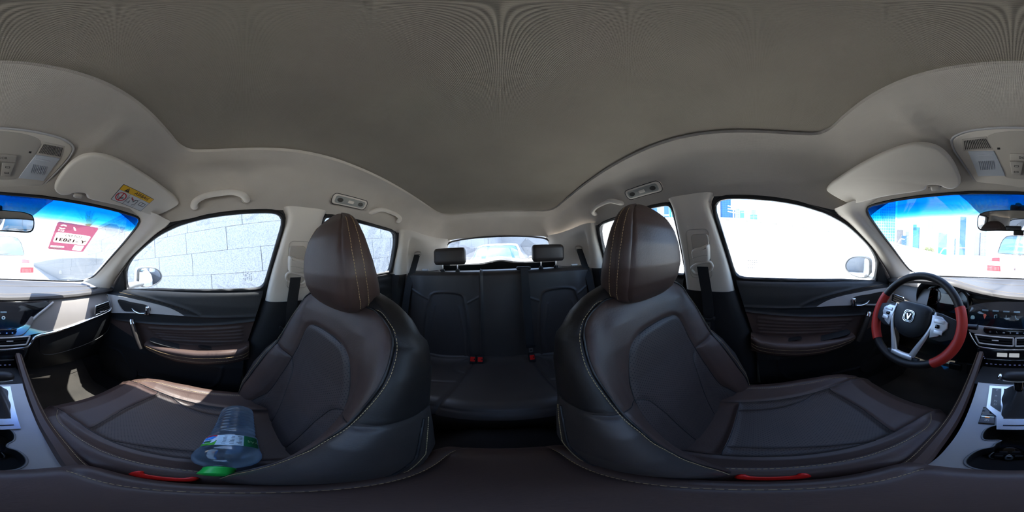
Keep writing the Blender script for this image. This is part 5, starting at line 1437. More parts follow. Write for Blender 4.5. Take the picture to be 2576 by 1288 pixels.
# sun visors
def make_visor(label):
    A0, B0, C0 = A_([.15, .47, 1.452]), A_([.52, .37, 1.425]), A_([.33, .24, 1.535])
    ux = (B0 - A0) / np.linalg.norm(B0 - A0); nn = np.cross(B0 - A0, C0 - A0); nn /= np.linalg.norm(nn)
    if nn[2] > 0: nn = -nn
    uy = np.cross(nn, ux)
    v = thing('sun_visor', label, 'sun visor', (.34, .34, 1.45), 'sun visors')
    P3 = A_([(.166, .437, 1.466), (.161, .408, 1.483), (.168, .348, 1.512), (.184, .315, 1.526), (.214, .293, 1.531), (.252, .281, 1.529), (.345, .266, 1.516), (.45, .252, 1.503), (.525, .242, 1.491), (.550, .246, 1.484), (.553, .274, 1.469), (.534, .335, 1.441), (.505, .352, 1.440), (.40, .382, 1.446), (.285, .417, 1.452), (.266, .418, 1.456), (.256, .408, 1.462), (.222, .424, 1.461), (.212, .436, 1.457), (.191, .446, 1.456)])
    p2 = np.stack([(P3 - A0) @ ux, (P3 - A0) @ uy], 1)
    fr = (A0 + nn * .002, ux, uy, nn)
    q = smoothpoly(p2, 110)
    prism('visor_blade', q, (A0 - nn * .008, ux, uy, nn), .020, BEIGE, v, .008)
    # pivot rod and clip
    cl = A_([.238, .424, 1.458]); c2 = A_([(cl - A0) @ ux, (cl - A0) @ uy])
    box('visor_clip', (c2[0], c2[1] - .002, .004), (.026, .016, .014), BEIGED, v, .004, fr=fr)
    tube('visor_rod', [A0 + (c2[0] + t) * ux + (c2[1] - .004) * uy - .0 * nn for t in (-.022, .022)], .0035, BEIGED, v, seg=8)
    return v, fr, A0, ux, uy, nn
vp, vfr, A0, ux, uy, nn = make_visor('beige sun visor carrying a yellow airbag warning label')
# airbag warning label on the passenger's visor
Lc = A_([(.335, .321, 1.491), (.464, .297, 1.476), (.445, .358, 1.448), (.323, .383, 1.460)])
l2 = np.stack([(Lc - A0) @ ux, (Lc - A0) @ uy], 1)
cx_, w_, h_ = l2[:, 0].mean(), .130, .070; cy_ = l2[:, 1].mean()
lx = l2[1] - l2[0]; lx /= np.linalg.norm(lx); ang = math.atan2(lx[1], lx[0])
lux = ux * math.cos(ang) + uy * math.sin(ang); luy = -ux * math.sin(ang) + uy * math.cos(ang)
o_l = A0 + nn * .0122 + cx_ * ux + cy_ * uy
luy_ = luy if np.dot(luy, A_([0, -1, 1])) > 0 else -luy
# readable frame: right = towards the door, up = towards the roof
LF = (o_l, lux, luy_, np.cross(lux, luy_))
sgn = np.dot(LF[3], nn)
lab = prism('warning_label', rrect(w_, h_, .002, 2), LF, .0008, mat('label_black', (.02, .02, .02), .5, var=.02), vp, label='yellow and white airbag warning label')
L2 = (o_l + nn * .0009, *LF[1:])
yel = mat('label_yellow', (.80, .46, .02), .5, var=.02); whi = mat('label_white', (.62, .63, .64), .5, var=.02); lr = mat('label_red', (.55, .02, .03), .5, var=.02); lk = MATS['label_black']
prism('label_header', rrect(w_ - .003, .021, .001, 2, 0, .0235), L2, .0003, yel, lab)
for x0, x1 in ((-.0635, -.0205), (-.0195, .0225), (.0235, .0635)): prism('label_field', [(x0, -.0335), (x1, -.0335), (x1, .0125), (x0, .0125)], L2, .0003, whi, lab)
L3 = (o_l + nn * .0013, *LF[1:])
plate_hole('warning_sign', [(-.048, .0145), (-.030, .0145), (-.039, .031)], [[(-.0398, .019), (-.0382, .019), (-.0382, .026), (-.0398, .026)]], L3, .0002, lk, lab)
text('label_text', 'AIRBAG', (o_l + nn * .0013 + .018 * LF[1] + .0235 * LF[2], *LF[1:]), .0175, lk, lab, th=.0002, shear=.15)
plate_hole('ban_ring', ellipse(.0185, .0185, 36, -.042, -.0105), [ellipse(.0150, .0150, 30, -.042, -.0105)], L3, .0002, lr, lab)
prism('ban_bar', [(-.0437, -.0255), (-.0403, -.0255), (-.0403, .0045), (-.0437, .0045)], (o_l + nn * .0016, *LF[1:]), .0002, lr, lab)
def lstroke(pts, m, wd=.0012, pr=lab, z=.0014):
    tube('pictogram_line', [o_l + nn * z + x * LF[1] + y * LF[2] for x, y in pts], wd / 2, m, pr, seg=4)
lstroke([(-.054, -.004), (-.052, -.018), (-.046, -.020), (-.036, -.018), (-.031, -.012)], lk); lstroke([(-.049, -.014), (-.040, -.014), (-.034, -.008)], lk)
lstroke([(-.016, .002), (-.018, -.020), (-.004, -.022), (-.006, -.010)], lk); lstroke([(-.006, .0), (.001, -.006), (.008, -.012), (.012, .002)], lk, .002); lstroke([(-.008, .004), (-.002, -.001), (.005, -.004)], lr, .0035)
lstroke([(.012, -.002), (.018, .004), (.021, -.004), (.019, -.018), (.012, -.026)], lk)
plate_hole('pictogram_line', [(.032, -.014), (.056, -.014), (.056, .002), (.032, .002)], [[(.0333, -.0125), (.0433, -.0125), (.0433, .0007), (.0333, .0007)], [(.0445, -.0125), (.0547, -.0125), (.0547, .0007), (.0445, .0007)]], L3, .0002, lk, lab)
MIR = -1
make_visor('plain beige sun visor above the steering wheel')
MIR = 1

# rear-view mirror
rm = thing('rear_view_mirror', 'black framed rear-view mirror hanging from the windscreen', 'mirror', (0, .53, 1.33))
mn = A_([-.10, -.985, -.10]); mn /= np.linalg.norm(mn); mx_ = np.cross((0, 0, 1), mn); mx_ = -mx_ if mx_[0] < 0 else mx_; mx_ /= np.linalg.norm(mx_); my_ = np.cross(mn, mx_)
my_ = my_ if my_[2] > 0 else -my_
mc = A_([-.003, .525, 1.3665])
MF = (mc, mx_, my_, np.cross(mx_, my_))
if np.dot(MF[3], mn) < 0: MF = (mc, -mx_, my_, np.cross(-mx_, my_))
mo = smoothpoly([(-.134, -.022), (-.130, .018), (-.11, .029), (-.05, .034), (.05, .034), (.11, .029), (.130, .018), (.134, -.022), (.125, -.034), (.06, -.036), (-.06, -.036), (-.125, -.034)], 90)
prism('mirror_case', mo, (mc - .016 * MF[3], *MF[1:]), .018, DPLASTIC, rm, .005)
prism('mirror_glass', mo * (.965, .90), (mc + .0018 * MF[3], *MF[1:]), .001, mat('mirror_dim', (.50, .51, .52), .02, metal=1., var=.01), rm, label='silvered mirror glass')
box('mirror_tab', (.006, -.042, -.006), (.034, .016, .010), DPLASTIC, rm, .003, fr=MF)
tube('mirror_stem', [mc - .012 * MF[3], mc + A_([0, .045, .035]), (0.0, ws_y(0, 1.425) - .012, 1.425)], .011, DPLASTIC, rm, seg=12)
box('mirror_foot', (0.0, ws_y(0, 1.41) - .022, 1.405), (.055, .035, .042), DPLASTIC, rm, .008)

# ceiling grab handles
def grab(label, p0, p1, drop):
    p0, p1 = A_(p0), A_(p1); t = p1 - p0
    g = thing('grab_handle', label, 'grab handle', tuple((p0 + p1) / 2), 'ceiling grab handles')
    inw = A_([-.046 * math.copysign(1, p0[0]), 0, -.016])
    off = A_([0, 0, .030])
    path = spl([p0 + inw * -.3, p0 + inw * .45, p0 + inw * .95 + t * .07 + off * .55, p0 + inw * 1.05 + t * .22 + off, p0 + inw * 1.05 + t * .5 + off * 1.12, p0 + inw * 1.05 + t * .78 + off, p0 + inw * .95 + t * .93 + off * .55, p1 + inw * .45, p1 + inw * -.3], 44)
    r = np.interp(np.linspace(0, 1, 44), [0, .12, .3, .7, .88, 1], [.0125, .0135, .0115, .0115, .0135, .0125])
    tube('handle_bar', path, r, BEIGE, g, seg=14)
    for p in (p0, p1): prism('end_seat', rrect(.036, .030, .010, 4), frame_of(p + inw * -.05, t / np.linalg.norm(t), np.cross(inw, t)), .006, BEIGED, g, .002)
    return g
grab('beige ceiling grab handle above the front passenger window', (.578, .185, 1.470), (.578, -.008, 1.490), .03)
grab('beige ceiling grab handle above the rear passenger window', (.583, -.582, 1.508), (.583, -.815, 1.500), .03)
grab('beige ceiling grab handle above the rear driver side window', (-.583, -.587, 1.508), (-.583, -.822, 1.500), .03)
# rear reading lamps
for s, lb in ((1, 'rear reading lamp in the headliner on the passenger side'), (-1, 'rear reading lamp in the headliner on the driver side')):
    frl = frame_of((s * .544, -.432, 1.5195), (0, -s, 0), (-s * .66, 0, .75))
    l = thing('reading_lamp', 'oblong beige ' + lb, 'lamp', (s * .548, -.432, 1.53), 'rear reading lamps')
    prism('lamp_body', rrect(.185, .048, .018, 6), (frl[0] - .006 * frl[3], *frl[1:]), .012, BEIGE, l, .003)
    tube('lamp_gap', [frl[0] + x * frl[1] + y * frl[2] + .004 * frl[3] for x, y in rrect(.188, .051, .019, 6)], .0016, mat('gap_dark', (.06, .055, .05), .8, var=.02), l, seg=5, closed=True)
    ln = prism('lamp_lens', rrect(.158, .034, .010, 5), (frl[0] + .005 * frl[3], *frl[1:]), .003, mat('lamp_lens_clear', (.36, .36, .33), .22, var=.05, spec=.6), l, .001)
    for x in (-.055, .055): prism('lamp_spot', ellipse(.014, .010, 20, x, 0), (frl[0] + .008 * frl[3], *frl[1:]), .001, mat('lamp_spot_grey', (.16, .155, .14), .3, metal=.5, var=.05), ln)
    box('lamp_switch', (0, .0, .009), (.030, .014, .003), BEIGE, ln, .001, fr=frl)

# ------------------------------------------------------------------ seat belts
def ribbon(name, P, wdir, w_, m, parent, th=.0014):
    P = A_(P); W = A_(wdir) * w_ / 2
    return shell(name, np.stack([P - W, P - W * .5, P, P + W * .5, P + W], 1), m, parent, thick=th)
for MIR in (1, -1):
    side = 'passenger' if MIR > 0 else 'driver'
    b = thing('seat_belt', 'black front %s seat belt hanging from the beige door pillar' % side, 'seat belt', (.66, -.2, .5), 'front seat belts')
    # height adjuster with its cover and guide ring
    fa = frame_of((.622, -.212, 1.270), (0, -1, 0), (-.32, 0, .95))
    fa = (fa[0] + .010 * fa[3], *fa[1:])
    prism('adjuster_slot', rrect(.070, .104, .012, 5, .002, -.006), (fa[0] - .016 * fa[3], *fa[1:]), .012, BEIGED, b, .003)
    prism('height_adjuster', smoothpoly([(-.033, .006), (.0, -.004), (.034, -.014), (.036, -.040), (.030, -.060), (0, -.064), (-.030, -.058), (-.035, -.030)], 60), (fa[0] - .010 * fa[3], *fa[1:]), .030, BEIGE, b, .010)
    tube('adjuster_line', [fa[0] + x * fa[1] + (-.034 - .22 * x - 2.5 * x * x) * fa[2] + .0195 * fa[3] for x in np.linspace(-.030, .032, 12)], .0012, BEIGED, b, seg=5)
    rg = A_([fa[0] + x * fa[1] + y * fa[2] + .014 * fa[3] for x, y in spl([(-.034, -.060, 0), (.034, -.078, 0), (.046, -.092, 0), (.030, -.112, 0), (-.026, -.100, 0), (-.044, -.078, 0)], 40, True)[:, :2]])
    tube('guide_ring', rg, .006, BEIGE, b, seg=10, closed=True)
    P = spl([(.622, -.208, 1.186), (.628, -.205, 1.15), (.646, -.198, 1.06), (.655, -.195, .95), (.660, -.19, .80), (.662, -.19, .60)], 30)
    ribbon('webbing', P, (0, 1, 0), .046, WEB, b)
    yb = -.19 if MIR < 0 else -.168
    tp = A_([.628, yb, .965])
    tz = frame_of(tp, (0, -1, 0), (0, 0, 1))
    prism('tongue_grip', smoothpoly([(-.030, .012), (-.028, -.004), (-.018, -.010), (.018, -.010), (.028, -.004), (.030, .012), (.022, .012), (.018, .004), (-.018, .004), (-.022, .012)], 50), tz, .010, DPLASTIC, b, .002)
    plate_hole('tongue_blade', rrect(.022, .034, .003, 3, 0, -.024), [rrect(.013, .014, .002, 3, 0, -.030)], (tz[0] + .004 * tz[3], *tz[1:]), .003, mat('buckle_steel', (.5, .5, .5), .3, metal=1, var=.05), b)
    # buckle by the console
    yy = .062 if MIR > 0 else .012
    k = thing('seat_belt_buckle', 'red and black seat belt buckle between %s seat and console' % side, 'buckle', (.118, yy, .56), 'front belt buckles')
    bf = frame_of((.124, yy, .655), (0, 1, 0), (-.86, 0, -.5))
    prism('buckle_case', rrect(.066, .022, .006, 4), (bf[0] - .075 * bf[3], *bf[1:]), .078, DPLASTIC, k, .004)
    prism('buckle_button', smoothpoly([(-.028, .008), (.028, .008), (.029, -.008), (.023, -.010), (.018, -.003), (-.018, -.003), (-.023, -.010), (-.029, -.008)], 40), bf, .010, RED, k, .003, label='red release button')
    # rear outboard belts
    rbz = thing('seat_belt', 'black rear %s seat belt running down from the quarter trim' % side, 'seat belt', (.58, -1.0, .6), 'rear outboard seat belts')
    a = A_([.588, -1.085, 1.286]); P = spl([a, (.592, -1.03, 1.19), (.600, -.965, 1.06), (.606, -.93, .93), (.608, -.90, .76), (.605, -.89, .62)], 30)
    ribbon('webbing', P, (.94, .34, 0), .046, WEB, rbz)
    tube('belt_loop', spl([a + A_([-.026, -.006, -.004]), a + A_([-.022, -.012, .016]), a + A_([0, -.014, .022]), a + A_([.024, -.012, .016]), a + A_([.028, -.006, -.004]), a + A_([0, -.002, -.012])], 30, True), .005, BEIGED, rbz, seg=8, closed=True)
MIR = 1
cb = thing('seat_belt', 'black centre seat belt lying down the middle of the rear bench', 'seat belt', (-.16, -.97, .6))
box('belt_outlet', (-.158, -1.005, 1.172), (.088, .05, .020), DPLASTIC, cb, .007)
ribbon('webbing', spl([(-.158, -1.02, 1.178), (-.158, -.985, 1.176), (-.158, -.968, 1.15), (-.158, -.958, 1.10), (-.160, -.932, .95), (-.162, -.905, .80), (-.162, -.888, .69)], 30), (1, 0, 0), .046, WEB, cb)
tz = frame_of((-.160, -.876, .700), (-1, 0, 0), (0, -.15, 1))
prism('tongue_grip', rrect(.052, .022, .007, 4), tz, .012, DPLASTIC, cb, .002)
plate_hole('tongue_blade', rrect(.022, .034, .003, 3, 0, -.026), [rrect(.012, .014, .002, 3, 0, -.030)], (tz[0] + .004 * tz[3], *tz[1:]), .003, MATS['buckle_steel'], cb)
for x, lb in ((.152, 'red rear belt buckle of the left pair on the bench'), (.112, 'red rear belt buckle of the right pair on the bench'), (-.162, 'single red rear belt buckle below the centre belt')):
    k = thing('seat_belt_buckle', lb, 'buckle', (x, -.865, .57), 'rear belt buckles')
    bf = frame_of((x, -.872, .618), (-1, 0, 0), (0, -.35, .94))
    prism('buckle_case', rrect(.034, .056, .005, 4, 0, -.006), (bf[0] - .002 * bf[3], *bf[1:]), .022, DPLASTIC, k, .003)
    plate_hole('buckle_button', rrect(.025, .030, .003, 3), [rrect(.007, .010, .001, 2, .010, 0)], (bf[0] + .020 * bf[3], *bf[1:]), .004, RED, k)

# ------------------------------------------------------------------ water bottle on the passenger seat
bt = thing('water_bottle', 'clear plastic water bottle with green cap lying on the passenger seat', 'bottle', (.30, .02, .62))
b0 = A_([.436, .016, .6680]); b1 = A_([.150, .022, .690]); ax = (b1 - b0) / np.linalg.norm(b1 - b0)
bu = np.cross(ax, (0, 0, 1)); bu /= np.linalg.norm(bu); bv = np.cross(bu, ax)       # bv points up
BF = (b0, bu, bv, ax)
def wmat():
    m = bpy.data.materials.new('clear_plastic'); m.use_nodes = True; n = m.node_tree; n.nodes.clear()
    o = n.nodes.new('ShaderNodeOutputMaterial'); mx = n.nodes.new('ShaderNodeMixShader'); tr = n.nodes.new('ShaderNodeBsdfTransparent'); tr.inputs[0].default_value = (.80, .91, 1, 1)
    pr = n.nodes.new('ShaderNodeBsdfGlossy'); pr.inputs['Roughness'].default_value = .08; pr.inputs[0].default_value = (.9, .96, 1, 1)
    df = n.nodes.new('ShaderNodeBsdfTranslucent'); df.inputs[0].default_value = (.72, .88, 1, 1)
    lw = n.nodes.new('ShaderNodeLayerWeight'); lw.inputs[0].default_value = .35
    pw = n.nodes.new('ShaderNodeMath'); pw.operation = 'POWER'; pw.inputs[1].default_value = 2.2; n.links.new(lw.outputs['Facing'], pw.inputs[0])
    ml = n.nodes.new('ShaderNodeMath'); ml.operation = 'MULTIPLY_ADD'; ml.inputs[1].default_value = .55; ml.inputs[2].default_value = .05; n.links.new(pw.outputs[0], ml.inputs[0])
    mx2 = n.nodes.new('ShaderNodeMixShader'); mx2.inputs[0].default_value = .5
    n.links.new(tr.outputs[0], mx2.inputs[1]); n.links.new(df.outputs[0], mx2.inputs[2])
    n.links.new(ml.outputs[0], mx.inputs[0]); n.links.new(mx2.outputs[0], mx.inputs[1]); n.links.new(pr.outputs[0], mx.inputs[2]); n.links.new(mx.outputs[0], o.inputs[0])
    return m
CLEAR = wmat()
prof = [(.001, .004), (.022, .000), (.034, .002), (.0405, .010), (.0415, .018)]
for i in range(7):
    h = .024 + i * .0155; prof += [(.0418, h), (.0392, h + .0055), (.0392, h + .008), (.0418, h + .0135)]
prof += [(.0400, .138), (.0400, .142), (.0432, .152), (.0440, .160), (.0440, .206), (.0450, .212), (.0455, .222), (.0440, .236), (.039, .250), (.031, .262), (.0205, .270), (.0145, .275), (.0138, .281)]
pp = []
for (r0, h0), (r1, h1) in zip(prof[:-1], prof[1:]):
    pp += [(r0, h0), ((r0 + r1) / 2, (h0 + h1) / 2)]
pp.append(prof[-1])
lathe('bottle_body', pp, BF, CLEAR, bt, seg=40)
def water_mat():
    m = bpy.data.materials.new('water'); m.use_nodes = True; n = m.node_tree; n.nodes.clear()
    o = n.nodes.new('ShaderNodeOutputMaterial'); mx = n.nodes.new('ShaderNodeMixShader'); tr = n.nodes.new('ShaderNodeBsdfTransparent'); tr.inputs[0].default_value = (.78, .90, 1, 1)
    gl = n.nodes.new('ShaderNodeBsdfGlossy'); gl.inputs['Roughness'].default_value = .03; fr = n.nodes.new('ShaderNodeFresnel'); fr.inputs[0].default_value = 1.33
    n.links.new(fr.outputs[0], mx.inputs[0]); n.links.new(tr.outputs[0], mx.inputs[1]); n.links.new(gl.outputs[0], mx.inputs[2]); n.links.new(mx.outputs[0], o.inputs[0])
    return m
# water: the bottle's lower part up to a level surface
W_, Fw = [], []
hh = np.linspace(.012, .262, 30); NA = 24; rows_ = []
for h in hh:
    r = np.interp(h, [p[1] for p in prof], [p[0] for p in prof]) - .002
    lev = .012
    a0 = math.asin(min(1, lev / max(r, lev)))
    an = np.linspace(math.pi - a0, 2 * math.pi + a0, NA)
    rows_.append([BF[0] + r * math.cos(t) * bu + r * math.sin(t) * bv + h * ax for t in an])
grid('water', A_(rows_), water_mat(), bt, cv=True, caps=True)
lathe('bottle_cap', [(.001, .304), (.0125, .304), (.0155, .302), (.0158, .298), (.0158, .283), (.0165, .281), (.0165, .278), (.0145, .276)], BF, mat('green_cap', (.015, .42, .06), .35, var=.05), bt, seg=36)
# printed sleeve: green, white panel, oval badge, red tail; built as curved patches on the body
def patch(name, a0, a1, h0, h1, m, par, r=.0446, n=14):
    A = A_([[BF[0] + r * math.cos(a) * bu + r * math.sin(a) * bv + h * ax for h in (h0, (h0 + h1) / 2, h1)] for a in np.linspace(rad(180 - a1), rad(180 - a0), n)])
    return grid(name, A, m, par)
sleeve = patch('label_sleeve', 20, 62, .162, .205, mat('label_green_dark', (.01, .16, .06), .45, var=.1), bt)
patch('label_panel', 62, 118, .162, .205, mat('label_panel_clear', (.42, .58, .68), .4, var=.12, vscale=60), sleeve, .0447)
patch('label_green', 118, 160, .185, .205, mat('label_green', (.06, .36, .03), .45, var=.25, vscale=80), sleeve, .0447)
patch('label_white', 104, 165, .162, .186, mat('label_pale', (.60, .70, .78), .45, var=.05), sleeve, .04465)
patch('label_red', 122, 160, .162, .168, mat('label_crimson', (.45, .02, .04), .45, var=.05), sleeve, .0449)
def cur(pts, m, nm, rr): # flat outline wrapped on the bottle: (angle deg, h)
    V = [BF[0] + rr * math.cos(rad(180 - a)) * bu + rr * math.sin(rad(180 - a)) * bv + h * ax for a, h in pts]
    return mk(nm, V, [tuple(range(len(V)))], m, sleeve, smooth=False)
cur(ellipse(20, .0125, 30, 140, .186), mat('badge_pale', (.62, .75, .88), .4, var=.03), 'label_badge', .0455)
cur([(122, .170), (128, .178), (140, .182), (152, .180), (158, .174), (146, .168), (132, .167)], mat('badge_blue', (.02, .22, .72), .4, var=.05), 'label_wave', .0459)
dk = mat('label_navy', (.01, .03, .22), .5, var=.05)
tf = frame_of(BF[0] + .0462 * (math.cos(rad(39)) * bu + math.sin(rad(39)) * bv) + .190 * ax, (-math.sin(rad(39)) * bu + math.cos(rad(39)) * bv), ax)
text('label_text', 'Ray', (tf[0], tf[1], tf[2], tf[3]), .014, dk, sleeve, th=.0002)
tk = mat('label_ink', (.10, .14, .18), .6, var=.1)
for i in range(6):
    for j in range(3):
        patch('label_print', 66 + j * 16, 66 + j * 16 + random.uniform(6, 12), .167 + i * .006, .1695 + i * .006, tk, sleeve, .0450, 3)
text('label_text', 'RAY', frame_of(BF[0] + .0452 * (math.cos(rad(140)) * bu + math.sin(rad(140)) * bv) + .184 * ax, (-math.sin(rad(140)) * bu + math.cos(rad(140)) * bv), ax), .013, mat('label_pale_green', (.2, .4, .2), .6, var=.05), sleeve, th=.0002)

# ------------------------------------------------------------------ lot sticker on the windscreen (read from outside, so mirrored here)
def paper(name, col, trans=.6):
    m = bpy.data.materials.new(name); m.use_nodes = True; n = m.node_tree; n.nodes.clear()
    o = n.nodes.new('ShaderNodeOutputMaterial'); mx = n.nodes.new('ShaderNodeMixShader'); mx.inputs[0].default_value = trans
    d = n.nodes.new('ShaderNodeBsdfDiffuse'); t = n.nodes.new('ShaderNodeBsdfTranslucent')
    tc = n.nodes.new('ShaderNodeTexCoord'); ns = n.nodes.new('ShaderNodeTexNoise'); ns.inputs['Scale'].default_value = 60; rp = n.nodes.new('ShaderNodeValToRGB')
    rp.color_ramp.elements[0].color = (*[c * .92 for c in col], 1); rp.color_ramp.elements[1].color = (*[min(1, c * 1.06) for c in col], 1)
    n.links.new(tc.outputs['Object'], ns.inputs['Vector']); n.links.new(ns.outputs['Fac'], rp.inputs['Fac'])
    n.links.new(rp.outputs[0], d.inputs[0]); n.links.new(rp.outputs[0], t.inputs[0])
    n.links.new(d.outputs[0], mx.inputs[1]); n.links.new(t.outputs[0], mx.inputs[2]); n.links.new(mx.outputs[0], o.inputs[0])
    return m
s00, s10, s11, s01 = A_([.268, .743, 1.297]), A_([.440, .695, 1.289]), A_([.411, .533, 1.386]), A_([.241, .571, 1.396])   # lower left, lower right, upper right, upper left as seen from inside
sn = np.cross(s10 - s00, s01 - s00); sn /= np.linalg.norm(sn)
sn = sn if sn[1] < 0 else -sn
def sp(u, v, d=0.):
    p = s00 * (1 - u) * (1 - v) + s10 * u * (1 - v) + s11 * u * v + s01 * (1 - u) * v
    y = ws_y(p[0], p[2]); p = A_([p[0], min(p[1], y - .004), p[2]]) if False else p
    return p + sn * (.004 + d)
stk = thing('lot_sticker', 'crimson parking lot sticker stuck inside the windscreen', 'sticker', tuple(sp(.5, .5)))
def spatch(name, poly, d, m, par=stk, th=.0002):
    V = [sp(u, v, d) for u, v in poly]; n = len(V)
    V2 = [sp(u, v, d + th) for u, v in poly]
    F = [tuple(range(n)), tuple(range(n, 2 * n))[::-1]] + [(i, (i + 1) % n, n + (i + 1) % n, n + i) for i in range(n)]
    return mk(name, V + V2, F, m, par, smooth=False)
def rr2(u0, u1, v0, v1, r=.03): return [(a, b) for a, b in rrect(u1 - u0, v1 - v0, r, 4, (u0 + u1) / 2, (v0 + v1) / 2)]
CRIM = paper('sticker_crimson', (.25, .065, .10), .7); CREAM = paper('sticker_cream', (.60, .55, .47), .7); INK = paper('sticker_ink', (.06, .04, .03), .1)
def splate(name, outer, holes, m, d=0., par=stk):
    bm = bmesh.new(); ed = []
    for L in [outer] + holes:
        vs = [bm.verts.new((p[0], p[1], 0)) for p in L]
        for a, b in zip(vs, vs[1:] + vs[:1]): ed.append(bm.edges.new((a, b)))
    bmesh.ops.triangle_fill(bm, use_beauty=True, edges=ed, normal=(0, 0, 1)); bm.verts.index_update()
    V = [sp(v.co.x, v.co.y, d) for v in bm.verts]; F = [[v.index for v in f.verts] for f in bm.faces]; bm.free()
    return mk(name, V, F, m, par, smooth=False)
fld = {'number_field': rr2(.06, .95, .30, .68, .06), 'web_strip': rr2(.04, .42, .10, .17, .03), 'phone_strip': rr2(.04, .36, .025, .075, .01), 'code_field': rr2(.66, .93, .04, .27, .02)}
emb = []
for k, (cx0, cy0, a0) in enumerate(((.165, .878, 20), (.155, .838, 200))):
    emb.append([(cx0 + .078 * math.cos(rad(a)), cy0 + .058 * math.sin(rad(a))) for a in np.linspace(a0 - 10, a0 + 150, 14)] + [(cx0 + .036 * math.cos(rad(a)), cy0 + .018 * math.sin(rad(a))) for a in np.linspace(a0 + 150, a0, 10)])
cap = [rr2(u - w2 / 2, u + w2 / 2, v0, v1, .004) for u, w2 in ((.10, .045), (.155, .035), (.205, .045)) for v0, v1 in ((.740, .765), (.708, .724))]
scf = [tuple(p) for p in smoothpoly([(.40, .90), (.44, .885), (.48, .83), (.50, .79), (.47, .79), (.42, .85)], 20)]
splate('sticker_base', rr2(0, 1, 0, 1, .05), list(fld.values()) + emb + cap + [scf], CRIM)
GREYP = paper('sticker_grey', (.20, .10, .11), .6)
for k_n, q_ in fld.items(): splate(k_n, q_, [], GREYP if k_n == 'phone_strip' else CREAM)
for q_ in emb: splate('emblem', q_, [], CREAM)
for q_ in cap: splate('emblem_caption', q_, [], CREAM)
splate('tear', scf, [], paper('sticker_scuff', (.9, .9, .9), .8))
def stext(s, u, v, hgt, wid, m, nm='lot_text', bold=.012):
    cu = bpy.data.curves.new(nm, 'FONT'); cu.body = s; cu.size = 1; cu.align_x = 'CENTER'; cu.align_y = 'CENTER'; cu.resolution_u = 3; cu.offset = bold
    t = bpy.data.objects.new(nm, cu); COL.objects.link(t)
    me = bpy.data.meshes.new_from_object(t.evaluated_get(bpy.context.evaluated_depsgraph_get()))
    V = A_([q.co[:] for q in me.vertices]); F = [list(p.vertices) for p in me.polygons]
    bpy.data.objects.remove(t); bpy.data.curves.remove(cu); bpy.data.meshes.remove(me)
    wx_ = V[:, 0].max() - V[:, 0].min(); hy = V[:, 1].max() - V[:, 1].min()
    cxm, cym = (V[:, 0].max() + V[:, 0].min()) / 2, (V[:, 1].max() + V[:, 1].min()) / 2
    U = [(u - (x - cxm) / wx_ * wid, v + (y - cym) / hy * hgt) for x, y, _ in V]           # minus: mirrored
    mk(nm, [sp(a, b, .0008) for a, b in U], F, m, stk, smooth=False)
stext('LOT NO.', .50, .605, .075, .44, INK)
stext('Y -15831', .51, .43, .125, .80, paper('sticker_brown', (.17, .07, .06), .1), bold=.03)
for k_, (u0, u1) in enumerate(((.06, .11), (.125, .22), (.235, .30), (.315, .40))): splate('small_print', rr2(u0, u1, .128, .142, .003), [], INK, .0008)
for k_, (u0, u1) in enumerate(((.05, .10), (.12, .19), (.21, .26), (.28, .34))): splate('small_print', rr2(u0, u1, .044, .056, .003), [], CREAM, .0008)

make_mirror('white passenger door mirror reflecting the car behind', (.955, .625, 1.137), (-.47, -.88, .03), 1.0)
make_mirror('white driver door mirror reflecting the sunlit wall', (-.885, .625, 1.147), (.42, -.90, .03), 1.0)
# ------------------------------------------------------------------ outside
GR = mat('concrete_road', (.54, .53, .50), .9, bump=.4, bscale=60, var=.12, vscale=.8)
gA = A_([[(x, y, -.0) for x in np.linspace(-60, 60, 25)] for y in np.linspace(-60, 160, 41)])
tag(grid('ground', gA, GR, flip=True), 'pale concrete lane around the parked car', 'ground', kind='structure')
# granite wall on the passenger's side: coursed blocks, each its own piece
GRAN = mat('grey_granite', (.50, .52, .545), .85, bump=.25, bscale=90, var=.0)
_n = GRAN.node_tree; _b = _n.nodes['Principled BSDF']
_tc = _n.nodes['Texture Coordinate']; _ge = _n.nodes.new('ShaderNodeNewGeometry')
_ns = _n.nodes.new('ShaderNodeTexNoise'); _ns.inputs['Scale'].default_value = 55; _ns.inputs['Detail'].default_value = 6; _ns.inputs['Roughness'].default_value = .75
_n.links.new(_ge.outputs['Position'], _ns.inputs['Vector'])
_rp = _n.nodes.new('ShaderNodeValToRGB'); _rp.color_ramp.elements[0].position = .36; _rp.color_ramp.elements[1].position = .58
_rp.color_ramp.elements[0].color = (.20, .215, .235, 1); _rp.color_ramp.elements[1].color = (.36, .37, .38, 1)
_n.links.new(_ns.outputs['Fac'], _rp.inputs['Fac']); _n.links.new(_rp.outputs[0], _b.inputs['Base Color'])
JOINT = mat('mortar_joint', (.20, .20, .20), .95, var=.1)
def unit_block(name, m):
    bm = bmesh.new(); bmesh.ops.create_cube(bm, size=1)
    me = bpy.data.meshes.new(name); bm.to_mesh(me); bm.free(); me.materials.append(m); return me
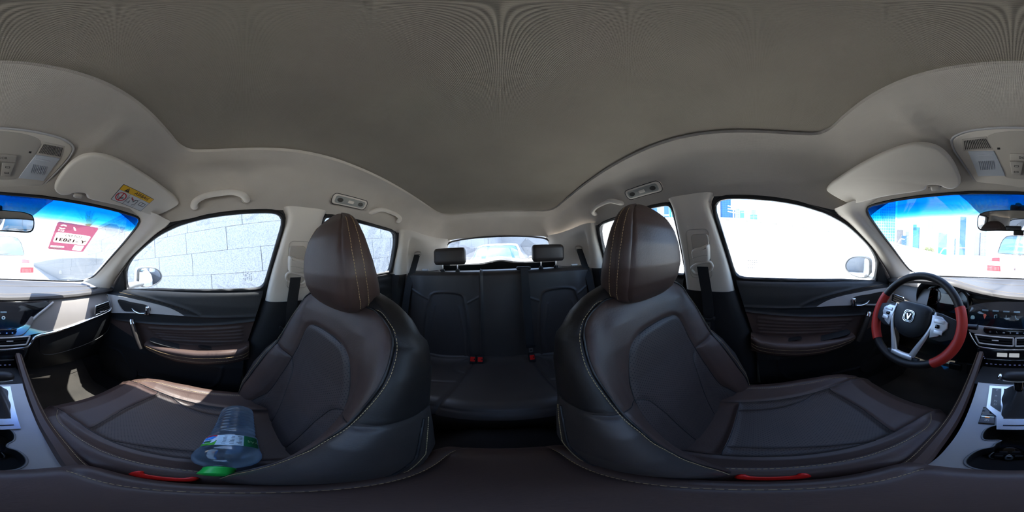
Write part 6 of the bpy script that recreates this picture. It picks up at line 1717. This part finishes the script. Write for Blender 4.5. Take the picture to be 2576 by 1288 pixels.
def block_wall(name, label, foot, along, slope, rows, rh, y0, y1, lens, top_cap, m, depth=.25, gap=.006, seed=1, lf=None):
    """courses that fall with the slope along the wall; foot(y) gives the wall face"""
    rnd = random.Random(seed)
    w_ = thing(name, label, 'wall', tuple(foot(0)[:2]) + (0.,), kind='structure')
    org = A_(ORG[w_.name])
    me = unit_block('stone_block', m)
    ang = math.atan2(along[1], along[0]); tilt = -math.asin(slope)
    n = 0
    u = A_([along[0], along[1], 0]); nrm = A_([-u[1], u[0], 0])
    # core behind the blocks
    ms = Matrix.Rotation(ang, 4, 'Z') @ Matrix.Rotation(-tilt, 4, 'Y')
    for r in range(rows[0], rows[1]):
        y = y0 + rnd.uniform(-.4, 0)
        while y < y1:
            L = rnd.choice(lens)
            yc = y + L / 2
            p = foot(yc)
            zc = top_cap + slope * yc - (r + .5) * rh
            o = bpy.data.objects.new('stone_block', me); COL.objects.link(o); o.parent = w_
            pr = rnd.uniform(-.004, .004)
            c = A_([p[0], p[1], zc]) + nrm * (depth / 2 + pr) * (1 if True else -1)
            o.matrix_local = Matrix.Translation(Vector(c - org)) @ ms @ Matrix.Diagonal((L * (lf or math.hypot(1, foot(1)[0] - foot(0)[0])) - gap, depth, rh - gap, 1))
            n += 1; y += L
    return w_, ms, n
k_ = .186; hl = math.hypot(1, k_)
def footR(y): return A_([2.4 + k_ * y, y, 0])
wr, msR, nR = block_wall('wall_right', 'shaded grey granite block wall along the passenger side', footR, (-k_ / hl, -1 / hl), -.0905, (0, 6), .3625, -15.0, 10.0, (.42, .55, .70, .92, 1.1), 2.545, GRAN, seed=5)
# mortar core, coping and the far run beyond the single blocks
def slab(name, foot, side, y0, y1, zt0, zt1, zb, d0, d1, m, parent, slope):
    V = []
    for y in (y0, y1):
        p = foot(y)
        for d in (d0, d1):
            for z in (zb, None):
                V.append((p[0] + side * d, y, (zt0 + slope * y) if z is None else z))
    F = [(0, 1, 3, 2), (4, 6, 7, 5), (0, 4, 5, 1), (2, 3, 7, 6), (1, 5, 7, 3), (0, 2, 6, 4)]
    return mk(name, V, F, m, parent, smooth=False)
slab('mortar_core', footR, 1, -18, 30, 2.54, 0, -1.5, .012, .24, JOINT, wr, -.0905)
V = []
for y in (-18, 30):
    p = footR(y); zt = 2.545 - .0905 * y
    V += [(p[0] - .03, y, zt), (p[0] + .28, y, zt), (p[0] + .28, y, zt + .09), (p[0] - .03, y, zt + .09)]
mk('coping', V, [(0, 1, 5, 4), (1, 2, 6, 5), (2, 3, 7, 6), (3, 0, 4, 7), (0, 3, 2, 1), (4, 5, 6, 7)], mat('coping_stone', (.40, .42, .46), .85, bump=.3, bscale=60, var=.06), wr, smooth=False)
slab('far_courses', footR, 1, 10.0, 30, 2.54, 0, -1.5, -.0, .24, GRAN, wr, -.0905)
# small white box on that wall
bx = atX(103, 685, 3.88); pb = footR(8.0)
bxo = thing('junction_box', 'small white junction box on the granite wall', 'box', (3.86, 8.0, .43))
box('box_body', (3.86, 8.0, .48), (.10, .16, .17), mat('box_white', (.75, .75, .72), .6, var=.03), bxo, .01)
box('box_lid', (3.80, 8.0, .48), (.03, .13, .14), mat('box_lid_grey', (.5, .5, .5), .6, var=.03), bxo, .008)

# sunlit wall on the driver's side
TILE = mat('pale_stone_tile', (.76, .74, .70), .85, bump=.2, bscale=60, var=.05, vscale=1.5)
kl = -.04; hk = math.hypot(1, kl)
def footL(y): return A_([-6.0 + kl * y, y, 0])
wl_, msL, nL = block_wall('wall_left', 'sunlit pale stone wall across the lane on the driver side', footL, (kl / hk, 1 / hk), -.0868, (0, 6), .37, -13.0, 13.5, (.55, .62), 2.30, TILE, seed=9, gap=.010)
slab('mortar_core', footL, -1, -16, 40, 2.29, 0, -1.5, .010, .24, mat('pale_joint', (.45, .44, .42), .95, var=.1), wl_, -.0868)
V = []
for y in (-16, 40):
    p = footL(y); zt = 2.30 - .0868 * y
    V += [(p[0] + .04, y, zt), (p[0] - .28, y, zt), (p[0] - .28, y, zt + .075), (p[0] + .04, y, zt + .075)]
mk('coping', V, [(4, 5, 1, 0), (5, 6, 2, 1), (6, 7, 3, 2), (7, 4, 0, 3), (1, 2, 3, 0), (7, 6, 5, 4)], mat('pale_coping', (.60, .58, .55), .85, var=.05), wl_, smooth=False)
slab('far_courses', footL, -1, 13.5, 40, 2.29, 0, -1.5, .0, .24, TILE, wl_, -.0868)
# shaded granite wall across the end of the lane, seen through the rear window
def footB(s): return A_([s, -14.0, 0])
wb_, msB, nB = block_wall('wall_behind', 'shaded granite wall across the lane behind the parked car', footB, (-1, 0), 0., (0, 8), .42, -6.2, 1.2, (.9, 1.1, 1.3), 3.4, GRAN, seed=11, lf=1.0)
mk('mortar_core', [(-6.4, -14.02, -1), (1.6, -14.02, -1), (1.6, -14.02, 3.39), (-6.4, -14.02, 3.39), (-6.4, -14.24, -1), (1.6, -14.24, -1), (1.6, -14.24, 3.39), (-6.4, -14.24, 3.39)], [(1, 0, 3, 2), (4, 5, 6, 7), (3, 7, 6, 2), (0, 4, 7, 3), (1, 2, 6, 5)], JOINT, wb_, smooth=False)
# notice board on it
sb = thing('notice_board', 'cream and green notice board on the sunlit wall', 'sign', (-5.72, -6.7, 1.7))
sf = frame_of((-5.71, -6.72, 2.17), (0, 1, -.087), (0, .35, 1))
sf = frame_of((-5.70, -6.72, 2.17), (.04, 1, -.087), (0, .0, 1))
prism('board', [(-.66, .40), (.62, .36), (.46, -.42), (-.36, -.40)], sf, .03, mat('board_cream', (.42, .40, .30), .6, var=.04), sb, .006)
prism('board_band', [(-.44, -.14), (.52, -.16), (.46, -.41), (-.36, -.39)], (sf[0] + .031 * sf[3], *sf[1:]), .004, mat('board_green', (.03, .26, .20), .6, var=.05), sb)
bi_ = mat('board_ink', (.16, .15, .12), .7, var=.05)
for r, (a, b) in enumerate(((-.36, .36), (-.25, .0), (-.32, .40))):
    for i in range(7):
        x = a + (b - a) * i / 7; prism('board_line', [(x, .24 - .13 * r), (x + (b - a) / 9, .24 - .13 * r), (x + (b - a) / 9, .19 - .13 * r), (x, .19 - .13 * r)], (sf[0] + .031 * sf[3], *sf[1:]), .003, bi_, sb)

# ------------------------------------------------------------------ vehicles
DKGLASS = mat('tinted_car_glass', (.10, .26, .42), .06, var=.25, vscale=1.2, spec=.6, coat=.5)
LAMPR = mat('tail_lamp_red', (.55, .035, .05), .25, var=.05, coat=.5); LAMPP = mat('tail_lamp_pink', (.62, .20, .20), .3, var=.05, coat=.5); LAMPW = mat('tail_lamp_white', (.85, .85, .85), .25, var=.02, coat=.5)
TYRE = mat('tyre_rubber', (.02, .02, .02), .85, bump=.5, bscale=80, var=.2); STEEL = mat('wheel_alloy', (.5, .5, .52), .35, metal=.8, var=.05)
def body_loft(name, stations, m, parent, n=40):
    """stations: (y, half-width, z points) sections; each a list of (x, z) half outline from sill to roof centre"""
    A = []
    for y, pts in stations:
        h = spl(np.c_[A_(pts), np.zeros(len(pts))], n)[:, :2]
        row = np.vstack([h, (h[-2::-1] * (-1, 1))]); A.append(np.stack([row[:, 0], np.full(len(row), y), row[:, 1]], 1))
    return np.stack(A)
def wheel(par, c, r=.37, w_=.24):
    fr = frame_of(A_(c), (0, 1, 0), (0, 0, 1))
    t = lathe('tyre', [(r * .62, -w_ / 2), (r * .93, -w_ / 2), (r, -w_ / 2 + .04), (r, w_ / 2 - .04), (r * .93, w_ / 2), (r * .62, w_ / 2)], fr, TYRE, par, seg=36)
    lathe('wheel_rim', [(.02, w_ / 2 - .03), (r * .5, w_ / 2 - .05), (r * .63, w_ / 2 - .01), (r * .63, -w_ / 2 + .01), (.02, -w_ / 2 + .05)], fr, STEEL, par, seg=36)
# SUV ahead
sx, sy_ = .27, 4.18
suv = thing('parked_suv', 'white off-road vehicle parked in front with red tail lamps', 'car', (sx, 6.5, 0))
Sst = []
for y, hw, zr, rw, zb_ in ((0, .90, 1.80, .62, .42), (.06, .94, 1.84, .66, .40), (.5, .97, 1.90, .70, .38), (2.0, .97, 1.92, .72, .38), (2.9, .97, 1.90, .70, .38), (3.3, .97, 1.62, .72, .38), (3.75, .96, 1.16, .80, .38), (4.5, .95, 1.12, .80, .38), (4.75, .90, 1.0, .75, .42)):
    Sst.append((sy_ + y, [(hw * .9, zb_), (hw, zb_ + .12), (hw, .85), (hw * .985, min(1.18, zr - .04)), (rw + (hw - rw) * .35, (min(1.18, zr) + zr) / 2 + .04), (rw, zr - .05), (rw * .85, zr - .005), (0, zr + .02)]))
SA = body_loft('b', Sst, CARWHITE, suv); SA[:, :, 0] += sx
grid('body', SA, CARWHITE, suv, angle=50)
mk('tail_panel', SA[0], [tuple(range(SA.shape[1]))], CARWHITE, suv)
SF = frame_of((sx, sy_ - .004, 0), (1, 0, 0), (0, 0, 1))
prism('rear_window', smoothpoly([(-.64, 1.31), (-.62, 1.40), (-.55, 1.60), (-.47, 1.70), (-.40, 1.735), (0, 1.75), (.40, 1.735), (.47, 1.70), (.55, 1.60), (.62, 1.40), (.64, 1.31), (.50, 1.295), (0, 1.285), (-.50, 1.295)], 90), SF, .02, DKGLASS, suv, .006, label='blue tinted rear window')
tube('window_seal', [SF[0] + x * SF[1] + y * SF[2] + .018 * SF[3] for x, y in smoothpoly([(-.645, 1.305), (-.625, 1.40), (-.555, 1.605), (-.47, 1.71), (-.40, 1.745), (0, 1.76), (.40, 1.745), (.47, 1.71), (.555, 1.605), (.625, 1.40), (.645, 1.305), (.50, 1.287), (0, 1.275), (-.50, 1.287)], 90)], .010, RUBBER, suv, seg=6, closed=True)
for s in (1, -1):
    lp = prism('tail_lamp', [(s * .60, 1.19), (s * .90, 1.17), (s * .915, .84), (s * .56, .835), (s * .565, .88), (s * .59, 1.08)], SF, .05, LAMPR, suv, .010, label='red and white tail lamp')
    prism('lamp_white_band', [(s * .585, 1.085), (s * .902, 1.085), (s * .908, .985), (s * .572, .975)], (SF[0] + .051 * SF[3], *SF[1:]), .004, LAMPW, lp)
    prism('lamp_pink_corner', [(s * .79, 1.172), (s * .895, 1.165), (s * .900, 1.092), (s * .79, 1.092)], (SF[0] + .051 * SF[3], *SF[1:]), .004, LAMPP, lp)
    for i in range(7): box('lamp_rib', (s * (.62 + .035 * i), .90, .053), (.012, .09, .006), LAMPP, lp, .002, fr=SF)
    tube('rear_bumper_end', [SF[0] + s * .5 * SF[1] + .56 * SF[2] + .06 * SF[3], SF[0] + s * .93 * SF[1] + .56 * SF[2] + .04 * SF[3]], .09, CARWHITE, suv, seg=12)
box('rear_bumper', (0, .56, .06), (1.6, .20, .14), CARWHITE, suv, .05, fr=SF)
pl = box('licence_plate', (-.02, .925, .012), (.42, .12, .012), mat('plate_white', (.78, .78, .76), .5, var=.02), suv, .004, fr=SF)
box('plate_band', (-.20, .925, .020), (.045, .10, .004), mat('plate_maroon', (.10, .06, .07), .6, var=.1), pl, .001, fr=SF)
for i in range(6): box('plate_digit', (-.12 + .055 * i, .915, .020), (.026, .055, .003), mat('plate_ink', (.18, .18, .2), .6, var=.1), pl, .001, fr=SF)
tube('rear_wiper', [SF[0] + x * SF[1] + y * SF[2] + .03 * SF[3] for x, y in ((-.10, 1.24), (-.02, 1.29), (.30, 1.33))], .010, RUBBER, suv, seg=6)
tube('tailgate_line', [SF[0] + x * SF[1] + (1.045 - .02 * (abs(x) > .3)) * SF[2] + .004 * SF[3] for x in np.linspace(-.44, .44, 14)], .004, mat('gap_grey', (.3, .3, .3), .6, var=.05), suv, seg=5)
box('roof_spoiler', (0, 1.83, .03), (1.05, .035, .10), CARWHITE, suv, .015, fr=SF)
box('brake_light', (0, 1.795, .03), (.30, .02, .02), LAMPR, suv, .004, fr=SF)
for y in (.85, 3.75):
    for s in (1, -1): wheel(suv, (sx + s * .84, sy_ + y, .37))
# car behind
bx_, by_ = .02, -3.35
cb_ = thing('parked_car', 'white car parked close behind with its blue windscreen facing us', 'car', (bx_, -5.4, 0))
Cst = []
for y, hw, zr, rw in ((0, .80, .82, .60), (-.10, .88, .93, .66), (-.6, .92, 1.02, .72), (-.95, .93, 1.07, .74), (-1.02, .93, 1.09, .72), (-1.75, .93, 1.62, .60), (-2.1, .93, 1.67, .60), (-3.4, .93, 1.66, .60), (-4.1, .92, 1.35, .62), (-4.4, .86, 1.0, .6)):
    Cst.append((by_ + y, [(hw * .88, .34), (hw, .45), (hw, .75), (hw * .985, min(1.05, zr - .04)), (rw + (hw - rw) * .4, (min(1.05, zr) + zr) / 2 + .02), (rw + .02, zr - .035), (rw * .85, zr - .004), (0, zr + .015)]))
CA_ = body_loft('b', Cst, CARWHITE, cb_); CA_[:, :, 0] += bx_
grid('body', CA_, CARWHITE, cb_, angle=50, flip=True)
mk('nose_panel', CA_[0], [tuple(range(CA_.shape[1]))[::-1]], CARWHITE, cb_)
wf = frame_of((bx_, by_ - 1.00, 1.105), (-1, 0, 0), (0, -.73, .54))
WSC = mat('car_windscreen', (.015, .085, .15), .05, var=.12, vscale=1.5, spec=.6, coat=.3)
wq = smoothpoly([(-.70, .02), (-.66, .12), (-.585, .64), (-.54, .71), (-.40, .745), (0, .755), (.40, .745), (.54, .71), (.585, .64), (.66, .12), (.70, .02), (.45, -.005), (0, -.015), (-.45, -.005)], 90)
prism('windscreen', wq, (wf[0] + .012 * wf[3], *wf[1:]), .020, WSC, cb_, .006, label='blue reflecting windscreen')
tube('windscreen_seal', [wf[0] + x * wf[1] + y * wf[2] + .026 * wf[3] for x, y in wq * 1.008], .010, RUBBER, cb_, seg=6, closed=True)
for x0, x1 in ((-.55, .05), (.02, .60)): tube('wiper', [wf[0] + x0 * wf[1] + .03 * wf[2] + .05 * wf[3], wf[0] + (x0 + x1) / 2 * wf[1] + .075 * wf[2] + .05 * wf[3], wf[0] + x1 * wf[1] + .06 * wf[2] + .05 * wf[3]], .009, RUBBER, cb_, seg=6)
for x in (.33, -.33): prism('dash_shape', smoothpoly([(x - .22, .04), (x - .12, .10), (x, .115), (x + .12, .10), (x + .22, .04)], 24), (wf[0] + .033 * wf[3], *wf[1:]), .004, mat('seen_dash', (.16, .20, .23), .5, var=.06), cb_)
for s in (1, -1):
    R = []
    for d, k in ((-.09, .05), (-.085, .6), (-.06, .92), (0, 1.0), (.03, .92), (.035, .3)):
        q_ = smoothpoly([(-.10, -.07), (-.115, 0), (-.10, .07), (0, .085), (.09, .06), (.10, -.05), (.05, -.085)], 40) * k
        R.append([(bx_ + s * 1.0 + p[0], by_ - 1.05 + -d, 1.16 + p[1]) for p in q_])
    grid('door_mirror', A_(R), CARWHITE, cb_, cv=True)
    tube('mirror_arm', [(bx_ + s * .90, by_ - 1.06, 1.10), (bx_ + s * .96, by_ - 1.06, 1.12)], .03, RUBBER, cb_, seg=8)
    prism('head_lamp', smoothpoly([(s * .48, -.06), (s * .50, .05), (s * .78, .04), (s * .80, -.05)], 24), frame_of((bx_, by_ - .02, .72), (-1, 0, 0), (0, 0, 1)), .05, mat('head_lamp_glass', (.7, .72, .75), .1, var=.05), cb_, .01)
prism('grille', smoothpoly([(-.42, -.08), (-.40, .06), (.40, .06), (.42, -.08)], 30), frame_of((bx_, by_ - .01, .68), (-1, 0, 0), (0, 0, 1)), .03, RUBBER, cb_, .008)
for y in (-.75, -3.45):
    for s in (1, -1): wheel(cb_, (bx_ + s * .80, by_ + y, .33), .33, .22)

cb_.rotation_euler = (0, 0, rad(-5.5))

# ------------------------------------------------------------------ skyline
def facade(name, a, b, sx_, sz_, rough=.25):
    """glass facade: floor and mullion lines as flat print, too far away to tell panes apart"""
    m = bpy.data.materials.new(name); m.use_nodes = True; n = m.node_tree; p = n.nodes['Principled BSDF']
    p.inputs['Roughness'].default_value = rough; p.inputs['Specular IOR Level'].default_value = .3
    tc = n.nodes.new('ShaderNodeTexCoord'); br = n.nodes.new('ShaderNodeTexBrick')
    mp = n.nodes.new('ShaderNodeMapping'); cmb = n.nodes.new('ShaderNodeCombineXYZ'); spx = n.nodes.new('ShaderNodeSeparateXYZ'); ad = n.nodes.new('ShaderNodeMath')
    n.links.new(tc.outputs['Object'], spx.inputs[0]); n.links.new(spx.outputs['X'], ad.inputs[0]); n.links.new(spx.outputs['Y'], ad.inputs[1])
    n.links.new(ad.outputs[0], cmb.inputs['X']); n.links.new(spx.outputs['Z'], cmb.inputs['Y']); n.links.new(cmb.outputs[0], br.inputs['Vector'])
    br.inputs['Color1'].default_value = (*a, 1); br.inputs['Color2'].default_value = (*[c * .85 for c in a], 1); br.inputs['Mortar'].default_value = (*b, 1)
    br.inputs['Scale'].default_value = 1; br.inputs['Brick Width'].default_value = sx_; br.inputs['Row Height'].default_value = sz_; br.inputs['Mortar Size'].default_value = min(sx_, sz_) * .10; br.offset = 0
    n.links.new(br.outputs['Color'], p.inputs['Base Color'])
    return m
BLUE = facade('blue_curtain_wall', (.032, .115, .27), (.040, .135, .30), 1.2, 1.2)
TEAL = facade('teal_curtain_wall', (.035, .22, .32), (.06, .27, .36), 1.1, 1.3)
PALE = facade('pale_facade', (.20, .24, .29), (.27, .29, .31), 1.2, 1.4, .6)
STONE = facade('grey_stone_facade', (.15, .15, .17), (.20, .20, .21), 1.2, 1.2, .7)
GRIDB = facade('window_grid_facade', (.05, .20, .32), (.22, .32, .38), 1.5, 1.3, .5)
CYAN = facade('cyan_striped_facade', (.16, .29, .33), (.40, .44, .45), 40, 1.6, .5)
def building(label, px0, px1, ytop, ybase, dist, m, name='tower', parts=(), side=False, taper=1., group=None):
    """block whose face spans those bearings at that distance; depth equals its width"""
    def f(x, y):
        d = ray(x, y); return CAM + d * (dist / math.hypot(d[0], d[1]))
    m_ = (px0 + px1) / 2
    a = f(px0, ytop); b = f(px1, ytop); zt = f(m_, ytop)[2]; zb_ = -2.
    t = b - a; t[2] = 0; W = np.linalg.norm(t); t /= W; back = A_([-t[1], t[0], 0])
    back = back if np.dot(back, (a + b) / 2 - CAM) > 0 else -back
    dp = max(W * .8, 8)
    o = thing(name, label, 'building', ((a[0] + b[0]) / 2, (a[1] + b[1]) / 2, zb_), group)
    c = (a + b) / 2 + back * dp / 2
    V = []
    for z, k in ((zb_, 1.), (zt, taper)):
        for sx_, sy2 in ((-1, -1), (1, -1), (1, 1), (-1, 1)):
            q = c + t * sx_ * W / 2 * k + back * sy2 * dp / 2 * k; V.append((q[0], q[1], z))
    F = [(0, 1, 5, 4), (1, 2, 6, 5), (2, 3, 7, 6), (3, 0, 4, 7), (4, 5, 6, 7)]
    if np.dot(np.cross(t, back), (0, 0, 1)) < 0: F = [g[::-1] for g in F]
    mk('shaft', V, F, m, o, smooth=False)
    # parapet and plant room give the roof its outline
    pz = W * .06
    V2 = [(c + t * sx_ * W / 2 * .5 * taper + back * sy2 * dp / 2 * .5 * taper + A_([0, 0, z])) for z in (zt - c[2] , zt - c[2] + pz) for sx_, sy2 in ((-1, -1), (1, -1), (1, 1), (-1, 1))]
    V2 = [A_([v[0], v[1], (zt if i < 4 else zt + pz)]) for i, v in enumerate(V2)]
    mk('roof_plant', V2, F, m, o, smooth=False)
    for (fx0, fx1, fz0, fz1, dd, mm, nm) in parts:
        P = []
        for z in (fz0, fz1):
            zz = zb_ + (zt - zb_) * z
            for sx_, sy2 in ((fx0, -1), (fx1, -1), (fx1, 0), (fx0, 0)):
                q = a + t * W * sx_ + back * (-dd if sy2 < 0 else dp * .5); P.append((q[0], q[1], zz))
        mk(nm, P, F, mm, o, smooth=False)
    return o
WHITEF = mat('white_cladding', (.62, .62, .62), .7, var=.04)
building('tall tower with a grid of windows beside the windscreen pillar', 2168, 2259, 470, 612, 75, GRIDB, parts=[(.95, 1.0, 0, 1.0, .3, WHITEF, 'corner_fin')])
building('grey stone office block with stepped roof', 2256, 2273, 578, 620, 130, STONE, 'office_block', parts=[(.75, 1.5, 0, .78, .4, BLUE, 'lower_wing')])
building('slim slate blue block next to the grey offices', 2278, 2287, 582, 622, 140, PALE, 'office_block')
building('turquoise tower with a swooping roof', 2297, 2314, 572, 626, 150, TEAL, parts=[(0, .55, .9, 1.10, .0, TEAL, 'roof_sweep'), (.86, 1.0, 0, 1.0, .3, BLUE, 'side_band')])
building('very pale slender tower behind street lamps', 2336, 2348, 552, 616, 220, PALE, parts=[(.2, .8, 0, 1.04, .4, WHITEF, 'tower_crown')])
building('teal glass tower with chamfered top', 2361, 2383, 588, 642, 120, TEAL, parts=[(.0, .55, 0, 1.04, .3, TEAL, 'taller_half')])
building('narrow blue tower sliver between two taller towers', 2401, 2405, 600, 632, 200, BLUE)
building('tall plain blue glass tower, highest of the skyline', 2416, 2431, 545, 670, 160, BLUE, parts=[(-.06, 1.06, .215, .235, .5, WHITEF, 'white_belt')])
building('pale apartment tower with rows of dark windows', 2452, 2468, 585, 676, 170, PALE, 'apartment_tower')
building('cyan striped apartment tower beside the tail lamp', 2469, 2483, 566, 676, 165, CYAN, 'apartment_tower')
building('low white block at the foot of the blue tower', 2434, 2448, 648, 676, 110, WHITEF, 'low_block')
building('stepped bright blue tower over the sunlit wall', 1812, 1838, 470, 556, 95, BLUE, side=True, parts=[(1.0, 1.42, 0, .66, .0, BLUE, 'lower_step'), (-.30, -.02, 0, .98, .3, WHITEF, 'white_flank')])
building('slant roofed glass block over the sunlit wall', 1851, 1872, 530, 560, 90, facade('pale_blue_glass', (.10, .28, .42), (.22, .36, .46), 4, 3.5), 'office_block', side=True, parts=[(0, .5, .8, 1.06, .2, PALE, 'raised_half')])
building('small domed blue block far over the sunlit wall', 1887, 1905, 540, 562, 120, facade('dome_block_glass', (.12, .26, .40), (.22, .34, .44), 4, 3.5), 'office_block', side=True, parts=[(.2, .75, .9, 1.12, -.5, PALE, 'roof_drum')])
building('faint white block far over the sunlit wall', 1921, 1932, 541, 565, 160, WHITEF, 'office_block', side=True)
building('turquoise glass block behind the driver headrest', 1683, 1712, 500, 560, 60, TEAL, side=True, parts=[(.18, .22, 0, .8, .3, WHITEF, 'white_pier'), (.5, .54, 0, .8, .3, WHITEF, 'white_pier')])
building('blue and grey banded block behind the driver headrest', 1640, 1682, 500, 560, 75, facade('banded_blue', (.10, .22, .42), (.42, .46, .55), 60, 5), side=True)
building('blue columned block at the rear driver side window', 1532, 1575, 541, 566, 70, facade('columned_blue', (.06, .20, .36), (.45, .50, .55), 4, 60), 'office_block', side=True)
# gantry pole over the wall
gp = thing('lamp_mast', 'white mast with three cross arms over the sunlit wall', 'mast', tuple(atX(1842, 560, -30) * (1, 1, 0)))
q0 = atX(1842, 556, -30); q1 = atX(1845, 503, -30)
tube('mast_pole', [A_([q1[0], q1[1], 0]), q1], .12, WHITEF, gp, seg=8)
for yy in (520, 527, 534): tube('cross_arm', [atX(1831, yy - 2, -30), atX(1849, yy + 1, -30)], .10, WHITEF, gp, seg=6)
# curved street lamps in the skyline
for i, (pts, lb) in enumerate((([(2256, 616), (2262, 606), (2268, 601), (2273, 602)], 'white curved street lamp before the grey offices'), ([(2364, 640), (2370, 630), (2375, 625), (2381, 624)], 'white curved street lamp before the teal tower'), ([(2352, 632), (2349, 623), (2343, 619), (2336, 619)], 'white arched street lamp by the green bushes'))):
    P = spl([atY(x, y, 55) for x, y in pts], 16)
    l = thing('street_lamp', lb, 'street lamp', (P[0][0], P[0][1], 0), 'curved street lamps')
    tube('lamp_arm', np.vstack([[P[0][0], P[0][1], 0], P]), .22, WHITEF, l, seg=8)
    box('lamp_head', P[-1], (.9, .9, .25), WHITEF, l, .08)
# bushes on the skyline
LEAF = mat('dry_green_leaf', (.15, .19, .05), .8, var=.4, vscale=2)
for i, (px, py, r, lb) in enumerate(((2328, 626, 1.3, 'left of three olive bushes under the pale tower'), (2336, 627, 1.5, 'middle of three olive bushes under the pale tower'), (2345, 629, 1.4, 'right of three olive bushes under the pale tower'), (2411, 671, 1.2, 'yellow green bush at the foot of the blue tower'), (2446, 671, 1.3, 'olive bush beside the low white block'), (2479, 672, 1.5, 'yellow bush left of the tail lamp'))):
    c = atY(px, py, 60)
    b = thing('bush', lb, 'bush', (c[0], c[1], 0), 'bushes on the skyline')
    V, F = [], []
    rnd = random.Random(i)
    for k in range(420):
        d_ = A_([rnd.gauss(0, 1), rnd.gauss(0, 1), rnd.gauss(0, 1)]); d_ /= np.linalg.norm(d_)
        p = c + d_ * r * (.6 + .4 * rnd.random()) * (1.1, 1.1, .75)
        e1 = A_([rnd.gauss(0, 1), rnd.gauss(0, 1), rnd.gauss(0, 1)]); e1 /= np.linalg.norm(e1); e2 = np.cross(e1, d_); n0 = len(V); s_ = .16
        V += [p - e1 * s_, p + e2 * s_ * .6, p + e1 * s_, p - e2 * s_ * .6]; F.append((n0, n0 + 1, n0 + 2, n0 + 3))
    o = mk('foliage', V, F, LEAF, b, smooth=False); o['kind'] = 'stuff'
    tube('trunk', [(c[0], c[1], 0), (c[0], c[1], c[2])], .12, mat('bark', (.12, .09, .06), .9, var=.2), b, seg=8)
# date palm behind the granite wall
pc = atY(222, 572, 9.6)
pm = thing('date_palm', 'dry date palm crown showing above the granite wall', 'palm tree', (pc[0], pc[1], 0))
tube('palm_trunk', [(pc[0], pc[1], 0), (pc[0] + .05, pc[1], pc[2] * .6), tuple(pc)], [.26, .22, .20], mat('palm_bark', (.20, .15, .10), .95, bump=1., bscale=30, var=.3), pm, seg=14)
FRND = mat('palm_frond', (.30, .24, .12), .7, var=.35, vscale=3)
rnd = random.Random(3)
for k in range(30):
    az = k * 2.39996 + rnd.uniform(-.2, .2); el = rad(rnd.uniform(18, 82)); L = rnd.uniform(.95, 1.35)
    d0 = A_([math.cos(az) * math.cos(el), math.sin(az) * math.cos(el), math.sin(el)])
    sp_ = spl([pc, pc + d0 * L * .5, pc + d0 * L * .9 + A_([0, 0, -.06 * L]), pc + d0 * L * 1.1 + A_([0, 0, -.16 * L])], 12)
    V, F = [], []
    sd = np.cross(d0, (0, 0, 1)); sd /= max(np.linalg.norm(sd), 1e-6)
    for i in range(11):
        p, q = sp_[i], sp_[i + 1]; tt = (q - p) / np.linalg.norm(q - p)
        n0 = len(V); w_ = .012
        V += [p - sd * w_, p + sd * w_, q + sd * w_, q - sd * w_]; F.append((n0, n0 + 1, n0 + 2, n0 + 3))
        for s in (1, -1):
            for h in (0, .5):
                pp_ = p * (1 - h) + q * h; ll = .30 * math.sin(math.pi * min(1, (i + h + 1.5) / 12.5)) + .05
                tip = pp_ + (s * sd * .72 + tt * .75 + A_([0, 0, rnd.uniform(.0, .3)])) * ll; n0 = len(V)
                V += [pp_ - tt * .012, pp_ + tt * .02, tip]; F.append((n0, n0 + 1, n0 + 2))
    mk('frond', V, F, FRND, pm, smooth=False)
